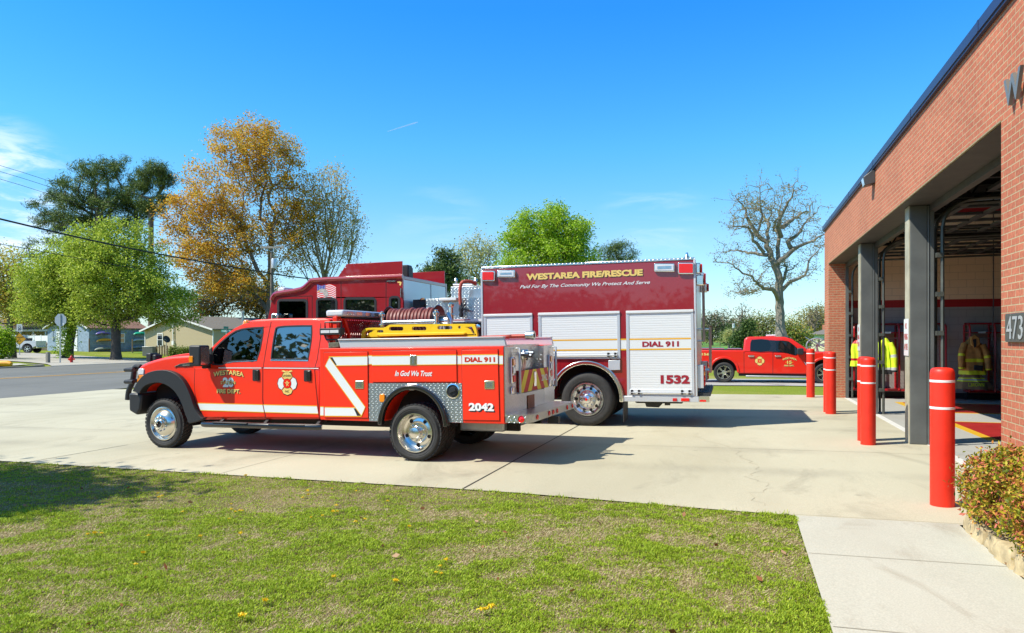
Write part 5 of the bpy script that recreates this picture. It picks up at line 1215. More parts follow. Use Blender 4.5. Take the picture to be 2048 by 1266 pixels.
# ------------------------------------------------------------------ the rescue pumper
PM = M['paint_maroon']
E = Veh('rescue_engine', 'tall dark red fire engine numbered 1532 with white roller shutters, parked behind the utility truck', 'fire engine', (-2.9, 14.0, gz(-2.9, 14)), R(.6), -.0145)
e = E.o; EW = 2.5
def p4(x, y, yy=0): return E.P(*z4(x, y), yy)
def L4(pts, yy=0): return [p4(x, y, yy) for x, y in pts]
def p3_(x, y, yy=0): return E.P(*z3(x, y), yy)
def L3(pts, yy=0): return [p3_(x, y, yy) for x, y in pts]
xl, xr = p4(45, 400)[0], p4(1468, 400)[0]
zt = p4(1463, 97)[1]; zb = p4(1200, 1006)[1]; zm = p4(700, 442)[1]
wx, wz = p4(745, 1030); RE = .525; wz = RE
ac, aR = p4(742, 1010), abs(p4(962, 1000)[0]-p4(512, 1000)[0])/2
ac = (ac[0], wz+.03)
ta = math.degrees(math.asin(max(-.9, min(.9, (zb+.004-ac[1])/aR))))
archp = [(ac[0]+aR*math.cos(R(t)), ac[1]+aR*math.sin(R(t))) for t in np.linspace(ta, 180-ta, 26)]
bo = [(xl, zt), (xr, zt), (xr, zb)] + archp + [(archp[-1][0]-.003, zb-.1), (xl, zb-.1)]
for yy in (0, EW-.7):
    mb = MB(); mb.plate(bo, yy, yy+.7); mb.build('rear_body', PM, e, bev=.02, seg=3)
mb = MB(); mb.box(xl+.02, xr-.012, .701, EW-.701, .75, zt-.15); mb.build('hose_bed', M['alu'], e)
mb = MB(); mb.plate(archp, .45, .46); mb.build('wheel_well', M['seam'], e)
# corner trims and tread plate along the top
for xx, n_ in ((xl-.012, 0), (xr-.022, 1)):
    mb = MB(); mb.box(xx, xx+.04, -.012, .05, zb+.0 if n_ else zm-.6, zt+.004); mb.build('corner_trim', M['alu_paint'], e, bev=.008)
tr_b, tr_t = zt-.002, p4(1463, 84)[1]
xm_ = p4(727, 120)[0]
for a_, b_ in ((xl, xm_-.012), (xm_+.012, xr)):
    mb = MB(); mb.box(a_, b_, -.008, .22, tr_b, tr_b+.045); mb.build('top_edge', M['diamond'], e, bev=.006)
# fender liner ring
f0, f1 = aR-.02, aR+.06
rg_ = [(ac[0]+f1*math.cos(R(t)), ac[1]+f1*math.sin(R(t))) for t in np.linspace(-6, 186, 30)] + [(ac[0]+f0*math.cos(R(t)), ac[1]+f0*math.sin(R(t))) for t in np.linspace(186, -6, 30)]
mb = MB(); mb.plate(rg_, -.05, .02); mb.build('fender_ring', M['chrome'], e, bev=.018, seg=3)
# roller shutters
def shutter(x0, x1, y0, y1, low=None, hb=True):
    a, b = p4(x0, (y0[0]+0)), p4(x1, y0[1]); z1_, z0_ = (a[1]+b[1])/2, low if low is not None else p4(x1, y1)[1]
    fr = bpy.data.objects.new('roller_shutter', None); COL.objects.link(fr); fr.parent = e; fr.empty_display_size = .1
    t_ = .055
    mb = MB(); mb.plate([(a[0], z0_), (b[0], z0_), (b[0], z1_), (a[0], z1_)], -.016, .0, [[(a[0]+t_, z0_+.02), (b[0]-t_, z0_+.02), (b[0]-t_, z1_-t_*.9), (a[0]+t_, z1_-t_*.9)]]); mb.build('frame', M['alu_paint'], fr, bev=.004)
    mb = MB(); mb.box(a[0], b[0], -.03, -.0165, z1_-.045, z1_+.005); mb.build('drip_rail', M['paint_white'], fr, bev=.006)
    mb = MB(); mb.box(a[0]+t_, b[0]-t_, -.007, -.001, z0_+.02, z1_-t_*.9); mb.build('slats', M['roller'], fr)
    if hb:
        mb = MB(); mb.box(a[0]+t_, b[0]-t_, -.022, -.008, z0_+.03, z0_+.13); mb.build('bottom_rail', M['paint_white'], fr, bev=.006)
        mb = MB(); mb.tube([(a[0]+t_, -.05, z0_+.07), (b[0]-t_, -.05, z0_+.07)], .014, 8); mb.build('lift_bar', M['alu_paint'], fr, smooth=True)
        for q in (a[0]+t_+.02, a[0]+.3*(b[0]-a[0])*.5+.02, b[0]-.25, b[0]-t_-.06):
            mb = MB(); mb.box(q, q+.04, -.062, -.022, z0_+.035, z0_+.12); mb.build('bar_bracket', M['black'], fr, bev=.006)
    return a, b, z0_, z1_
shutter(58, 383, (462, 456), 0, low=p4(960, 757)[1], hb=False)
s2 = shutter(422, 965, (452, 443), 757)
s3 = shutter(1006, 1456, (440, 431), 1008)
# white band with gold lines
zs1, zs0 = p4(1200, 627)[1], p4(1200, 695)[1]
for aa, bb, y in ((xl+.03, p4(56, 600)[0], -.003), (s2[0][0]+.056, s2[1][0]-.056, -.0085), (s2[1][0]+.003, s3[0][0]-.003, -.003), (s3[0][0]+.056, s3[1][0]-.056, -.0085), (s3[1][0]+.003, xr-.024, -.003)):
    mb = MB(); mb.plate([(aa, zs0), (bb, zs0), (bb, zs1), (aa, zs1)], y, y, single=True); s = mb.build('stripe', M['stripe_white'], e, fix=False)
    mb = MB()
    for z in (zs0-.012, zs1-.01): mb.plate([(aa, z), (bb, z), (bb, z+.028), (aa, z+.028)], y-.002, y-.002, single=True)
    mb.build('stripe_edge', M['stripe_yellow'], s, fix=False)
text_in(E, 'DIAL 911', p4(1115, 680), p4(1358, 640), M['ink_maroon'], y=-.0125, off=.045)
text_in(E, '1532', p4(1237, 924), p4(1430, 866), M['ink_maroon'], y=-.0125, off=.05)
text_in(E, 'WESTAREA FIRE/RESCUE', (p4(343, 238)[0], p4(730, 219)[1]), (p4(1118, 205)[0], p4(730, 176)[1]), M['gold'], y=-.006, shadow=M['ink_black'], shift=.013, off=.055)
text_in(E, 'Paid For By The Community We Protect And Serve', (p4(300, 296)[0], p4(730, 281)[1]), (p4(1167, 260)[0], p4(730, 252)[1]), M['ink_white'], y=-.005, shear=.4, off=.01)
# warning lights
def lampbox(x0, x1, y0, y1, m, nm, lines=0):
    mb = MB(); mb.plate(L4(rrect(x0, x1, y0, y1, 6)), -.045, .0); b = mb.build(nm, M['chrome'], e, bev=.012, seg=3)
    mb = MB(); mb.plate(L4(rrect(x0+7, x1-7, y0+8, y1-7, 5)), -.058, -.045); l = mb.build('lens', m, b, bev=.008)
    if lines:
        mb = MB(); a_ = L4([(x0+22, y0+20), (x1-22, y1-20)]); mb.plate([a_[0], (a_[1][0], a_[0][1]), a_[1], (a_[0][0], a_[1][1])], -.0595, -.0588); mb.build('reflector', M['steel'], l)
lampbox(47, 137, 173, 242, M['lamp_red'], 'warning_light'); lampbox(152, 272, 168, 218, M['lamp_clear'], 'scene_light', 1)
lampbox(1195, 1332, 124, 180, M['lamp_clear'], 'scene_light', 1); lampbox(1352, 1460, 118, 195, M['lamp_red'], 'warning_light')
mb = MB(); mb.plate(L4([(890, 768), (968, 765), (968, 832), (890, 834)]), -.03, 0); bx_ = mb.build('control_box', M['alu_paint'], e, bev=.006)
mb = MB(); mb.plate(L4([(500, 768), (568, 767), (568, 850), (540, 905), (505, 950)]), -.004, 0); mb.build('side_panel', PM, e, bev=.002)
mb = MB(); mb.plate(L4([(500, 786), (524, 785), (524, 789), (500, 790)]), -.01, -.004); mb.build('latch', M['ink_white'], e)
# running board, rear step, underbody
rb0, rb1 = p4(967, 1010), p4(1490, 1045)
mb = MB(); mb.box(rb0[0], p4(1492, 1030)[0], -.03, .5, p4(1200, 1044)[1], zb-.002); rbd = mb.build('running_board', M['alu_paint'], e, bev=.006)
for a_, b_, m in ((1318, 1346, M['ink_red']), (1374, 1428, M['lamp_red'])):
    q0, q1 = p4(a_, 1040), p4(b_, 1020); mb = MB(); mb.box(q0[0], q1[0], -.045, -.031, q0[1], q1[1]); mb.build('reflector', m, rbd, bev=.004)
xs_ = p4(1490, 1030)[0]
mb = MB(); mb.box(xr+.002, xr+.25, .06, EW-.06, zb+.0, zb+.06)
for k in range(6): mb.box(xr+.02+k*.037, xr+.04+k*.037, .08, EW-.08, zb+.061, zb+.075)
rs = mb.build('rear_step', M['dark_steel'], e)
mb = MB(); mb.box(xs_+.002, xr+.23, -.01, .05, p4(1200, 1044)[1], zb-.004); mb.build('step_end', M['chrome'], rs)
mb = MB(); mb.box(xs_+.02, xr+.17, -.022, -.011, p4(1200, 1044)[1]+.01, p4(1200, 1044)[1]+.045); mb.build('reflector', M['lamp_red'], rs)
mb = MB()
for yy in (.75, EW-.85): mb.box(-7.6, xr-.1, yy, yy+.1, .45, .72)
mb.box(wx+.9, xr-.3, .5, EW-.5, .42, .52); mb.build('chassis', M['dark_steel'], e)
mb = MB(); mb.plate(L4([(1055, 1048), (1190, 1050), (1255, 1050), (1215, 1092), (1130, 1088), (1120, 1060), (1055, 1058)]), .3, .38); mb.box(xr-.62, xr-.52, .3, .42, .40, .52); mb.build('tow_bracket', M['dark_steel'], e)
mfx = p4(985, 1180)
mb = MB(); mb.box(mfx[0], mfx[0]+.02, .02, .62, p4(985, 1180)[1], zb-.05); mb.build('mud_flap', M['black'], e)
for yy, f in ((.02, False), (.36, False)): tyre_wheel(e, wx, yy, RE, RE, .30, .315, 'alcoa', 'road')
for yy in (EW-.02, EW-.36): tyre_wheel(e, wx, yy, RE, RE, .30, .315, 'alcoa', 'road', far=True)
wfx = wx-5.35
tyre_wheel(e, wfx, .04, RE, RE, .32, .315, 'alcoa', 'road'); tyre_wheel(e, wfx, EW-.04, RE, RE, .32, .315, 'alcoa', 'road', far=True)
mb = MB(); mb.tube([(wx, .4, RE), (wx, EW-.4, RE)], .13, 12); mb.tube([(wfx, .4, RE), (wfx, EW-.4, RE)], .09, 10); mb.build('axle', M['seam'], e)
# rear fittings: ladders' rails, lamps in profile
mb = MB(); mb.box(xr+.0, xr+.012, .03, EW-.03, zb+.08, zt-.03); mb.build('rear_panel', M['alu_plain'], e)
for z_, h_, d_ in ((p4(1490, 150)[1], .2, .1), (p4(1510, 230)[1], .2, .16)):
    for yy in (.10, EW-.3):
        mb = MB(); mb.box(xr+.012, xr+d_, yy, yy+.2, z_-h_/2, z_+h_/2); b = mb.build('warning_light', M['chrome'], e, bev=.02); mb = MB(); mb.box(xr+d_, xr+d_+.03, yy+.02, yy+.18, z_-h_/2+.02, z_+h_/2-.02); mb.build('lens', M['lamp_red'], b, bev=.01)
za, zb_ = p4(1505, 800)[1], p4(1505, 955)[1]
for yy in (.03, EW-.2):
    mb = MB(); mb.box(xr+.012, xr+.13, yy, yy+.17, zb_, za); b = mb.build('tail_light', M['alu_paint'], e, bev=.008)
    for k in range(4):
        zz = zb_+.04+k*(za-zb_-.05)/4; mb = MB(); mb.lathe([(.001, .165), (.05, .155), (.055, .13)], 16, (xr, yy+.085, zz+.05), 'x'); mb.build('lens', (M['lamp_red'], M['lamp_red'], M['lamp_amber'], M['lamp_red'])[k], b, smooth=True)
for yy, x0_ in ((.35, .06), (.75, .06)):
    mb = MB(); mb.tube([(xr+.02, yy, p4(1500, 200)[1]), (xr+.13, yy, p4(1500, 200)[1]), (xr+.13, yy, p4(1500, 640)[1]), (xr+.02, yy, p4(1500, 640)[1])], .02, 8); mb.build('hand_rail', M['alu'], e, smooth=True)
for yy in (.55, 1.0):
    z1_, z0_ = p4(1530, 540)[1], p4(1530, 860)[1]
    mb = MB(); mb.tube([(xr+.24, yy, z1_), (xr+.24, yy, z0_)], .022, 8); mb.tube([(xr+.24, yy, z1_-.05), (xr+.01, yy, z1_-.05)], .016, 8); mb.tube([(xr+.24, yy, z0_+.05), (xr+.01, yy, z0_+.05)], .016, 8); mb.build('folding_ladder_rail', M['alu'], e, smooth=True)
mb = MB(); mb.lathe([(.03, 0), (.05, .03), (.03, .06), (.02, .12)], 10, (p4(1408, 80)[0], .2, tr_b+.045), 'z'); mb.build('roof_fitting', M['chrome'], e, smooth=True)
# ---------------- cab
zc_b = .62
xcr = p3_(1253, 420)[0]
top_line = smoothline([(22, 640), (45, 540), (62, 450), (78, 412), (110, 390), (220, 372), (330, 350), (380, 315), (415, 282), (445, 268), (700, 254), (1000, 243), (1253, 233)], 2)
co = L3(top_line) + [(xcr, zc_b), (p3_(22, 640)[0]-.15, zc_b), (p3_(22, 640)[0]-.12, 1.25)]
whl = [(wfx+.62*math.cos(R(t)), RE+.05+.62*math.sin(R(t))) for t in np.linspace(5, 175, 16)]
wins = [L3(rrect(120, 382, 456, 700, 22)), L3(rrect(474, 650, 445, 700, 26)), L3(rrect(724, 1006, 441, 640, 26)), L3(rrect(1137, 1222, 428, 640, 26))]
co2 = co[:-3] + [(xcr, zc_b), (whl[0][0]+.02, zc_b)] + whl + [(co[-2][0], zc_b), co[-1]]
for nr in (1, 0):
    mb = MB(); mb.plate(co2, 0, .06, wins)
    if not nr: mb.v = [(x, EW-y, z) for x, y, z in mb.v]
    mb.build('cab_side', PM, e, bev=.012)
tl = L3(top_line)
mb = MB(); mb.plate(tl+[(x, z-.08) for x, z in tl[::-1]], .062, EW-.062); mb.build('cab_roof', PM, e, bev=.02)
mb = MB(); mb.tube([(x, .0, z-.015) for x, z in tl[4:]], .05, 10); mb.build('drip_moulding', PM, e, smooth=True)
mb = MB(); mb.box(xcr-.05, xcr-.002, .062, EW-.062, zc_b, tl[-1][1]-.08); mb.build('cab_rear_wall', M['alu_plain'], e)
mb = MB(); mb.box(xcr-.001, xcr+.003, EW*.6, EW*.6+.05, 1.6, tl[-1][1]-.08); mb.build('wall_trim', M['galv'], e)
q0, q1 = tl[0], tl[6]
mb = MB(); mb.add([(q0[0]+.03, .06, q0[1]), (q0[0]-.05, EW/2, q0[1]), (q0[0]+.03, EW-.06, q0[1]), (q1[0], EW-.06, tl[4][1]-.05), (tl[3][0], EW/2, tl[3][1]), (tl[3][0]+.02, .06, tl[3][1]-.03)], [(0, 1, 4, 5), (1, 2, 3, 4)]); mb.build('windscreen', M['glass'], e)
mb = MB(); mb.box(co[-2][0], co[-2][0]+.05, .06, EW-.06, zc_b, q0[1]); mb.build('cab_front', PM, e)
mb = MB(); mb.box(co[-2][0]+.2, xcr-.06, .2, EW-.2, zc_b+.02, zc_b+.5); mb.build('cab_floor', M['black'], e)
for k, wl in enumerate(wins):
    for nr in (1, 0):
        mb = MB(); mb.plate(wl, .02, .026)
        if not nr: mb.v = [(x, EW-y, z) for x, y, z in mb.v]
        g_ = mb.build('window', M['glass'] if k else M['glass_clear'], e)
        if nr:
            mb = MB(); ribbon(mb, wl, .05, -.008, .02, closed=True); mb.build('window_seal', M['black'], g_)
for ln in ([(430, 418), (430, 700)], [(692, 292), (692, 700)], [(1102, 280), (1102, 700)], [(108, 425), (430, 418)], [(386, 436), (386, 640)]): mb = MB(); ribbon(mb, L3(ln), .012, -.003, 0); mb.build('door_seam', M['seam'], e)
mb = MB(); ribbon(mb, L3([(1112, 285), (1190, 283)]), .02, -.02, 0); mb.build('door_handle', M['chrome'], e)
mb = MB(); ribbon(mb, L3([(1241, 345), (1241, 430)]), .02, -.035, 0); mb.build('grab_handle', M['chrome'], e)
mb = MB(); 
mb.plate(L3([(1203, 284), (1212, 290), (1222, 282), (1243, 292), (1240, 312), (1233, 326), (1222, 318), (1226, 302), (1208, 298)]), -.004, -.003); mb.build('gold_decal', M['gold'], e)
mb = MB(); mb.plate([E.P(*z3(a_, b_), -.25) for a_, b_ in rrect(60, 122, 575, 700, 14)], -.28, -.1); mb.build('mirror', M['chrome'], e, bev=.03)
# flag and eagle decal
fb = bpy.data.objects.new('flag_decal', None); COL.objects.link(fb); fb.parent = e; fb.empty_display_size = .05
def fpt(u, v): return p3_(474+u*172, 310+v*118+12*math.sin(u*7)+u*12)
def fpoly(us, v0, v1, m, nm, y):
    mb = MB(); mb.plate([fpt(u, v0) for u in us]+[fpt(u, v1) for u in us[::-1]], y, y, single=True); mb.build(nm, m, fb, fix=False)
U = lin(0, 1, 14)
for k in range(7): fpoly(U if k > 3 else lin(.4, 1, 9), k/7, (k+.5)/7, M['lamp_red'], 'red_stripe', -.003)
fpoly(U, 0, 1, M['ink_white'], 'flag_field', -.002); fpoly(lin(0, .44, 6), 0, .52, M['ink_blue'], 'canton', -.004)
mb = MB()
for i in range(5):
    for j in range(4):
        c_ = fpt(.05+i*.085, .06+j*.115); mb.plate(circ(c_[0], c_[1], .008, 5), -.005, -.005, single=True)
mb.build('star', M['ink_white'], fb, fix=False)
mb = MB(); mb.plate([fpt(u, v) for u, v in [(.1, .42), (.15, .28), (.28, .22), (.42, .30), (.55, .52), (.62, .85), (.45, 1.0), (.38, .78), (.28, .52), (.16, .50)]], -.006, -.006, single=True); mb.build('eagle', mat('eagle grey', (.42, .40, .36), .5, var=.4, vscale=40), fb, fix=False)
mb = MB(); mb.plate([fpt(u, v) for u, v in [(.1, .42), (.02, .5), (.1, .54), (.17, .47)]], -.007, -.007, single=True); mb.build('beak', M['stripe_yellow'], fb, fix=False)
# roof screens and gear
def roofplate(pts, yy, nm='roof_screen'):
    mb = MB(); mb.plate([E.P(*z3(a_, b_), yy) for a_, b_ in pts], yy, yy+.02); mb.build(nm, PM, e, bev=.004)
rp = [E.P(*z3(a_, b_), .05) for a_, b_ in [(655, 256), (745, 127), (1250, 101), (1250, 236)]]
for yy in (.05, EW-.07):
    mb = MB(); mb.plate(rp, yy, yy+.02); s = mb.build('roof_screen', PM, e, bev=.004)
    if yy < 1:
        mb = MB()
        for a_, b_ in ((685, 247), (865, 240), (1050, 230), (1228, 222), (735, 158)):
            c_ = E.P(*z3(a_, b_), .05); mb.plate(circ(c_[0], c_[1], .012, 8), .044, .049)
        mb.build('rivet', M['ink_white'], s)
for k, yy in enumerate((.55, .95)):
    q = E.P(*z3(1260+k*10, 200), yy); mb = MB(); mb.box(rp[1][0]+.3, q[0]+.12, yy, yy+.22, rp[0][1]-.02, rp[0][1]+.28); mb.build('roof_box', M['black'], e, bev=.03)
c_ = E.P(*z3(180, 362), 1.25); mb = MB(); mb.box(c_[0]-.10, c_[0]+.10, 1.1, 1.5, c_[1]-.06, c_[1]+.05); mb.build('light_bar', M['lamp_clear'], e, bev=.03)
mb = MB(); mb.box(tl[8][0]-.1, tl[9][0], .9, 1.5, tl[9][1], tl[9][1]+.08); mb.build('roof_vent', PM, e, bev=.03)
# ---------------- pump section between cab and body
yp = .25
pw = [E.P(*z3(a_, b_), yp) for a_, b_ in ((1525, 445), (1960, 430), (1955, 622))]
zpt = (pw[0][1]+pw[1][1])/2
mb = MB(); mb.box(xcr+.42, xl-.016, yp, EW-yp, 1.0, zpt); mb.build('pump_house', M['diamond'], e, bev=.006)
u = [E.P(*z3(a_, b_), .6) for a_, b_ in ((1690, 335), (1900, 435))]
mb = MB(); mb.box(u[0][0], xl-.02, .6, EW-.6, zpt, u[0][1]); mb.build('cross_lay', M['diamond'], e, bev=.006)
mb = MB(); c_ = E.P(*z3(1925, 400), .5); mb.lathe([(.001, 0), (.16, 0), (.17, .03), (.17, .16), (.001, .16)], 28, (c_[0], .46, c_[1]-.05)); mb.build('reel_end', M['alu'], e, smooth=True)
for a_ in (1708, 1888):
    c_ = E.P(*z3(a_, 300), .5); mb = MB(); mb.lathe([(.04, -.1), (.045, -.02), (.025, 0), (.025, .05), (.045, .07), (.02, .12), (.001, .13)], 12, (c_[0], .7, c_[1]), 'z'); mb.tube([(c_[0], .7, c_[1]-.4), (c_[0], .7, c_[1]-.05)], .02, 6); mb.build('pipe_fitting', M['chrome'], e, smooth=True)
c0, c1 = E.P(*z3(1715, 318), .65), E.P(*z3(1890, 318), .65); mb = MB(); mb.tube([(c0[0], .65, c0[1]), (c1[0], .65, c1[1])], .03, 10); mb.build('roller', M['alu'], e, smooth=True)
hp = [E.P(*z3(a_, b_), .12) for a_, b_ in smoothline([(1880, 296), (1840, 282), (1800, 290), (1780, 325), (1774, 380), (1776, 440), (1780, 500)], 4)]
mb = MB(); mb.tube([(x, .12+.25*max(0, 1-i/8), z) for i, (x, z) in enumerate(hp)], .036, 10); mb.build('hose_line', M['hose_red'], e, smooth=True)
c_ = E.P(*z3(1782, 540), .1); mb = MB(); mb.lathe([(.03, .14), (.04, .05), (.055, 0), (.035, -.06), (.05, -.12), (.04, -.16)], 14, (c_[0], .12, c_[1]), 'z'); mb.bar((c_[0], .1, c_[1]+.02), (c_[0]+.17, .1, c_[1]-.03), .04); mb.bar((c_[0], .1, c_[1]+.0), (c_[0]+.12, .05, c_[1]+.1), .03); mb.build('nozzle', M['black'], e, smooth=True)
mb = MB(); a_, b_ = E.P(*z3(1600, 452), .2), E.P(*z3(1755, 445), .2); mb.box(a_[0], b_[0], .1, .24, a_[1]-.03, a_[1]+.03); mb.build('grab_rail', M['paint_white'], e, bev=.01)
mb = MB(); a_, b_ = E.P(*z3(1345, 452), .3), E.P(*z3(1525, 610), .3); mb.box(a_[0], b_[0], .3, .9, b_[1], a_[1]); bk = mb.build('black_locker', M['black'], e, bev=.01)
mb = MB(); c_ = E.P(*z3(1440, 470), .28); mb.lathe([(.08, .0), (.08, .05), (.001, .06)], 18, (c_[0], .25, c_[1])); mb.build('spot_lamp', M['chrome'], e, smooth=True)
mb = MB(); a_ = E.P(*z3(1290, 500), .5); mb.tube([(a_[0], .5, 1.2), (a_[0], .5, a_[1]+.12)], .05, 12); mb.build('exhaust_pipe', M['chrome'], e, smooth=True)
a_, b_ = E.P(*z3(1700, 655), .2), E.P(*z3(1957, 625), .2)
mb = MB(); mb.box(a_[0]-.3, xl-.017, .2, .248, a_[1], b_[1]); cp = mb.build('pump_panel_head', M['paint_white'], e)
mb = MB(); mb.plate([(a_[0], a_[1]+.03), (a_[0]+.42, a_[1]+.03), (a_[0]+.42, b_[1]-.01), (a_[0], b_[1]-.01)], .196, .199); mb.build('nameplate', M['ink_red'], cp)
mb = MB(); mb.box(a_[0]-.3, xl-.017, .21, .249, .6, a_[1]-.02); pp_ = mb.build('pump_panel', M['black_gloss'], e)
for k in range(4):
    mb = MB(); mb.lathe([(.06, 0), (.06, -.03), (.05, -.035), (.001, -.03)], 16, (a_[0]+.1+k*.16, .209, a_[1]-.12)); mb.build('gauge', M['chrome'], pp_, smooth=True)

# ------------------------------------------------------------------ the red pickup on the driveway
def pickup(V, px, labels, paint, y_=0):
    pass
K = Veh('red_pickup', 'bright red crew cab pickup with gold fire department lettering on the rear driveway', 'pickup', (-.62, 30.0, gz(-.62, 30.0)), R(0), 0)
k_ = K.o; PR = M['paint_red2']; KW = 2.0
def p6(x, y, yy=0, k=0, zb=0): return K.P(*z6(x, y), yy, k, zb)
def L6(pts, yy=0, k=0, zb=0): return [p6(x, y, yy, k, zb) for x, y in pts]
kx, kz = p6(350, 770); RK = .405
zbk = p6(700, 508)[1]; kt = .13
kf = p6(1562, 795)[0]
def karch(cx, r=.50): return [(cx+r*math.cos(R(t)), RK+.06+r*math.sin(R(t))) for t in np.linspace(0, 180, 16)]
xkr = kx-1.12; xkf = kf+.98
zlo = p6(900, 770)[1]
lowk = [(xkr, p6(100, 480)[1]), p6(582, 487), (p6(600, 505)[0], zbk), (p6(1335, 520)[0], zbk)] + L6(smoothline([(1350, 520), (1440, 512), (1560, 505)], 2)[1:]) + [(xkf-.25, zbk-.06), (xkf-.03, zbk-.22), (xkf, RK+.15), (kf+.52, RK-.02)] + karch(kf) + [(kf-.52, zlo), (kx+.52, zlo)] + karch(kx) + [(kx-.52, RK+.0), (xkr, RK+.1)]
mb = MB(); mb.plate(lowk, 0, KW); mb.build('body', PR, k_, bev=.05, seg=3)
def gk(pts): return L6(pts, 0, kt, zbk)
ghk = gk([(582, 508), (585, 470), (596, 360), (620, 330), (660, 322), (900, 320), (1080, 324), (1165, 348), (1260, 410), (1350, 470), (1352, 512)])
wr = gk(smoothline([(664, 490), (668, 400), (684, 362), (700, 358), (890, 360), (892, 497), (690, 495), (666, 492)], 2)); wf_ = gk(smoothline([(978, 505), (974, 400), (978, 368), (1100, 372), (1150, 392), (1240, 470), (1228, 540), (1180, 540), (1120, 522), (1060, 508)], 2))
mb = MB(); mb.plate(ghk, 0, KW, (), kt, zbk, mirror=True); mb.build('cab', PR, k_, bev=.05, seg=3)
for wl, m in ((wr, M['glass_dark']), (wf_, M['glass_dark'])):
    mb = MB(); mb.plate(wl, -.012, .004, (), kt, zbk); w_ = mb.build('window', m, k_)
    mb = MB(); mb.plate(wl, -.012, .004, (), kt, zbk); mb.v = [(x, KW-y, z) for x, y, z in mb.v]; mb.build('window', m, k_)
mb = MB(); mb.plate(gk([(896, 362), (972, 366), (976, 505), (896, 500)]), -.010, .004, (), kt, zbk); mb.build('pillar_trim', M['black_gloss'], k_)
a_, b_ = gk([(1352, 470)])[0], gk([(1172, 352)])[0]
mb = MB(); i_, j_ = kt*(a_[1]-zbk)+.05, kt*(b_[1]-zbk)+.05; mb.add([(a_[0]+.012, i_, a_[1]), (a_[0]+.1, KW/2, a_[1]), (a_[0]+.012, KW-i_, a_[1]), (b_[0]+.012, KW-j_, b_[1]), (b_[0]+.05, KW/2, b_[1]+.02), (b_[0]+.012, j_, b_[1])], [(0, 1, 4, 5), (1, 2, 3, 4)]); mb.build('windscreen', mat('windscreen sky glass', (.02, .03, .035), .02, spec=.9, coat=1), k_)
for ln in ([(590, 500), (592, 760)], [(940, 505), (938, 770)], [(1335, 545), (1345, 620), (1342, 770)]): mb = MB(); ribbon(mb, L6(ln), .014, -.004, 0); mb.build('door_seam', M['seam'], k_)
for a0, b0 in ((644, 714), (965, 1036)):
    mb = MB(); mb.plate(L6(rrect(a0, b0, 546, 566, 6)), -.04, 0); mb.build('door_handle', M['chrome'], k_, bev=.01)
mb = MB(); mb.plate(L6(rrect(1232, 1310, 460, 540, 14), -.2), -.22, -.02); mb.build('mirror', M['black'], k_, bev=.03)
for cx_, lo_ in ((kx, 0), (kf, 0)):
    r_a = [(cx_+.58*math.cos(R(t)), RK+.06+.58*math.sin(R(t))) for t in np.linspace(-5, 185, 20)] + [(cx_+.49*math.cos(R(t)), RK+.06+.49*math.sin(R(t))) for t in np.linspace(185, -5, 20)]
    mb = MB(); mb.plate(r_a, -.03, .02); mb.build('wheel_flare', PR, k_, bev=.02)
    mb = MB(); mb.plate(karch(cx_, .5), .3, .31); mb.build('wheel_well', M['seam'], k_)
for yy, f in ((.02, False), (KW-.02, True)):
    for cx_ in (kx, kf): tyre_wheel(k_, cx_, yy, RK, RK, .27, .26, 'spoke', 'road', far=f)
mb = MB(); mb.box(kx+.55, kf-.55, .05, KW-.05, zlo-.10, zlo-.01); mb.build('chassis', M['seam'], k_)
a_, b_ = p6(612, 778), p6(1340, 800); mb = MB(); mb.box(a_[0], b_[0], -.06, .1, a_[1]-.10, a_[1]-.03); mb.build('running_board', M['galv'], k_, bev=.02)
mb = MB(); mb.box(xkr-.12, xkr+.1, .05, KW-.05, RK+.02, RK+.22); mb.build('rear_bumper', M['chrome'], k_, bev=.03)
mb = MB(); mb.box(xkr+.1, p6(575, 480)[0], .1, KW-.1, p6(300, 478)[1]-.03, p6(300, 478)[1]+.015); mb.build('bed_cover', M['black'], k_)
mb = MB(); mb.tube([(xkr+.2, .12, p6(300, 462)[1]), (p6(350, 462)[0], .12, p6(300, 462)[1])], .025, 8); mb.tube([(p6(390, 466)[0], .12, p6(300, 466)[1]), (p6(560, 466)[0], .12, p6(300, 466)[1])], .025, 8); mb.build('bed_rail', M['chrome'], k_, smooth=True)
a_, b_ = p6(858, 318, .5), p6(975, 297, .5); mb = MB(); mb.box(a_[0], b_[0], .55, KW-.55, a_[1], b_[1]); lb = mb.build('light_bar', M['lamp_clear'], k_, bev=.02); mb = MB(); mb.box(a_[0]+.15, b_[0]-.1, .6, KW-.6, a_[1]-.12, a_[1]-.003); mb.build('bar_base', M['black'], lb)
ec = p6(780, 614); er = p6(835, 614)[0]-ec[0]
maltese(K, ec[0], ec[1], er, -.006, k_, (0, 0), ())
text_in(K, 'WESTAREA', p6(1055, 612), p6(1226, 590), M['gold'], y=-.008, shadow=M['ink_black'], shift=.01, arc=.07, off=.03)
text_in(K, '15', p6(1110, 652), p6(1165, 612), M['gold'], y=-.008, shadow=M['ink_black'], shift=.01, off=.04)
text_in(K, 'STATION', p6(1093, 638), p6(1183, 626), M['stripe_yellow'], y=-.010, off=.01)
text_in(K, 'FIRE DEPT.', p6(1075, 680), p6(1196, 662), M['gold'], y=-.008, shadow=M['ink_black'], shift=.008, off=.03)
text_in(K, '1561', p6(82, 548), p6(195, 518), M['gold'], y=-.008, off=.04)
text_in(K, 'Trust', p6(158, 656), p6(203, 636), M['ink_white'], y=-.008, shear=.3)
decal(K, 'fender_mark', L6([(1312, 622), (1345, 650), (1345, 670), (1338, 664)]), M['ink_white'], -.006)
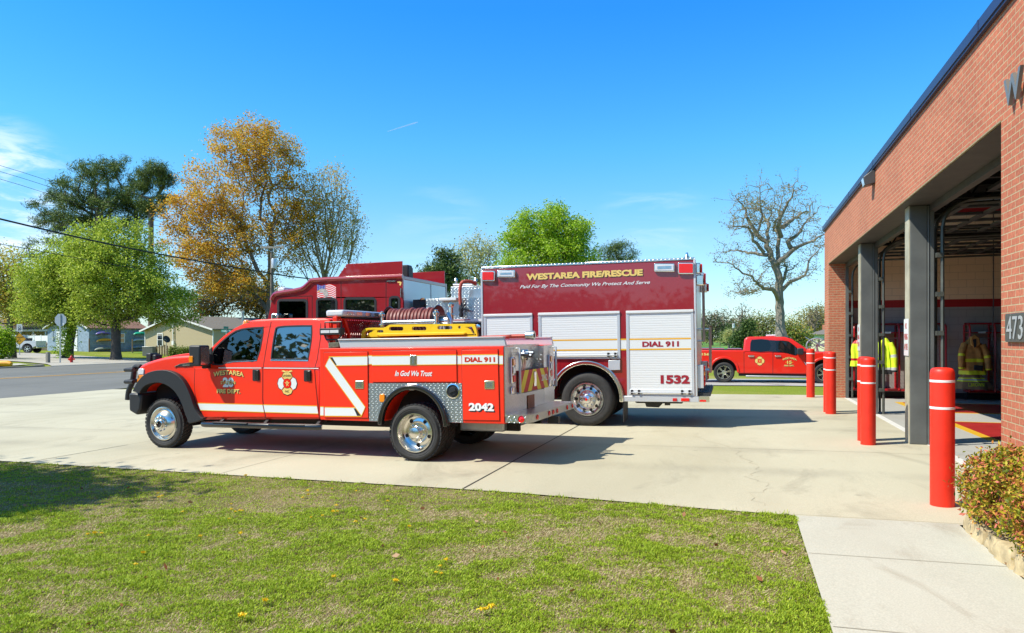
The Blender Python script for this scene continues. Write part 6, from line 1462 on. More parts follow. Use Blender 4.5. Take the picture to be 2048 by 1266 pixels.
# folded chairs / reel seen over the pickup's bonnet
rl = thing('bonnet_reel', 'grey metal wheel shaped reel with arms behind the red pickup bonnet', 'reel', W(1634, 700, 29.2))
mb = MB(); c_ = Vector((0, 0, .25))
mb.tube([c_+Vector((.40*math.cos(t), 0, .30*math.sin(t)-.08)) for t in [2*math.pi*i/24 for i in range(24)]], .025, 8, closed=True); 
mb.build('reel_rim', M['galv'], rl, smooth=True)
for k in range(8):
    t = math.pi*k/4+.2; mb = MB(); mb.bar(c_+Vector((0, 0, -.08)), c_+Vector((.4*math.cos(t), 0, .30*math.sin(t)-.08)), .025); mb.build('spoke', M['galv'], rl)
for k in range(4):
    mb = MB(); mb.bar((-.45+k*.07, -.1, .52-k*.05), (.25+k*.06, -.15, .12), .03); mb.build('arm', M['alu'], rl)
mb = MB(); mb.bar((.05, -.1, .30), (.45, -.1, .55), .04); mb.bar((.05, -.1, .2), (.5, -.1, .33), .04); mb.bar((0, 0, -.6), (0, 0, .3), .06); mb.build('stand', M['alu'], rl)
# ================================================================== TREES
def grow(tips, trunk, g, alpha=.35, beta=.5, step=.9, wob=.12, free=0):
    """connect scattered crown points into a branching skeleton; free: lowest trunk nodes that carry no limbs"""
    n_max = len(trunk)+len(tips)*14+50
    P = np.zeros((n_max, 3)); par = np.full(n_max, -1); path = np.zeros(n_max); n = 0
    for i, p in enumerate(trunk):
        P[n] = p; par[n] = n-1 if n else -1; path[n] = path[n-1]+np.linalg.norm(P[n]-P[n-1]) if n else 0; n += 1
    nt = n; T_ = np.asarray(tips); tr = np.asarray(trunk)
    dmin = np.min(np.linalg.norm(T_[:, None, :]-tr[None, :, :], axis=2), axis=1)
    ends = []
    for i in np.argsort(dmin):
        p = T_[i]; Q = P[free:n]
        d = np.linalg.norm(Q-p, axis=1)
        cost = d + alpha*path[free:n] + beta*np.maximum(0, Q[:, 2]-p[2]+.1*d)
        j = int(np.argmin(cost))+free
        a = P[j]; L_ = np.linalg.norm(p-a); k = max(1, int(L_/step))
        if n+k+1 >= n_max: break
        off = g.normal(0, wob*L_/2.5, 3)
        prev = j
        for q in range(1, k+1):
            t = q/k; c = a+(p-a)*t + off*math.sin(math.pi*t) + g.normal(0, wob*.25*step, 3)*(q < k)
            c[2] += .10*L_*math.sin(math.pi*t)*(-.6 if t < .5 else -.2)
            P[n] = c; par[n] = prev; path[n] = path[prev]+np.linalg.norm(c-P[prev]); prev = n; n += 1
        ends.append(n-1)
    return P[:n], par[:n], np.array(ends), nt
def branch_mesh(P, par, r_tip, r_trunk, ends, pw=2.3, sides=5, first=1, want_r=False):
    n = len(P); s = np.zeros(n); s[ends] += 1
    for i in range(n-1, 0, -1): 
        if s[i] == 0: s[i] = 1
        s[par[i]] += s[i]
    r = r_tip*s**(1/pw); r *= 1
    if r_trunk: 
        f = np.log(max(r_trunk/r[0], 1e-3))/np.log(max(s[0], 2)); r = r_tip*s**(1/pw+f)
    idx = np.arange(first, n); A, B = P[par[idx]], P[idx]; ra = np.minimum(r[par[idx]], r[idx]*1.25); rb = r[idx]
    ra[:] = np.where(par[idx] == idx-1, r[par[idx]], ra)
    D = B-A; L_ = np.linalg.norm(D, axis=1, keepdims=True); D = D/np.maximum(L_, 1e-6); B = B+D*rb[:, None]*.3
    ref = np.where(np.abs(D[:, 2:3]) > .9, np.array([[1., 0, 0]]), np.array([[0, 0, 1.]]))
    U = np.cross(D, ref); U /= np.linalg.norm(U, axis=1, keepdims=True); V_ = np.cross(U, D)
    a = np.linspace(0, 2*np.pi, sides+1)[:-1]; c, s_ = np.cos(a), np.sin(a)
    ring = lambda C, rr: C[:, None, :]+rr[:, None, None]*(U[:, None, :]*c[None, :, None]+V_[:, None, :]*s_[None, :, None])
    R0, R1 = ring(A, ra), ring(B, rb)
    q = np.stack([R0, np.roll(R0, -1, 1), np.roll(R1, -1, 1), R1], axis=2)
    return (q.reshape(-1, 3), r) if want_r else q.reshape(-1, 3)
def leaves(centers, m, rad, size, g, aspect=.6, flat=0.0, droop=0, upb=0, up=.7):
    """m small leaf faces scattered round every centre, tilted more to the sky the larger up is"""
    n = len(centers)*m; C = np.repeat(centers, m, 0) + g.normal(0, 1, (n, 3))*np.asarray(rad)
    sz = size*g.uniform(.6, 1.35, (n, 1)); nn = g.normal(0, 1, (n, 3)); nn[:, 2] += up*1.6; nn /= np.linalg.norm(nn, axis=1, keepdims=True)
    d = np.cross(nn, g.normal(0, 1, (n, 3))); d[:, 2] += upb; d /= np.maximum(np.linalg.norm(d, axis=1, keepdims=True), 1e-6)
    e = np.cross(nn, d); e /= np.maximum(np.linalg.norm(e, axis=1, keepdims=True), 1e-6)
    d = d*sz; e = e*sz*aspect
    return np.stack([C-d*.5, C+e*.5-d*.05, C+d*.5, C-e*.5-d*.05], axis=1).reshape(-1, 3)
def blob_points(blobs, n, g, shell=.35):
    """points through a union of ellipsoids, denser towards their outsides"""
    w = np.array([b[3]*b[4]*b[5] for b in blobs]); w = w/w.sum(); out = []
    for k in range(n):
        b = blobs[g.choice(len(blobs), p=w)]; d = g.normal(0, 1, 3); d /= np.linalg.norm(d)
        u = g.random()**shell; out.append((b[0]+b[3]*d[0]*u, b[1]+b[4]*d[1]*u, b[2]+b[5]*d[2]*u))
    return np.array(out)
def tree(name, label, cat, px, D, blobs, m_leaf, m_bark, n=260, per=40, clump=.5, leaf_size=.16, trunk_r=.3, trunk_h=3, lean=(0, 0), r_tip=.012, seed=1, alpha=.35, beta=.5,
         aspect=.6, shell=.4, group=None, trunks=None, free=None, step=.9, wob=.12, zbase=None, flat=.0, upb=0, extra=0, leaf2=None, z0=None):
    """blobs in photo pixels (cx, cy, rx, ry[, depth_ratio]) are turned into metres at distance D"""
    g = np.random.default_rng(seed); b0 = W(px, HY, D); zg = gz(b0.x, b0.y) if z0 is None else z0
    t = thing(name, label, cat, (b0.x, b0.y, zg), YAW, group); s = D/F
    bl = []
    for b in blobs:
        dr = b[4] if len(b) > 4 else .85; dy = b[5] if len(b) > 5 else 0
        bl.append(((b[0]-px)*s, dy, CAMZ-zg+(HY-b[1])*s, b[2]*s, b[2]*s*dr, b[3]*s))
    tips = blob_points(bl, n, g, shell); tips[:, 2] = np.maximum(tips[:, 2], .5)
    tk = [(lean[0]*q/6*trunk_h/3, lean[1]*q/6*trunk_h/3, trunk_h*q/6) for q in range(7)] if trunks is None else trunks
    P, par, ends, nt = grow(tips, tk, g, alpha, beta, step, wob, (len(tk)-3 if free is None else free))
    V, rad_ = branch_mesh(P, par, r_tip, trunk_r, ends, first=nt, want_r=True, sides=6); npmesh('limbs', V, None, m_bark, t)
    mbt = MB(); rt = [float(x) for x in rad_[:nt]]; rt[0] *= 1.45; rt[1] *= 1.12
    mbt.tube(smoothline([tuple(p) for p in P[:nt]], 3), [float(x) for x in np.interp(np.arange((nt-1)*3+1)/3, np.arange(nt), rt)], 14); mbt.build('trunk', m_bark, t, smooth=True)
    ce = P[ends] if not extra else np.concatenate([P[ends], P[nt:][g.random(len(P)-nt) < extra]])
    Lv = leaves(ce, per, (clump, clump, clump*.8), leaf_size, g, aspect, flat, upb=upb)
    if leaf2 is not None:
        k = len(Lv)//4; mi = (g.random(k) < .35).astype(int); npmesh('crown', Lv, None, [m_leaf, leaf2], t, mi=mi)
    else: npmesh('crown', Lv, None, m_leaf, t)
    return t
def pine(name, label, px, D, blobs, n=150, per=46, clump=.8, size=.5, trunk_r=.35, trunk_h=12, seed=1, group=None, lean=(0, 0)):
    return tree(name, label, 'tree', px, D, blobs, M['needle'], M['bark'], n, per, clump, size, trunk_r, trunk_h, lean, .03, seed, .25, .35, .13, .55, group, free=3, step=1.2, wob=.1, flat=.15, upb=.25)
# --- the two fresh green maples by the blue garage
tree('maple_tree', 'fresh green maple with an ivy covered leaning trunk, in front of the blue garage', 'tree', 135, 62,
     [(120, 560, 80, 80), (95, 600, 68, 55), (150, 620, 55, 40), (160, 520, 55, 60), (70, 630, 40, 22), (175, 640, 40, 16)], M['leaf_maple'], M['bark_dark'], 330, 135, .40, .18, .34, 4.2, (.45, 0), .012, 3)
tree('maple_tree', 'broad fresh green maple with a straight bare trunk, between garage and tan house', 'tree', 232, 60,
     [(235, 545, 100, 85), (300, 590, 85, 60), (205, 500, 70, 55), (350, 625, 62, 26), (210, 620, 70, 40), (255, 470, 45, 30), (390, 640, 28, 12)], M['leaf_maple'], M['bark_dark'], 440, 140, .40, .18, .36, 3.3, (0, 0), .012, 4)
# ivy on the leaning trunk
t = thing('ivy', 'bright green ivy climbing the leaning maple trunk by the garage', 'ivy', W(133, HY, 61.4) - Vector((0, 0, CAMZ-.12)), YAW)
g_ = np.random.default_rng(5); c_ = np.stack([g_.normal(-.1, .35, 220)*np.linspace(1.4, .5, 220), g_.normal(-.2, .3, 220), np.linspace(0, 3.6, 220)], 1); c_[:, 0] += c_[:, 2]*.14
npmesh('foliage', leaves(c_, 10, .14, .16, g_), None, M['leaf_pear'], t)
# --- pines behind
pine('pine_tree', 'huge dark pine with a broad layered crown, tallest tree on the left', 195, 88,
     [(190, 345, 62, 42), (130, 400, 68, 40), (235, 390, 60, 45), (170, 440, 95, 30), (100, 465, 50, 28), (250, 445, 50, 28), (75, 490, 40, 20), (270, 350, 25, 30), (110, 350, 28, 22), (60, 510, 30, 14), (150, 375, 50, 30), (220, 330, 40, 30), (90, 430, 50, 24), (200, 405, 90, 34)], 250, 150, .36, .46, .55, 17, 11)
pine('pine_tree', 'slim dark pine with a small rounded crown beside the huge pine', 302, 86,
     [(305, 345, 34, 22), (325, 365, 28, 20), (285, 375, 28, 22), (330, 400, 26, 18), (300, 412, 34, 14)], 85, 150, .36, .44, .30, 18, 12)
pine('pine_tree', 'thin dark pine stem half hidden between the huge pine and the orange tree', 272, 90,
     [(270, 372, 20, 25), (262, 410, 24, 20), (285, 420, 22, 18)], 40, 120, .36, .44, .22, 17, 13)
# --- yellow green trees at the left edge
tree('budding_tree', 'yellow green budding tree at the left frame edge behind the low house', 'tree', 20, 92,
     [(30, 560, 55, 75), (-30, 560, 55, 70), (60, 600, 40, 45), (0, 610, 70, 40)], M['leaf_yellow'], M['bark'], 420, 48, .75, .27, .35, 5, (0, 0), .016, 21, leaf2=M['leaf_maple'])
tree('budding_tree', 'olive budding tree behind the roof of the low house, left of the ivy', 'tree', 80, 100, [(75, 620, 70, 40), (110, 590, 40, 40)], M['leaf_yellow'], M['bark'], 260, 40, .8, .28, .3, 4, (0, 0), .016, 22)
# --- the big orange tree and its neighbour
tree('orange_tree', 'very tall tree with orange spring buds and a stout grey trunk behind the utility pole', 'tree', 541, 84,
     [(505, 290, 88, 58), (450, 370, 92, 58), (560, 330, 60, 62), (400, 430, 74, 42), (470, 460, 92, 50), (560, 430, 55, 55), (380, 400, 46, 28), (420, 510, 85, 36), (355, 425, 38, 26), (500, 262, 44, 26), (470, 560, 90, 34), (570, 510, 45, 40), (600, 390, 38, 60), (590, 450, 40, 50), (350, 470, 44, 40), (440, 560, 70, 36)],
     M['leaf_orange'], M['bark'], 760, 80, .46, .24, .50, 14, (.0, 0), .012, 31, .42, .45, free=2, step=1.0, wob=.09, leaf2=M['leaf_yellow'], extra=.12)
tree('budding_tree', 'fan shaped tree of thin bare stems with sparse yellow buds, right of the orange tree', 'tree', 655, 86,
     [(655, 400, 62, 62), (690, 450, 40, 75), (620, 430, 45, 70), (660, 350, 34, 30), (705, 500, 28, 50), (610, 500, 40, 45), (655, 470, 70, 80), (590, 470, 34, 50)],
     M['leaf_yellow'], M['bark_warm'], 820, 16, .45, .21, .30, 3, (0, 0), .013, 32, .85, 1.2, free=2, step=1.5, wob=.05, leaf2=M['leaf_orange'], extra=.06)
for i, (px, D, bl, sd, lab) in enumerate(((440, 96, [(430, 600, 60, 36), (480, 590, 50, 30), (400, 620, 40, 22)], 41, 'brown leafless thicket under the orange tree, right of the tan house'), (520, 98, [(520, 600, 40, 40), (560, 610, 30, 32)], 42, 'brown leafless thicket under the orange tree, beside the engine cab'))):
    tree('thicket', lab, 'thicket', px, D, bl, M['leaf_brown'], M['bark_dark'], 200, 34, .6, .30, .2, 1.5, (0, 0), .018, sd, free=0, leaf2=M['leaf_orange'])
# --- middle: trees over the engine
tree('cedar_tree', 'dark green cedar with ragged layers above the engine pump section', 'tree', 890, 75, [(895, 510, 24, 15), (880, 545, 38, 22), (905, 530, 22, 22), (860, 560, 26, 16), (900, 570, 36, 20)], M['needle'], M['bark'], 170, 60, .42, .34, .22, 7, (0, 0), .02, 51, .3, .3, .3, free=2, leaf2=M['leaf_dark'])
tree('budding_tree', 'pale green budding tree behind the cedar and the bright pear tree', 'tree', 955, 82, [(960, 500, 46, 34), (930, 520, 40, 38), (985, 520, 30, 40), (950, 560, 44, 34)], M['leaf_pale'], M['bark'], 380, 15, .5, .22, .3, 5, (0, 0), .012, 52, free=3)
tree('pear_tree', 'dense bright green pear tree rising right behind the engine roof', 'tree', 1095, 50, [(1098, 470, 84, 52), (1095, 520, 108, 44), (1105, 432, 42, 26), (1060, 470, 56, 44), (1140, 470, 46, 48), (1090, 570, 96, 40)], M['leaf_pear'], M['bark_dark'], 480, 140, .29, .145, .25, 2.5, (0, 0), .01, 53, free=3, shell=.33)
pine('pine_tree', 'rounded pine right of the bright pear tree', 1232, 92, [(1235, 492, 26, 15), (1215, 510, 22, 14), (1255, 512, 24, 12), (1235, 530, 40, 18)], 70, 130, .42, .42, .28, 8, 54)
for i, (px, py) in enumerate(((812, 545), (1290, 560))):
    tree('bare_tree', ('thin bare tree top showing over the engine cab roof', 'thin bare tree mostly behind the engine, right of the pine')[i], 'tree', px, 110, [(px, py+10, 16, 26), (px, py+60, 30, 40)], M['leaf_brown'], M['bark'], 90, 3, .4, .2, .15, 4, (0, 0), .02, 60+i)
# --- the bare oak on the right: limbs laid out, twigs grown on them
D_ = 58; s_ = D_/F; bx = 1561; b0 = W(bx, HY, D_); zg = gz(b0.x, b0.y)
oak = thing('oak_tree', 'large nearly bare oak with a thick trunk and sprawling limbs beyond the red pickup', 'tree', (b0.x, b0.y, zg), YAW)
zq = lambda x, y: (1380+x/3.517, 340+y/3.517)
limbs = [([(640, 1180), (636, 1000), (630, 850), (612, 700), (575, 620), (540, 530), (470, 450), (410, 350), (380, 270), (330, 190)], 0, .0),
 ([(612, 700), (640, 560), (655, 430), (640, 390), (700, 260), (750, 110)], 3, .6), ([(620, 650), (720, 560), (820, 510), (930, 440)], 3, -.7), ([(640, 850), (700, 790), (780, 740), (800, 640), (860, 560)], 2, -.5),
 ([(625, 920), (560, 850), (470, 840), (380, 790), (260, 730), (150, 680)], 1, -.9), ([(470, 845), (400, 870), (300, 895), (250, 880)], 1, -1.5), ([(545, 600), (450, 580), (380, 550), (290, 560)], 4, .8),
 ([(520, 580), (440, 500), (390, 420), (300, 410), (220, 430)], 4, -.5), ([(540, 530), (580, 400), (590, 330), (560, 250), (530, 200), (500, 130)], 4, .9), ([(470, 450), (490, 350), (460, 250), (450, 130)], 6, -.6),
 ([(655, 400), (740, 340), (830, 290), (930, 250)], 3, .9), ([(640, 470), (600, 380), (640, 250), (660, 140)], 3, -.9), ([(720, 560), (700, 500), (790, 440), (850, 350), (950, 280)], 3, .4), ([(640, 800), (700, 700), (720, 620)], 2, .9)]
g_ = np.random.default_rng(77)
P0 = []; R_ = []; mbk = MB()
def o3(x, y, d=0): px, py = zq(x, y); return ((px-bx)*s_, d, CAMZ-zg+(HY-py)*s_)
allp = []
r_at = {0: .46, 1: .20, 2: .18, 3: .21, 4: .15, 6: .10}
for li, (pts, lvl, dep) in enumerate(limbs):
    q = [o3(x, y, dep*i*.9) for i, (x, y) in enumerate(pts)]; q = smoothline(q, 4); n_ = len(q)
    q = [tuple(np.array(p)+g_.normal(0, .05, 3)*(i > 1)) for i, p in enumerate(q)]
    r0 = .40 if li == 0 else (.07 if li == 5 else r_at.get(lvl, .12))
    rr = [(.022+(r0-.022)*(1-i/(n_-1))**(1.0 if li else .85)) for i in range(n_)]
    if li == 0: rr[0] = .56; rr[1] = .46
    mbk.tube(q, rr, 8); allp.append((np.array(q), rr))
mbk.build('trunk', M['bark_pale'], oak, smooth=True)
src = np.concatenate([a[max(2, len(a)//4):] for a, _ in allp]); tip = []
for k in range(1200):
    p = src[g_.integers(len(src))]; d = g_.normal(0, 1, 3); d[2] = abs(d[2])*.9-.15; d /= np.linalg.norm(d); tip.append(p+d*g_.uniform(.3, 1.6))
tip = np.array(tip)
# twigs: each joins the nearest limb point or an earlier twig
Pn, pr = list(src), [-1]*len(src); ends = []
for p in tip:
    A_ = np.array(Pn[-400:]+list(src)) if False else np.array(Pn); dd = np.linalg.norm(A_-p, axis=1)+.9*np.maximum(0, A_[:, 2]-p[2]); j = int(np.argmin(dd))
    mid = (A_[j]+p)/2+g_.normal(0, .10, 3); Pn.append(mid); pr.append(j); Pn.append(p); pr.append(len(Pn)-2); ends.append(len(Pn)-1)
Pn = np.array(Pn); pr = np.array(pr); ns = len(src); cnt = np.zeros(len(Pn)); cnt[ends] = 1
for i in range(len(Pn)-1, ns-1, -1): cnt[pr[i]] += cnt[i]
idx = np.arange(ns, len(Pn)); A_, B_ = Pn[pr[idx]], Pn[idx]; rb_ = .012*np.maximum(1, cnt[idx])**.45; Dv = B_-A_; Dv /= np.maximum(np.linalg.norm(Dv, axis=1, keepdims=True), 1e-6)
U_ = np.cross(Dv, np.array([[.3, .9, .2]])); U_ /= np.linalg.norm(U_, axis=1, keepdims=True); V2 = np.cross(U_, Dv); an = np.linspace(0, 2*np.pi, 5)[:-1]
rg = lambda C, r: C[:, None, :]+r[:, None, None]*(U_[:, None, :]*np.cos(an)[None, :, None]+V2[:, None, :]*np.sin(an)[None, :, None])
Q0, Q1 = rg(A_, rb_*1.2), rg(B_, rb_*.9); npmesh('twigs', np.stack([Q0, np.roll(Q0, -1, 1), np.roll(Q1, -1, 1), Q1], 2).reshape(-1, 3), None, M['bark_pale'], oak)
npmesh('crown', leaves(Pn[ends], 9, .17, .11, g_), None, M['leaf_oak'], oak)
# --- far right tree line
far = [('brown_tree', 'grey brown leafless tree mass left of the rear driveway pickup, beside the engine tail', 1425, 190, [(1420, 655, 30, 28), (1445, 648, 28, 26), (1400, 660, 26, 22)], 'leaf_brown', 300, 26, 1.0, .42, 'leaf_dark'),
 ('dark_tree', 'dark evergreen tree at the right end of the far brown trees', 1460, 180, [(1462, 668, 12, 20), (1452, 675, 14, 12)], 'leaf_dark', 120, 40, .7, .4, None),
 ('flowering_tree', 'small pale yellow tree beside the far utility pole', 1458, 120, [(1460, 672, 10, 9)], 'leaf_pale', 80, 40, .35, .25, None),
 ('brown_tree', 'grey brown woodland tree far behind the pale yellow tree', 1475, 230, [(1475, 655, 22, 16), (1500, 655, 24, 20)], 'leaf_brown', 160, 26, 1.2, .5, 'leaf_yellow'),
 ('evergreen_shrub', 'dark conical evergreen standing behind the red pickup tailgate', 1484, 70, [(1485, 678, 14, 14), (1494, 655, 8, 14), (1478, 684, 14, 10), (1500, 650, 9, 8)], 'leaf_dark', 150, 50, .28, .2, None),
 ('green_tree', 'olive green leafing tree left of the oak trunk', 1530, 85, [(1530, 655, 34, 28), (1548, 642, 24, 18), (1515, 672, 24, 20)], 'leaf_oak', 260, 14, .5, .22, 'leaf_green'),
 ('green_tree', 'brighter green leafing tree right of the oak trunk', 1590, 80, [(1590, 670, 30, 22), (1578, 655, 18, 16), (1608, 682, 20, 16)], 'leaf_green', 230, 18, .42, .22, 'leaf_yellow'),
 ('brown_tree', 'tan budding tree behind the pale yellow house roof', 1622, 130, [(1620, 645, 34, 32), (1645, 640, 30, 34)], 'leaf_oak', 260, 22, .7, .32, 'leaf_yellow')]
for i, (nm, lab, px, D, bl, lf, n_, per, cl_, sz, l2) in enumerate(far):
    tree(nm, lab, 'tree', px, D, bl, M[lf], M['bark'], n_, per, cl_, sz, .012*D**.5*1.4, 2.5, (0, 0), .02, 90+i, free=1, leaf2=M[l2] if l2 else None, step=1.6)
tree('bare_tree', 'bare thin tree between the engine tail and the oak', 'tree', 1487, 95, [(1488, 630, 18, 26), (1480, 650, 14, 20)], M['leaf_brown'], M['bark'], 160, 3, .3, .2, .2, 3, (0, 0), .018, 121)
tree('bare_tree', 'bare thin tree behind the pale yellow house', 'tree', 1628, 110, [(1628, 632, 20, 24), (1622, 650, 18, 20)], M['leaf_brown'], M['bark'], 170, 3, .35, .2, .22, 4, (0, 0), .018, 122)
for i, px in enumerate((745, 790, 850, 915, 1000, 1060, 1330, 1370)):
    tree('woodland_tree', 'leafy woodland tree hidden behind the fire vehicles', 'tree', px, 150+7*(i % 3), [(px, 655, 34, 22), (px+12, 665, 30, 14)], M['leaf_green'] if i % 2 else M['leaf_brown'], M['bark'], 110, 30, 1.0, .42, .22, 2.5, (0, 0), .03, 130+i, free=1, step=2, group='woodland trees behind the fire vehicles')
# brush and low hedge around the houses
def shrub(name, lab, cat, px, D, wpx, hpx, m, sd, n=90, per=40, size=.09, zoff=None):
    b = W(px, HY, D); z_ = gz(b.x, b.y) if zoff is None else zoff; s = D/F; g = np.random.default_rng(sd); t = thing(name, lab, cat, (b.x, b.y, z_), YAW)
    bl = [(0, 0, hpx*s*.5, wpx*s*.5, wpx*s*.4, hpx*s*.5), (wpx*s*.2, 0, hpx*s*.4, wpx*s*.3, wpx*s*.3, hpx*s*.4), (-wpx*s*.25, 0, hpx*s*.38, wpx*s*.3, wpx*s*.3, hpx*s*.42)]
    tips = blob_points(bl, n, g, .4); tips[:, 2] = np.maximum(.05, tips[:, 2])
    P, par, ends, nt = grow(tips, [(0, 0, 0), (0, 0, hpx*s*.15)], g, .3, .5, .5, .1, 0); npmesh('stem', branch_mesh(P, par, .006, .05, ends), None, M['bark_dark'], t)
    npmesh('foliage', leaves(P[ends], per, size*1.4, size, g), None, m, t); return t
shrub('shrub', 'round dark green shrub left of the pair against the tan house', 'shrub', 351, 71, 22, 15, M['leaf_green'], 201, size=.13)
shrub('shrub', 'round dark green shrub right of the pair against the tan house', 'shrub', 371, 71, 24, 15, M['leaf_green'], 202, size=.13)
shrub('shrub', 'tall bright green shrub at the left frame edge beside the white pickup', 'shrub', 2, 58, 44, 66, M['leaf_pear'], 203, 200, 50, .14)
# woods behind the camera, seen only as reflections in paint and glass
g_ = np.random.default_rng(300); pts = []
for k in range(1500):
    a = g_.uniform(-2.7, -.35); r = g_.uniform(44, 62); x, y = r*math.cos(a), r*math.sin(a); h = (6.5+2.2*math.sin(a*19)+1.5*math.sin(a*41)) if a < -1.98 else (3.6+1.2*math.sin(a*23+1)+.8*math.sin(a*51))
    pts.append((x, y, g_.uniform(0, 1)**.7*h))
npw = npmesh('woods', leaves(np.array(pts), 75, (1.6, 1.6, 1.1), .75, g_), None, M['leaf_dark']); tag(npw, 'belt of trees across the road behind the viewpoint', 'woods', kind='stuff')
# tree outside the left edge whose shade lies on the lawn
g_ = np.random.default_rng(310); t = thing('shade_tree', 'leafy tree outside the left frame edge that shades the corner of the lawn', 'tree', (-14.6, 3.2, gz(-14.6, 3.2)))
tips = blob_points([(-1, .0, 6.2, 4.0, 1.5, 1.4), (1.8, .2, 5.9, 2.2, 1.1, 1.1)], 420, g_, .4); P, par, ends, nt = grow(tips, [(0, 0, q) for q in np.linspace(0, 4, 6)], g_, free=3)
npmesh('trunk', branch_mesh(P, par, .012, .16, ends), None, M['bark'], t); npmesh('crown', leaves(P[ends], 60, .34, .17, g_), None, M['leaf_maple'], t)
# ------------------------------------------------------------------ the shrub by the brick pier
g_ = np.random.default_rng(400); t = thing('nandina_shrub', 'rounded yellow green shrub with pink tipped leaves in the stone edged bed', 'shrub', (2.22, 6.6, .05))
bl = [(-.06, .0, .40, .44, .55, .33), (.06, .25, .46, .36, .40, .28), (-.02, -.75, .38, .40, .55, .32), (-.14, .35, .36, .32, .34, .30), (.03, -1.5, .36, .36, .5, .30)]
tips = blob_points(bl, 900, g_, .3); tips = tips[tips[:, 2] > .16]; tips = tips[tips[:, 0] < .10] if False else tips
tips[:, 0] = np.minimum(tips[:, 0], .16)
P, par, ends, nt = grow(tips, [(-.05, -.2, 0), (-.05, -.15, .1)], g_, .25, .5, .25, .1, 0)
npmesh('stem', branch_mesh(P, par, .0022, .03, ends), None, M['bark_dark'], t)
npmesh('foliage', leaves(P[ends], 56, .040, .038, g_, .42, upb=.3), None, M['leaf_bush'], t)
# a second lighter flush on the shoots
# ------------------------------------------------------------------ lawn: individual blades over thatch
def vnoise(x, y, s, seed):
    g = np.random.default_rng(seed); L_ = g.random((256, 256)); x = x/s; y = y/s; xi = np.floor(x).astype(int); yi = np.floor(y).astype(int); fx, fy = x-xi, y-yi; fx = fx*fx*(3-2*fx); fy = fy*fy*(3-2*fy)
    a = L_[xi % 256, yi % 256]; b = L_[(xi+1) % 256, yi % 256]; c = L_[xi % 256, (yi+1) % 256]; d = L_[(xi+1) % 256, (yi+1) % 256]
    return (a*(1-fx)+b*fx)*(1-fy)+(c*(1-fx)+d*fx)*fy
strip('lawn_soil', lin(-23.7, .505, 24), lambda x: -2, lambda x: XE(x)-.005, M['turf_soil'], -.012, 12)
g_ = np.random.default_rng(500); n_ = 900000
yc = np.sqrt(g_.uniform(3.3**2, 12.4**2, n_)); yc = np.where(g_.random(n_) < .45, g_.uniform(3.3, 7.5, n_), yc); xc = g_.uniform(-.86, .50, n_)*yc
X = xc*math.cos(YAW)-yc*math.sin(YAW); Y = xc*math.sin(YAW)+yc*math.cos(YAW)
xe = np.interp(X, [-23.7, -10.56, -2.56, .51, 2.83], [8.9, 8.08, 7.75, 7.33, 7.33])
rag = .05*vnoise(X, Y*0, .22, 9)-.025+.03*vnoise(X, Y*0, .05, 10)
kp_ = (Y < xe+rag-.01) & (X < .52+.03*vnoise(Y, Y*0, .12, 11)-.02) & (Y > 1.2); X, Y, yc = X[kp_], Y[kp_], yc[kp_]; n_ = len(X)
den = .34*vnoise(X, Y, .42, 1)+.36*vnoise(X, Y, .17, 2)+.30*vnoise(X, Y, .07, 3)+.09*(vnoise(X, Y, 1.9, 4)-.5)
green = den + g_.normal(0, .16, n_) > .365
keep = np.where(green, g_.random(n_) < .95, g_.random(n_) < .75); X, Y, den, green, yc = [a[keep] for a in (X, Y, den, green, yc)]; n_ = len(X)
Z = np.array([.0145*(min(x, 1.9)-1.9) for x in X])-.014
ln = np.where(green, g_.uniform(.009, .024, n_)*(.7+.9*np.clip(den-.4, 0, .4)/.4), g_.uniform(.012, .040, n_)); ln *= np.where((Y > np.interp(X, [-10.56, -2.56, .51], [8.08, 7.75, 7.33])-.10) & (g_.random(n_) < .12), 2.1, 1)
wd_ = np.where(green, g_.uniform(.005, .010, n_), g_.uniform(.003, .005, n_))*(.8+yc*.035)
az = g_.uniform(0, 2*np.pi, n_); tilt = np.where(green, np.abs(g_.normal(.85, .35, n_)), np.abs(g_.normal(1.15, .3, n_))).clip(0, 1.5)
dx, dy, dz = np.sin(tilt)*np.cos(az), np.sin(tilt)*np.sin(az), np.cos(tilt); wx_, wy_ = -np.sin(az), np.cos(az)
lift = np.where(green, .004+.018*np.clip(den-.45, 0, .3)/.3, .002)
B0 = np.stack([X-wx_*wd_/2, Y-wy_*wd_/2, Z+lift], 1); B1 = np.stack([X+wx_*wd_/2, Y+wy_*wd_/2, Z+lift], 1)
Mid = np.stack([X+dx*ln*.6+wx_*wd_*.35, Y+dy*ln*.6+wy_*wd_*.35, Z+lift+dz*ln*.65], 1); Tp = np.stack([X+dx*ln, Y+dy*ln, Z+lift+dz*ln*.9], 1)
V = np.stack([B0, B1, Mid, Tp], 1).reshape(-1, 3)
lw = npmesh('lawn_grass', V, None, [M['grass_green'], M['grass_straw']], mi=(~green).astype(int)); tag(lw, 'patchy mown lawn of green and straw coloured blades in the foreground', 'lawn', kind='stuff')
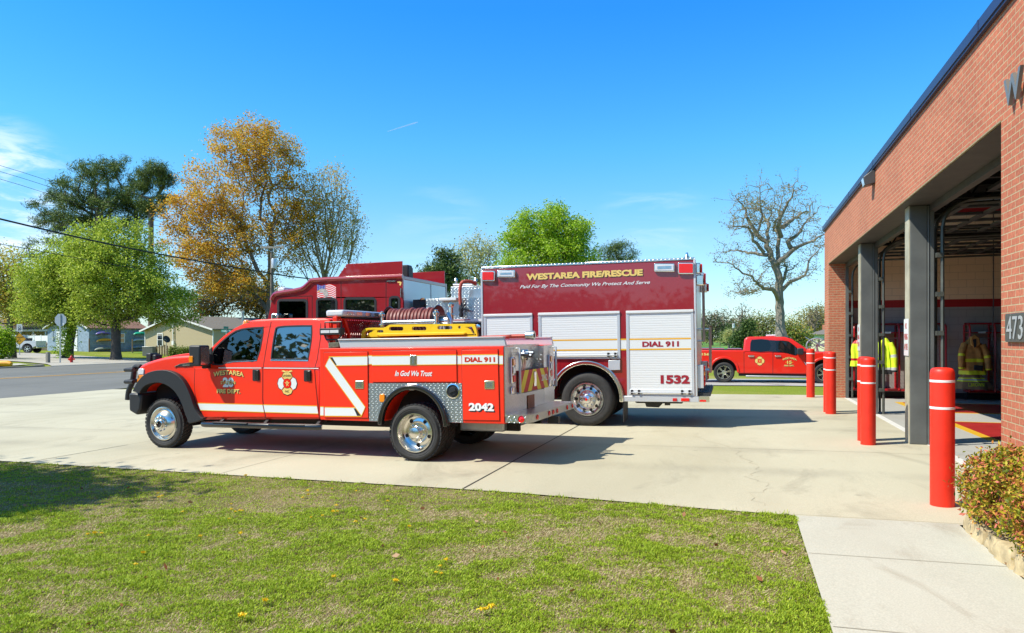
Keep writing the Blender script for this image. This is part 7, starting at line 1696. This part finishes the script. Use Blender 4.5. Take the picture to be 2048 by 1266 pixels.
# fallen leaves
n_ = 70; yc = g_.uniform(3.6, 9, n_); xc = g_.uniform(-.7, .44, n_)*yc; C = np.stack([xc*math.cos(YAW)-yc*math.sin(YAW), xc*math.sin(YAW)+yc*math.cos(YAW), np.zeros(n_)], 1); C = C[(C[:, 1] < 7.2) & (C[:, 0] < .4)]; C[:, 2] = [gz(x, y)+.018 for x, y, _ in C]
tag(npmesh('leaf_litter', leaves(C, 1, 0, .05, g_, .7, .8), None, M['dead_leaf']), 'scattered brown fallen leaves on the lawn', 'leaves', kind='stuff')
n_ = 420; C = np.stack([g_.uniform(1.86, 2.1, n_), g_.uniform(3.2, 7.2, n_), np.zeros(n_)+.045], 1); C[:, 2] = np.where(C[:, 0] < 1.9, .03, .075)
tag(npmesh('bed_litter', leaves(C, 1, (.01, .01, .004), .035, g_, .5, .8), None, M['dead_leaf']), 'dead leaves and twigs under the shrub along the edging stones', 'leaves', kind='stuff')
# dandelions, each a flower of its own
def at_ground(px, py):
    r = ray(px, py); t = 8.0
    for _ in range(12): p = Vector((0, 0, CAMZ))+r*t; t *= (CAMZ-gz(p.x, p.y))/max(.01, CAMZ-p.z)
    p = Vector((0, 0, CAMZ))+r*t; return p
fl0 = None
spots = [(962, 1226), (972, 1224), (984, 1222), (316, 987), (318, 996), (324, 993), (462, 1009), (463, 1021), (471, 1024), (480, 1023), (485, 1022), (458, 1039), (176, 1071), (190, 1070), (203, 1068), (297, 1073), (400, 1076), (482, 1071), (287, 1109), (271, 1132),
 (491, 953), (664, 978), (616, 984), (617, 990), (605, 996), (622, 1036), (645, 1033), (667, 1026), (675, 1024), (673, 1013), (667, 1158), (790, 1165), (793, 1166), (872, 1147), (880, 1134), (882, 1150), (893, 1124), (819, 1055), (730, 1040), (711, 1046), (775, 1004), (713, 983), (531, 1207), (484, 1240), (365, 1025)]
for k, (px, py) in enumerate(spots):
    p = at_ground(px, py+3)
    if fl0 is None:
        f = fl0 = thing('dandelion', 'yellow dandelion flower in the patchy lawn', 'flower', p, group='dandelions in the lawn')
        mb = MB(); mb.tube([(0, 0, -.01), (.003, .002, .02), (0, 0, .036)], .0022, 5); mb.build('stem', M['leaf_green'], f)
        q = leaves(np.zeros((1, 3)), 90, (.008, .008, .003), .022, np.random.default_rng(1), .35, .5, upb=.8); q[:, 2] += .042; npmesh('head', q, None, M['petal'], f)
    else: f = dup(fl0, p)
    s = random.uniform(.55, .95) * (1.3 if py > 1215 else 1); f.scale = (s, s, s); f.rotation_euler[2] = k*1.3
# ================================================================== ACROSS THE ROAD
def at_px(px, D): p = W(px, HY, D); return Vector((p.x, p.y, gz(p.x, p.y)))
def facing(name, label, cat, a, b, group=None):
    """a thing whose local x runs from ground point a to ground point b, y away from the viewer"""
    d = b-a; rz = math.atan2(d.y, d.x); o = thing(name, label, cat, a, rz, group); return o, Vector((d.x, d.y)).length
# blue garage: gable towards us, long side to the right with racks
A_, B_ = at_px(95, 84), at_px(178, 80); C_ = at_px(291, 85)
gg, wl = facing('garage', 'faded blue board garage with a brown roof and one white roll door', 'garage', A_, B_)
Lg = 9.5; eh, rh = 2.55, 4.1
ang = math.atan2((C_-B_).y, (C_-B_).x) - math.atan2((B_-A_).y, (B_-A_).x)
sdir = Vector((math.cos(ang), math.sin(ang), 0)); Ls = (C_-B_).length
mb = MB(); mb.add([(0, 0, -.4), (wl, 0, -.4), (wl, 0, eh), (wl/2, 0, rh), (0, 0, eh)], [(0, 1, 2, 3, 4)])
q = [Vector((wl, 0, 0)), Vector((wl, 0, 0))+sdir*Ls, sdir*Ls]
mb.add([(wl, 0, -.4), (q[1].x, q[1].y, -.4), (q[1].x, q[1].y, eh), (wl, 0, eh)], [(0, 1, 2, 3)]); mb.add([(0, 0, -.4), (q[2].x, q[2].y, -.4), (q[2].x, q[2].y, eh), (0, 0, eh)], [(0, 1, 2, 3)])
mb.add([(q[2].x, q[2].y, -.4), (q[1].x, q[1].y, -.4), (q[1].x, q[1].y, eh), ((q[1].x+q[2].x)/2, (q[1].y+q[2].y)/2, rh), (q[2].x, q[2].y, eh)], [(0, 1, 2, 3, 4)])
mb.build('wall', M['blue_boards'], gg)
n0 = -sdir*.35; rid0 = Vector((wl/2, 0, rh+.05))+n0; rid1 = rid0+sdir*(Ls+.6)
ev = Vector((wl, 0, eh)); sl = (ev-Vector((wl/2, 0, rh))).normalized()*.3
e0 = ev+sl+n0+Vector((0, 0, .05)); e1 = e0+sdir*(Ls+.6); ev2 = Vector((0, 0, eh)); sl2 = (ev2-Vector((wl/2, 0, rh))).normalized()*.3; f0 = ev2+sl2+n0+Vector((0, 0, .05)); f1 = f0+sdir*(Ls+.6)
mb = MB(); up = Vector((0, 0, .08)); mb.add([rid0, rid1, e1, e0, rid0+up, rid1+up, e1+up, e0+up], [(0, 1, 2, 3), (4, 7, 6, 5), (0, 4, 5, 1), (1, 5, 6, 2), (2, 6, 7, 3), (3, 7, 4, 0)]); mb.add([rid0, rid1, f1, f0, rid0+up, rid1+up, f1+up, f0+up], [(0, 1, 2, 3), (4, 7, 6, 5), (1, 5, 6, 2), (2, 6, 7, 3), (3, 7, 4, 0)]); mb.build('roof', M['roof_brown'], gg)
mb = MB(); mb.bar(e0+Vector((0, 0, .03)), rid0+Vector((0, 0, .03)), .05, .16); mb.bar(f0+Vector((0, 0, .03)), rid0+Vector((0, 0, .03)), .05, .16); mb.build('barge_board', M['house_white'], gg)
x0, x1 = wl*.24, wl*.74
mb = MB(); mb.box(x0+.14, x1-.14, -.02, .0, 0, 2.05)
for k in range(1, 4): mb.box(x0+.14, x1-.14, -.024, -.02, k*.5, k*.5+.02)
mb.build('garage_door', M['house_white'], gg)
mb = MB(); mb.box(x0, x0+.14, -.06, 0, 0, 2.2); mb.box(x1-.14, x1, -.06, 0, 0, 2.2); mb.box(x0+.141, x1-.141, -.06, 0, 2.06, 2.2); mb.build('door_frame', M['house_white'], gg)
mb = MB(); mb.box(wl*.13, wl*.17, -.12, 0, 1.2, 1.6); mb.tube([(wl*.15, -.05, 1.6), (wl*.15, -.05, 2.4)], .03, 6); mb.build('meter_box', M['galv'], gg)
sn = Vector((sdir.y, -sdir.x, 0))
def sp(u, out, z): p = Vector((wl, 0, 0))+sdir*(u*Ls)+sn*out; return Vector((p.x, p.y, z))
mb = MB(); mb.bar(sp(.50, .02, 1.45), sp(.62, .02, 1.45), .06, 1.1); wn2 = mb.build('window', M['house_white'], gg); mb = MB(); mb.bar(sp(.52, .06, 1.72), sp(.60, .06, 1.72), .02, .4); mb.bar(sp(.52, .06, 1.2), sp(.60, .06, 1.2), .02, .4); mb.build('pane', M['glass'], wn2)
# boats on the side wall racks
def kayak(label, u0, u1, z, m, keel_up=True, wdt=.35):
    p0 = gg.matrix_basis @ sp(u0, .55, z); p1_ = gg.matrix_basis @ sp(u1, .55, z); d = p1_-p0; t = thing('kayak', label, 'kayak', p0, math.atan2(d.y, d.x), 'boats racked on the garage side wall'); L_ = d.length
    vs = []; n = 18; ns_ = 12
    for i in range(n+1):
        s = i/n; w = wdt*max(.02, math.sin(math.pi*s)**.6); rise = .16*abs(2*s-1)**3
        for k in range(ns_): a = 2*math.pi*k/ns_; zz = math.sin(a); vs.append((s*L_, w*math.cos(a), (.20*zz if zz > 0 else .10*zz)*math.sin(math.pi*s)**.4*(1 if keel_up else -1)+(rise*(-1 if keel_up else 1))))
    mb = MB(); mb.add(vs, [(i*ns_+k, i*ns_+(k+1) % ns_, (i+1)*ns_+(k+1) % ns_, (i+1)*ns_+k) for i in range(n) for k in range(ns_)]); mb.build('hull', m, t, smooth=True)
    mb = MB()
    for s in (.25, .75): mb.bar((s*L_, -.3, -.14), (s*L_, .55, -.14), .05)
    mb.build('wall_bracket', M['wood'], t); return t
kayak('purple kayak racked highest at the left on the garage side', .06, .33, 1.98, mat('purple hull', (.10, .08, .28), .4)); kayak('yellow orange kayak racked in the middle at the left on the garage side', .09, .37, 1.25, mat('orange hull', (.80, .36, .015), .4))
kayak('grey green canoe lying lowest at the left on the garage side', .05, .42, .28, mat('olive hull', (.22, .25, .20), .5), True, .42); kayak('green kayak racked highest at the right on the garage side', .72, .99, 1.98, mat('green hull', (.015, .36, .22), .4))
kayak('pale grey kayak racked in the middle at the right on the garage side', .70, .99, 1.22, mat('grey hull', (.42, .46, .48), .4)); kayak('blue grey kayak lying lowest at the right on the garage side', .68, .92, .38, mat('blue grey hull', (.22, .28, .34), .4))
# fence posts with wire in front of it
for i, (px, D) in enumerate(((178.5, 79), (265, 79))):
    p = at_px(px, D); t = thing('fence_post', ('wooden fence post at the front corner of the blue garage', 'wooden fence post in front of the racked boats')[i], 'post', p); mb = MB(); mb.tube([(0, 0, -.1), (0, 0, 1.45)], .07, 8); mb.build('post', M['wood'], t, smooth=True)
a, b = at_px(178.5, 79), at_px(265, 79); mb = MB()
for z in (.3, .55, .8, 1.05): mb.tube([a+Vector((0, 0, z)), b+Vector((0, 0, z))], .005, 4)
tag(mb.build('wire_fence', M['dark_steel']), 'four strand wire fence strung before the racked boats', 'fence')
# tan house
A_, B_ = at_px(290, 77), at_px(426, 73); th, wl = facing('tan_house', 'tan lap sided house with a grey shingle gable roof and white trim', 'house', A_, B_)
eh, rh, dp = 2.75, 3.85, 11
ax = wl*.46
mb = MB(); mb.add([(0, 0, -.4), (wl, 0, -.4), (wl, 0, eh-.1), (ax, 0, rh), (0, 0, eh-.2)], [(0, 1, 2, 3, 4)]); mb.add([(wl, 0, -.4), (wl+1, dp, -.4), (wl+1, dp, eh-.1), (wl, 0, eh-.1)], [(0, 1, 2, 3)]); mb.add([(0, 0, -.4), (0, dp, -.4), (0, dp, eh-.2), (0, 0, eh-.2)], [(0, 1, 2, 3)]); mb.build('wall', M['siding'], th)
mb = MB(); rr0 = Vector((ax, -.4, rh+.02)); 
for e_ in (Vector((wl+.35, -.4, eh-.28)), Vector((-.35, -.4, eh-.42))):
    dd = Vector((.9, dp, 0)); mb.add([rr0, rr0+dd, e_+dd, e_, rr0+up, rr0+dd+up, e_+dd+up, e_+up], [(0, 1, 2, 3), (4, 7, 6, 5), (1, 5, 6, 2), (2, 6, 7, 3), (3, 7, 4, 0)])
mb.build('roof', M['shingle'], th)
mb = MB(); mb.bar((wl+.35, -.42, eh-.28), (ax, -.42, rh+.02), .04, .16); mb.bar((-.35, -.42, eh-.42), (ax, -.42, rh+.02), .04, .16); mb.build('barge_board', M['house_white'], th)
mb = MB(); mb.box(wl-.06, wl+.03, -.03, .06, -.1, eh-.15); mb.build('corner_trim', M['house_white'], th); mb = MB(); mb.box(-.03, .06, -.03, .06, -.1, eh-.22); mb.build('corner_trim', M['house_white'], th)
wx0 = wl*.19; mb = MB(); mb.box(wx0, wx0+.85, -.05, 0, .75, 2.15); wn2 = mb.build('window', M['house_white'], th); mb = MB(); mb.box(wx0+.1, wx0+.75, -.06, -.05, .85, 1.42); mb.box(wx0+.1, wx0+.75, -.06, -.05, 1.48, 2.05); mb.build('pane', M['glass'], wn2)
mb = MB(); mb.tube([(wl*.44, -.12, 1.0), (wl*.44, -.12, 3.9)], .06, 8); mb.box(wl*.425, wl*.455, -.2, 0, .9, 1.3); mb.build('service_mast', M['house_white'], th)
mb = MB(); mb.box(wl*.425, wl*.46, -.15, 0, -.1, .6); mb.build('meter_base', M['roof_brown'], th)
ch_ = MB(); ch_.tube([(wl*.9, 5, 3.2), (wl*.9, 5, 4.3)], .12, 8); ch_.tube([(wl*.9, 5, 4.3), (wl*.9, 5, 4.5)], .17, 8); ch_.build('flue', M['galv'], th)
p = at_px(333, 71); t = thing('satellite_dish', 'grey satellite dish on a pole in front of the tan house', 'satellite dish', p, YAW); mb = MB(); mb.tube([(0, 0, 0), (0, 0, 1.5)], .03, 8); mb.build('pole', M['galv'], t, smooth=True); mb = MB(); mb.lathe([(.001, .08), (.2, .05), (.36, -.02), (.38, -.03)], 20); o = mb.build('dish', M['dark_steel'], t, smooth=True); o.location = (0, 0, 1.62); o.rotation_euler = (R(-25), 0, R(60)); mb = MB(); mb.bar((0, 0, 1.5), (-.4, -.4, 1.85), .03); mb.build('feed_arm', M['galv'], t)
p = at_px(299, 70); t = thing('air_conditioner', 'grey boxed air conditioning unit beside the tan house', 'air conditioner', p, YAW); mb = MB(); mb.box(-.5, .5, -.4, .4, 0, .85); mb.build('cabinet', ribbed('grey louvre', (.16, .17, .17), .07, 2, .5, 1), t, bev=.03); mb = MB(); mb.box(-.52, .52, -.42, .42, .851, .9); mb.build('top', M['galv'], t, bev=.02)
t = thing('wood_pickets', 'short run of bare wooden pickets right of the air conditioning unit', 'fence', at_px(312, 70), YAW)
for k in range(5): mb = MB(); mb.box(k*.25, k*.25+.14, 0, .05, 0, 1.0+.08*(k % 2)); mb.build('picket', M['wood'], t)
# low house with carport at the left edge
A_, B_ = at_px(-70, 98), at_px(96, 94); lh, wl = facing('low_house', 'low house with a dark shingle roof and an open white porch at the left edge', 'house', A_, B_)
mb = MB(); mb.box(0, wl, 3, 9, -.3, 2.6); mb.build('wall', mat('cream wall', (.42, .38, .30), .8), lh)
mb = MB(); mb.add([(-.5, -.5, 2.55), (wl+.5, -.5, 2.55), (wl+.3, 5, 4.35), (-.3, 5, 4.35), (-.5, 10, 2.5), (wl+.5, 10, 2.5)], [(0, 1, 2, 3), (3, 2, 5, 4), (0, 3, 4), (1, 5, 2)]); mb.build('roof', M['shingle'], lh)
mb = MB(); mb.box(-.5, wl+.5, -.52, -.40, 2.32, 2.56); mb.build('fascia', M['house_white'], lh)
for k in range(8): mb = MB(); x = k*wl/7; mb.box(x-.06, x+.06, -.4, -.28, -.2, 2.32); mb.build('porch_post', M['house_white'], lh)
mb = MB(); mb.box(wl*.55, wl*.62, 2.95, 3, .9, 2.0); mb.box(wl*.78, wl*.84, 2.95, 3, .2, 2.1); mb.build('window', M['glass'], lh)
t, wl = facing('board_fence', 'white board fence between the white pickup and the blue garage', 'fence', at_px(55, 90), at_px(96, 88)); 
for k in range(3): mb = MB(); mb.box(wl*k/3+.06, wl*(k+1)/3-.06, -.02, .02, .9, 1.75); mb.build('panel', M['house_white'], t)
for k in range(4): mb = MB(); mb.box(wl*k/3-.055, wl*k/3+.055, -.05, .05, 0, 1.85); mb.build('post', M['house_white'], t)
t, wl = facing('picket_fence', 'low weathered wooden fence under the white board fence', 'fence', at_px(58, 86), at_px(95, 85)); mb = MB()
for k in range(int(wl/.2)): mb.box(k*.2, k*.2+.13, 0, .03, 0, .95)
mb.build('pickets', M['wood'], t); mb = MB(); mb.box(0, wl, -.05, -.005, .7, .8); mb.build('rail', M['wood'], t)
# white pickup seen on the far lawn
D_ = 72; p = at_px(55, D_); V_ = Veh('white_pickup', 'white pickup parked on the grass behind the yellow warning sign', 'pickup', p, YAW+R(6), 0); v_ = V_.o
def pa(x, y): return V_.P(*zA(x, y))
def LA(pts): return [pa(x, y) for x, y in pts]
rw = .42; w1x = pa(342, 620)[0]; w2x = w1x-3.6
def arc_(cx, r=.52): return [(cx+r*math.cos(R(t)), rw+.04+r*math.sin(R(t))) for t in np.linspace(0, 180, 12)]
zc = .55; xr_ = pa(455, 560)[0]; zbd = pa(400, 518)[1]
mb = MB(); mb.plate([(xr_, zbd), (pa(215, 518)[0], zbd), (w2x-.1, zbd+.02), (w2x-1.0, zbd-.15), (w2x-1.1, zc), (w2x-.52, zc)]+arc_(w2x)[::-1]+[(w2x+.52, zc), (w1x-.52, zc)]+arc_(w1x)[::-1]+[(w1x+.52, zc+.05), (xr_, zc+.15)], 0, 1.95); mb.build('body', M['paint_white'], v_, bev=.05, seg=3)
xk = pa(218, 500)[0]; mb = MB(); mb.plate([(xk, zbd), (xk-.05, zbd+.58), (xk-1.5, zbd+.60), (xk-2.35, zbd)], 0, 1.95, (), .25, zbd, mirror=True); mb.build('cab', M['paint_white'], v_, bev=.05)
mb = MB(); mb.plate([(xk-.12, zbd+.06), (xk-.16, zbd+.48), (xk-1.4, zbd+.50), (xk-2.0, zbd+.06)], -.012, .004, (), .25, zbd); mb.build('window', M['glass'], v_)
for cx_ in (w1x, w2x):
    for yy, f in ((.02, False), (1.93, True)): tyre_wheel(v_, cx_, yy, rw, rw, .27, .27, 'spoke', 'road', far=f)
    mb = MB(); mb.plate(arc_(cx_), .3, .31); mb.build('wheel_well', M['seam'], v_)
mb = MB(); mb.box(xr_-.02, xr_+.12, .05, 1.9, .5, .68); mb.build('rear_bumper', M['chrome'], v_, bev=.03)
mb = MB(); mb.box(xk+.05, xk+.5, .2, 1.75, zbd-.1, zbd+.28); mb.build('tool_rack', M['dark_steel'], v_)
# stump and utility boxes
t = thing('tree_stump', 'dark cut tree stump at the left edge in front of the white pickup', 'stump', at_px(24.5, 60)); mb = MB(); mb.lathe([(.36, -.1), (.32, .2), (.30, .8), (.24, 1.5), (.001, 1.55)], 14, axis='z'); mb.build('trunk', M['bark_dark'], t, smooth=True)
# signs, hydrant, post on the corner
def ground_at(px, py): return at_ground(px, py)
p = ground_at(39, 710); t = thing('warning_sign', 'yellow diamond sign reading CHILDREN AT PLAY below a small white 20 plate', 'sign', p, YAW+R(8)); D_ = 58; s_ = p.length/F
hgt = lambda py: (710-py)*s_
mb = MB(); mb.bar((0, .03, 0), (0, .03, hgt(662)), .06); mb.build('post', M['galv'], t)
c_ = hgt(683.5); r_ = 10.3*s_
mb = MB(); mb.plate([(0, c_-r_), (r_, c_), (0, c_+r_), (-r_, c_)], -.01, 0); mb.build('panel', mat('sign yellow', (.72, .36, .01), .4), t)
mb = MB(); ribbon(mb, [(0, c_-r_*.93), (r_*.93, c_), (0, c_+r_*.93), (-r_*.93, c_)], r_*.04, -.013, -.0105, closed=True); mb.build('border', M['ink_black'], t)
for s, dz, w_ in (('CHILDREN', .18, 1.15), ('AT', -.10, .3), ('PLAY', -.38, .6)): text(s, lambda u, v, dz=dz, w_=w_: (-w_*r_/2+u, -.015, c_+dz*r_+v), M['ink_black'], t, w_*r_, r_*.2, 'lettering', off=.03)
mb = MB(); mb.plate([(-4.2*s_, hgt(671)), (4.4*s_, hgt(671)), (4.4*s_, hgt(659)), (-4.2*s_, hgt(659))], -.01, 0); mb.build('speed_plate', M['ink_white'], t); text('20', lambda u, v: (-2.8*s_+u, -.014, hgt(669.5)+v), M['ink_black'], t, 5.8*s_, 5.5*s_, 'lettering', off=.04)
text('SPEED', lambda u, v: (-2.8*s_+u, -.014, hgt(663)+v), M['ink_black'], t, 5.8*s_, 1.8*s_, 'lettering', off=.02)
p = ground_at(121, 726); t = thing('stop_sign', 'grey back of an octagonal stop sign on a tall steel post', 'sign', p, YAW+R(-6)); s_ = p.length/F; hgt = lambda py: (726-py)*s_
mb = MB(); mb.bar((0, -.03, 0), (0, -.03, hgt(643)), .08, .05); mb.build('post', M['galv'], t)
c_ = hgt(653); mb = MB(); mb.plate([(11.2*s_*math.cos(R(22.5+45*k)), c_+11.2*s_*math.sin(R(22.5+45*k))) for k in range(8)], 0, .012); mb.build('panel', mat('bare aluminium sign back', (.34, .37, .42), .5, metal=.3), t)
mb = MB(); mb.box(4*s_, 6*s_, -.004, -.001, c_-8*s_, c_-5.5*s_); mb.build('sticker', M['ink_white'], t)
p = ground_at(143, 730.5); t = thing('fire_hydrant', 'red fire hydrant on the corner verge', 'hydrant', p, YAW); mb = MB()
mb.lathe([(.15, -.02), (.15, .04), (.105, .06), (.10, .40), (.14, .42), (.14, .45), (.115, .47), (.12, .56), (.10, .64), (.06, .70), (.03, .715), (.03, .76), (.001, .77)], 22, axis='z'); mb.build('barrel', mat('hydrant red', (.50, .018, .02), .45), t, smooth=True)
for a_, b_ in (((-.23, 0, .45), (.23, 0, .45)), ((0, -.22, .42), (0, 0, .42))): mb = MB(); mb.tube([a_, b_], .058, 12); mb.tube([Vector(a_), Vector(a_)*.93+Vector((0, 0, .07*a_[2]))], .075, 12); mb.build('outlet', M['bollard_red'], t, smooth=True)
p = ground_at(96, 726); t = thing('marker_post', 'short grey wooden post left of the stop sign', 'post', p); mb = MB(); mb.box(-.11, .11, -.11, .11, -.1, .80); mb.build('post', mat('grey timber', (.22, .20, .17), .85, var=.3, vscale=9), t, bev=.02)
p = ground_at(8, 733); t = thing('traffic_barrel', 'yellow orange plastic drain pipe lying on the verge at the left edge', 'pipe', p, YAW); mb = MB(); mb.tube([(-1.2, 0, .2), (.3, -.05, .2), (.55, -.1, .16)], [.2, .19, .12], 14); mb.build('shell', mat('orange plastic', (.75, .33, .01), .5), t, smooth=True); t.name = 'drain_pipe'
# green street name sign seen over the bonnet
p = at_px(452, 60); t = thing('street_sign', 'green street name sign seen above the utility truck bonnet', 'sign', p, YAW+R(-10)); s_ = 60/F; z_ = CAMZ-p.z+(HY-662)*s_
mb = MB(); mb.bar((0, .03, 0), (0, .03, z_+.15), .06); mb.build('post', M['galv'], t); mb = MB(); mb.plate(rrect(-.45, .45, z_-.11, z_+.11, .02), -.01, .0); mb.build('panel', mat('sign green', (.01, .26, .17), .4), t); text('ACADEMY ST', lambda u, v: (-.4+u, -.013, z_-.06+v), M['ink_white'], t, .8, .12, 'lettering', off=.02)
mb = MB(); mb.bar((0, -.35, z_+.28), (0, .35, z_+.28), .015, .2); mb.build('cross_panel', mat('sign green edge', (.01, .2, .13), .4), t)
# utility poles
p = at_px(543.5, 70); t = thing('utility_pole', 'wooden utility pole with a crossarm and a grey transformer in front of the orange tree', 'utility pole', p, YAW); s_ = 70/F; zz = lambda py: CAMZ-p.z+(HY-py)*s_
mb = MB(); mb.tube([(0, 0, -.2), (0, 0, zz(493))], [.17, .12], 12); mb.build('pole', mat('pole timber', (.17, .14, .11), .9, var=.3, vscale=5), t, smooth=True)
mb = MB(); mb.box(-21*s_, 25*s_, -.2, -.08, zz(497), zz(493)); mb.build('crossarm', mat('crossarm', (.40, .34, .26), .8), t)
mb = MB(); mb.bar((-12*s_, -.14, zz(496)), (0, -.12, zz(504)), .04); mb.bar((12*s_, -.14, zz(496)), (0, -.12, zz(504)), .04); mb.build('brace', M['galv'], t)
for x in (-18, -6, 12, 22): mb = MB(); mb.lathe([(.02, 0), (.05, .04), (.03, .08), (.05, .12), (.001, .15)], 8, (x*s_, -.14, zz(493)), 'z'); mb.build('insulator', M['lamp_clear'], t, smooth=True)
mb = MB(); mb.lathe([(.001, 0), (.24, 0), (.25, .04), (.25, .85), (.22, .93), (.001, .98)], 18, (6*s_, -.22, zz(537)), 'z'); mb.build('transformer', M['alu_paint'], t, smooth=True)
p2_ = at_px(1466, 118); t = thing('utility_pole', 'distant utility pole with a small transformer, between the engine tail and the pickup', 'utility pole', p2_, YAW); s2_ = 118/F; zq2 = lambda py: CAMZ-p2_.z+(HY-py)*s2_
mb = MB(); mb.tube([(0, 0, 0), (0, 0, zq2(645))], [.15, .11], 8); mb.build('pole', M['bark'], t, smooth=True); mb = MB(); mb.box(-.7, .7, -.1, .0, zq2(648), zq2(646)); mb.build('crossarm', M['wood'], t); mb = MB(); mb.lathe([(.001, 0), (.22, 0), (.22, .7), (.001, .75)], 12, (0, -.3, zq2(656)), 'z'); mb.build('transformer', M['alu_paint'], t, smooth=True)
# wires along the road
def wire(label, pts, r, n=26):
    """pts: (px, py, D) through which the wire hangs"""
    P = [W(*q) for q in pts]; mb = MB(); mb.tube(smoothline([tuple(q) for q in P], n//max(1, len(P)-1)), r, 5); tag(mb.build('overhead_wire', M['wire'], smooth=True), label, 'wire', 'overhead wires along the road')
wire('thick black cable bundle sagging down from the left edge to the utility pole', [(-420, 332, 36), (0, 438, 46), (280, 501, 57), (543, 547, 70), (640, 560, 80), (900, 590, 130)], .062)
wire('thin wire sagging just below the thick cable from the left edge', [(-420, 420, 36), (0, 488, 46), (280, 538, 57), (543, 577, 70)], .022)
for i, (y0_, y1_) in enumerate(((331, 494), (343, 495), (358, 496))):
    wire(('topmost thin power line crossing the pine at the left', 'middle thin power line crossing the pine at the left', 'lowest of the three thin power lines crossing the pine')[i], [(-420, y0_-105, 36), (0, y0_, 46), (280, y0_+92-i*3, 57), (543+(-18, -6, 22)[i], y1_, 70)], .014)
wire('low thin service wire at the left edge above the low house', [(-100, 590, 70), (0, 607, 74), (70, 617, 78), (140, 640, 84)], .018)
wire('thin guy wire running down from the utility pole to the right', [(543, 600, 70), (520, 650, 71), (505, 690, 72)], .014, 8)
# pasture fence on the right, pale house
for i, (px0, px1) in enumerate(((1400, 1500),)):
    a, b = at_px(px0, 150), at_px(px1, 150); t, wl = facing('pasture_fence', 'post and wire pasture fence along the far green field', 'fence', a, b)
    for k in range(6): mb = MB(); mb.tube([(wl*k/5, 0, 0), (wl*k/5, 0, 1.4)], .07, 6); mb.build('post', M['wood'], t)
    mb = MB()
    for z in (.4, .7, 1.0, 1.3): mb.tube([(0, 0, z), (wl, 0, z)], .02, 4)
    mb.build('wire', M['wood'], t)
A_, B_ = at_px(1622, 105), at_px(1672, 103); t, wl = facing('yellow_house', 'pale yellow house with a dark hipped roof behind the red pickup bonnet', 'house', A_, B_)
s_ = 105/F; mb = MB(); mb.box(0, wl+4, 0, 7, -.3, CAMZ-A_.z+(HY-669)*s_); mb.build('wall', M['house_yellow'], t); ze = CAMZ-A_.z+(HY-669)*s_; zr_ = CAMZ-A_.z+(HY-656)*s_
mb = MB(); mb.add([(-.6, -.5, ze), (wl+4.5, -.5, ze), (wl+4.5, 7.5, ze), (-.6, 7.5, ze), (1.6, 3.5, zr_), (wl+2, 3.5, zr_)], [(0, 1, 5, 4), (1, 2, 5), (2, 3, 4, 5), (3, 0, 4)]); mb.build('roof', M['shingle'], t)
mb = MB(); mb.box(wl*.28, wl*.36, -.03, 0, ze-1.7, ze-.6); mb.build('window', M['glass'], t); mb = MB(); mb.box(wl*.25, wl*.4, 3, 3.6, zr_-.6, zr_+.5); mb.build('chimney', M['brick'], t)
# contrail far up
mb = MB(); a, b = W(775, 263, 6000), W(836, 244, 6000); mb.tube([a, a.lerp(b, .5), a.lerp(b, .92), b], [2, 4, 5, 1], 6)
mc = mat('contrail', (.9, .9, .9), 1, spec=0); mc.node_tree.nodes['Principled BSDF'].inputs['Alpha'].default_value = .22
tag(mb.build('contrail', mc, smooth=True), 'short thin white aircraft trail high in the blue sky', 'contrail')
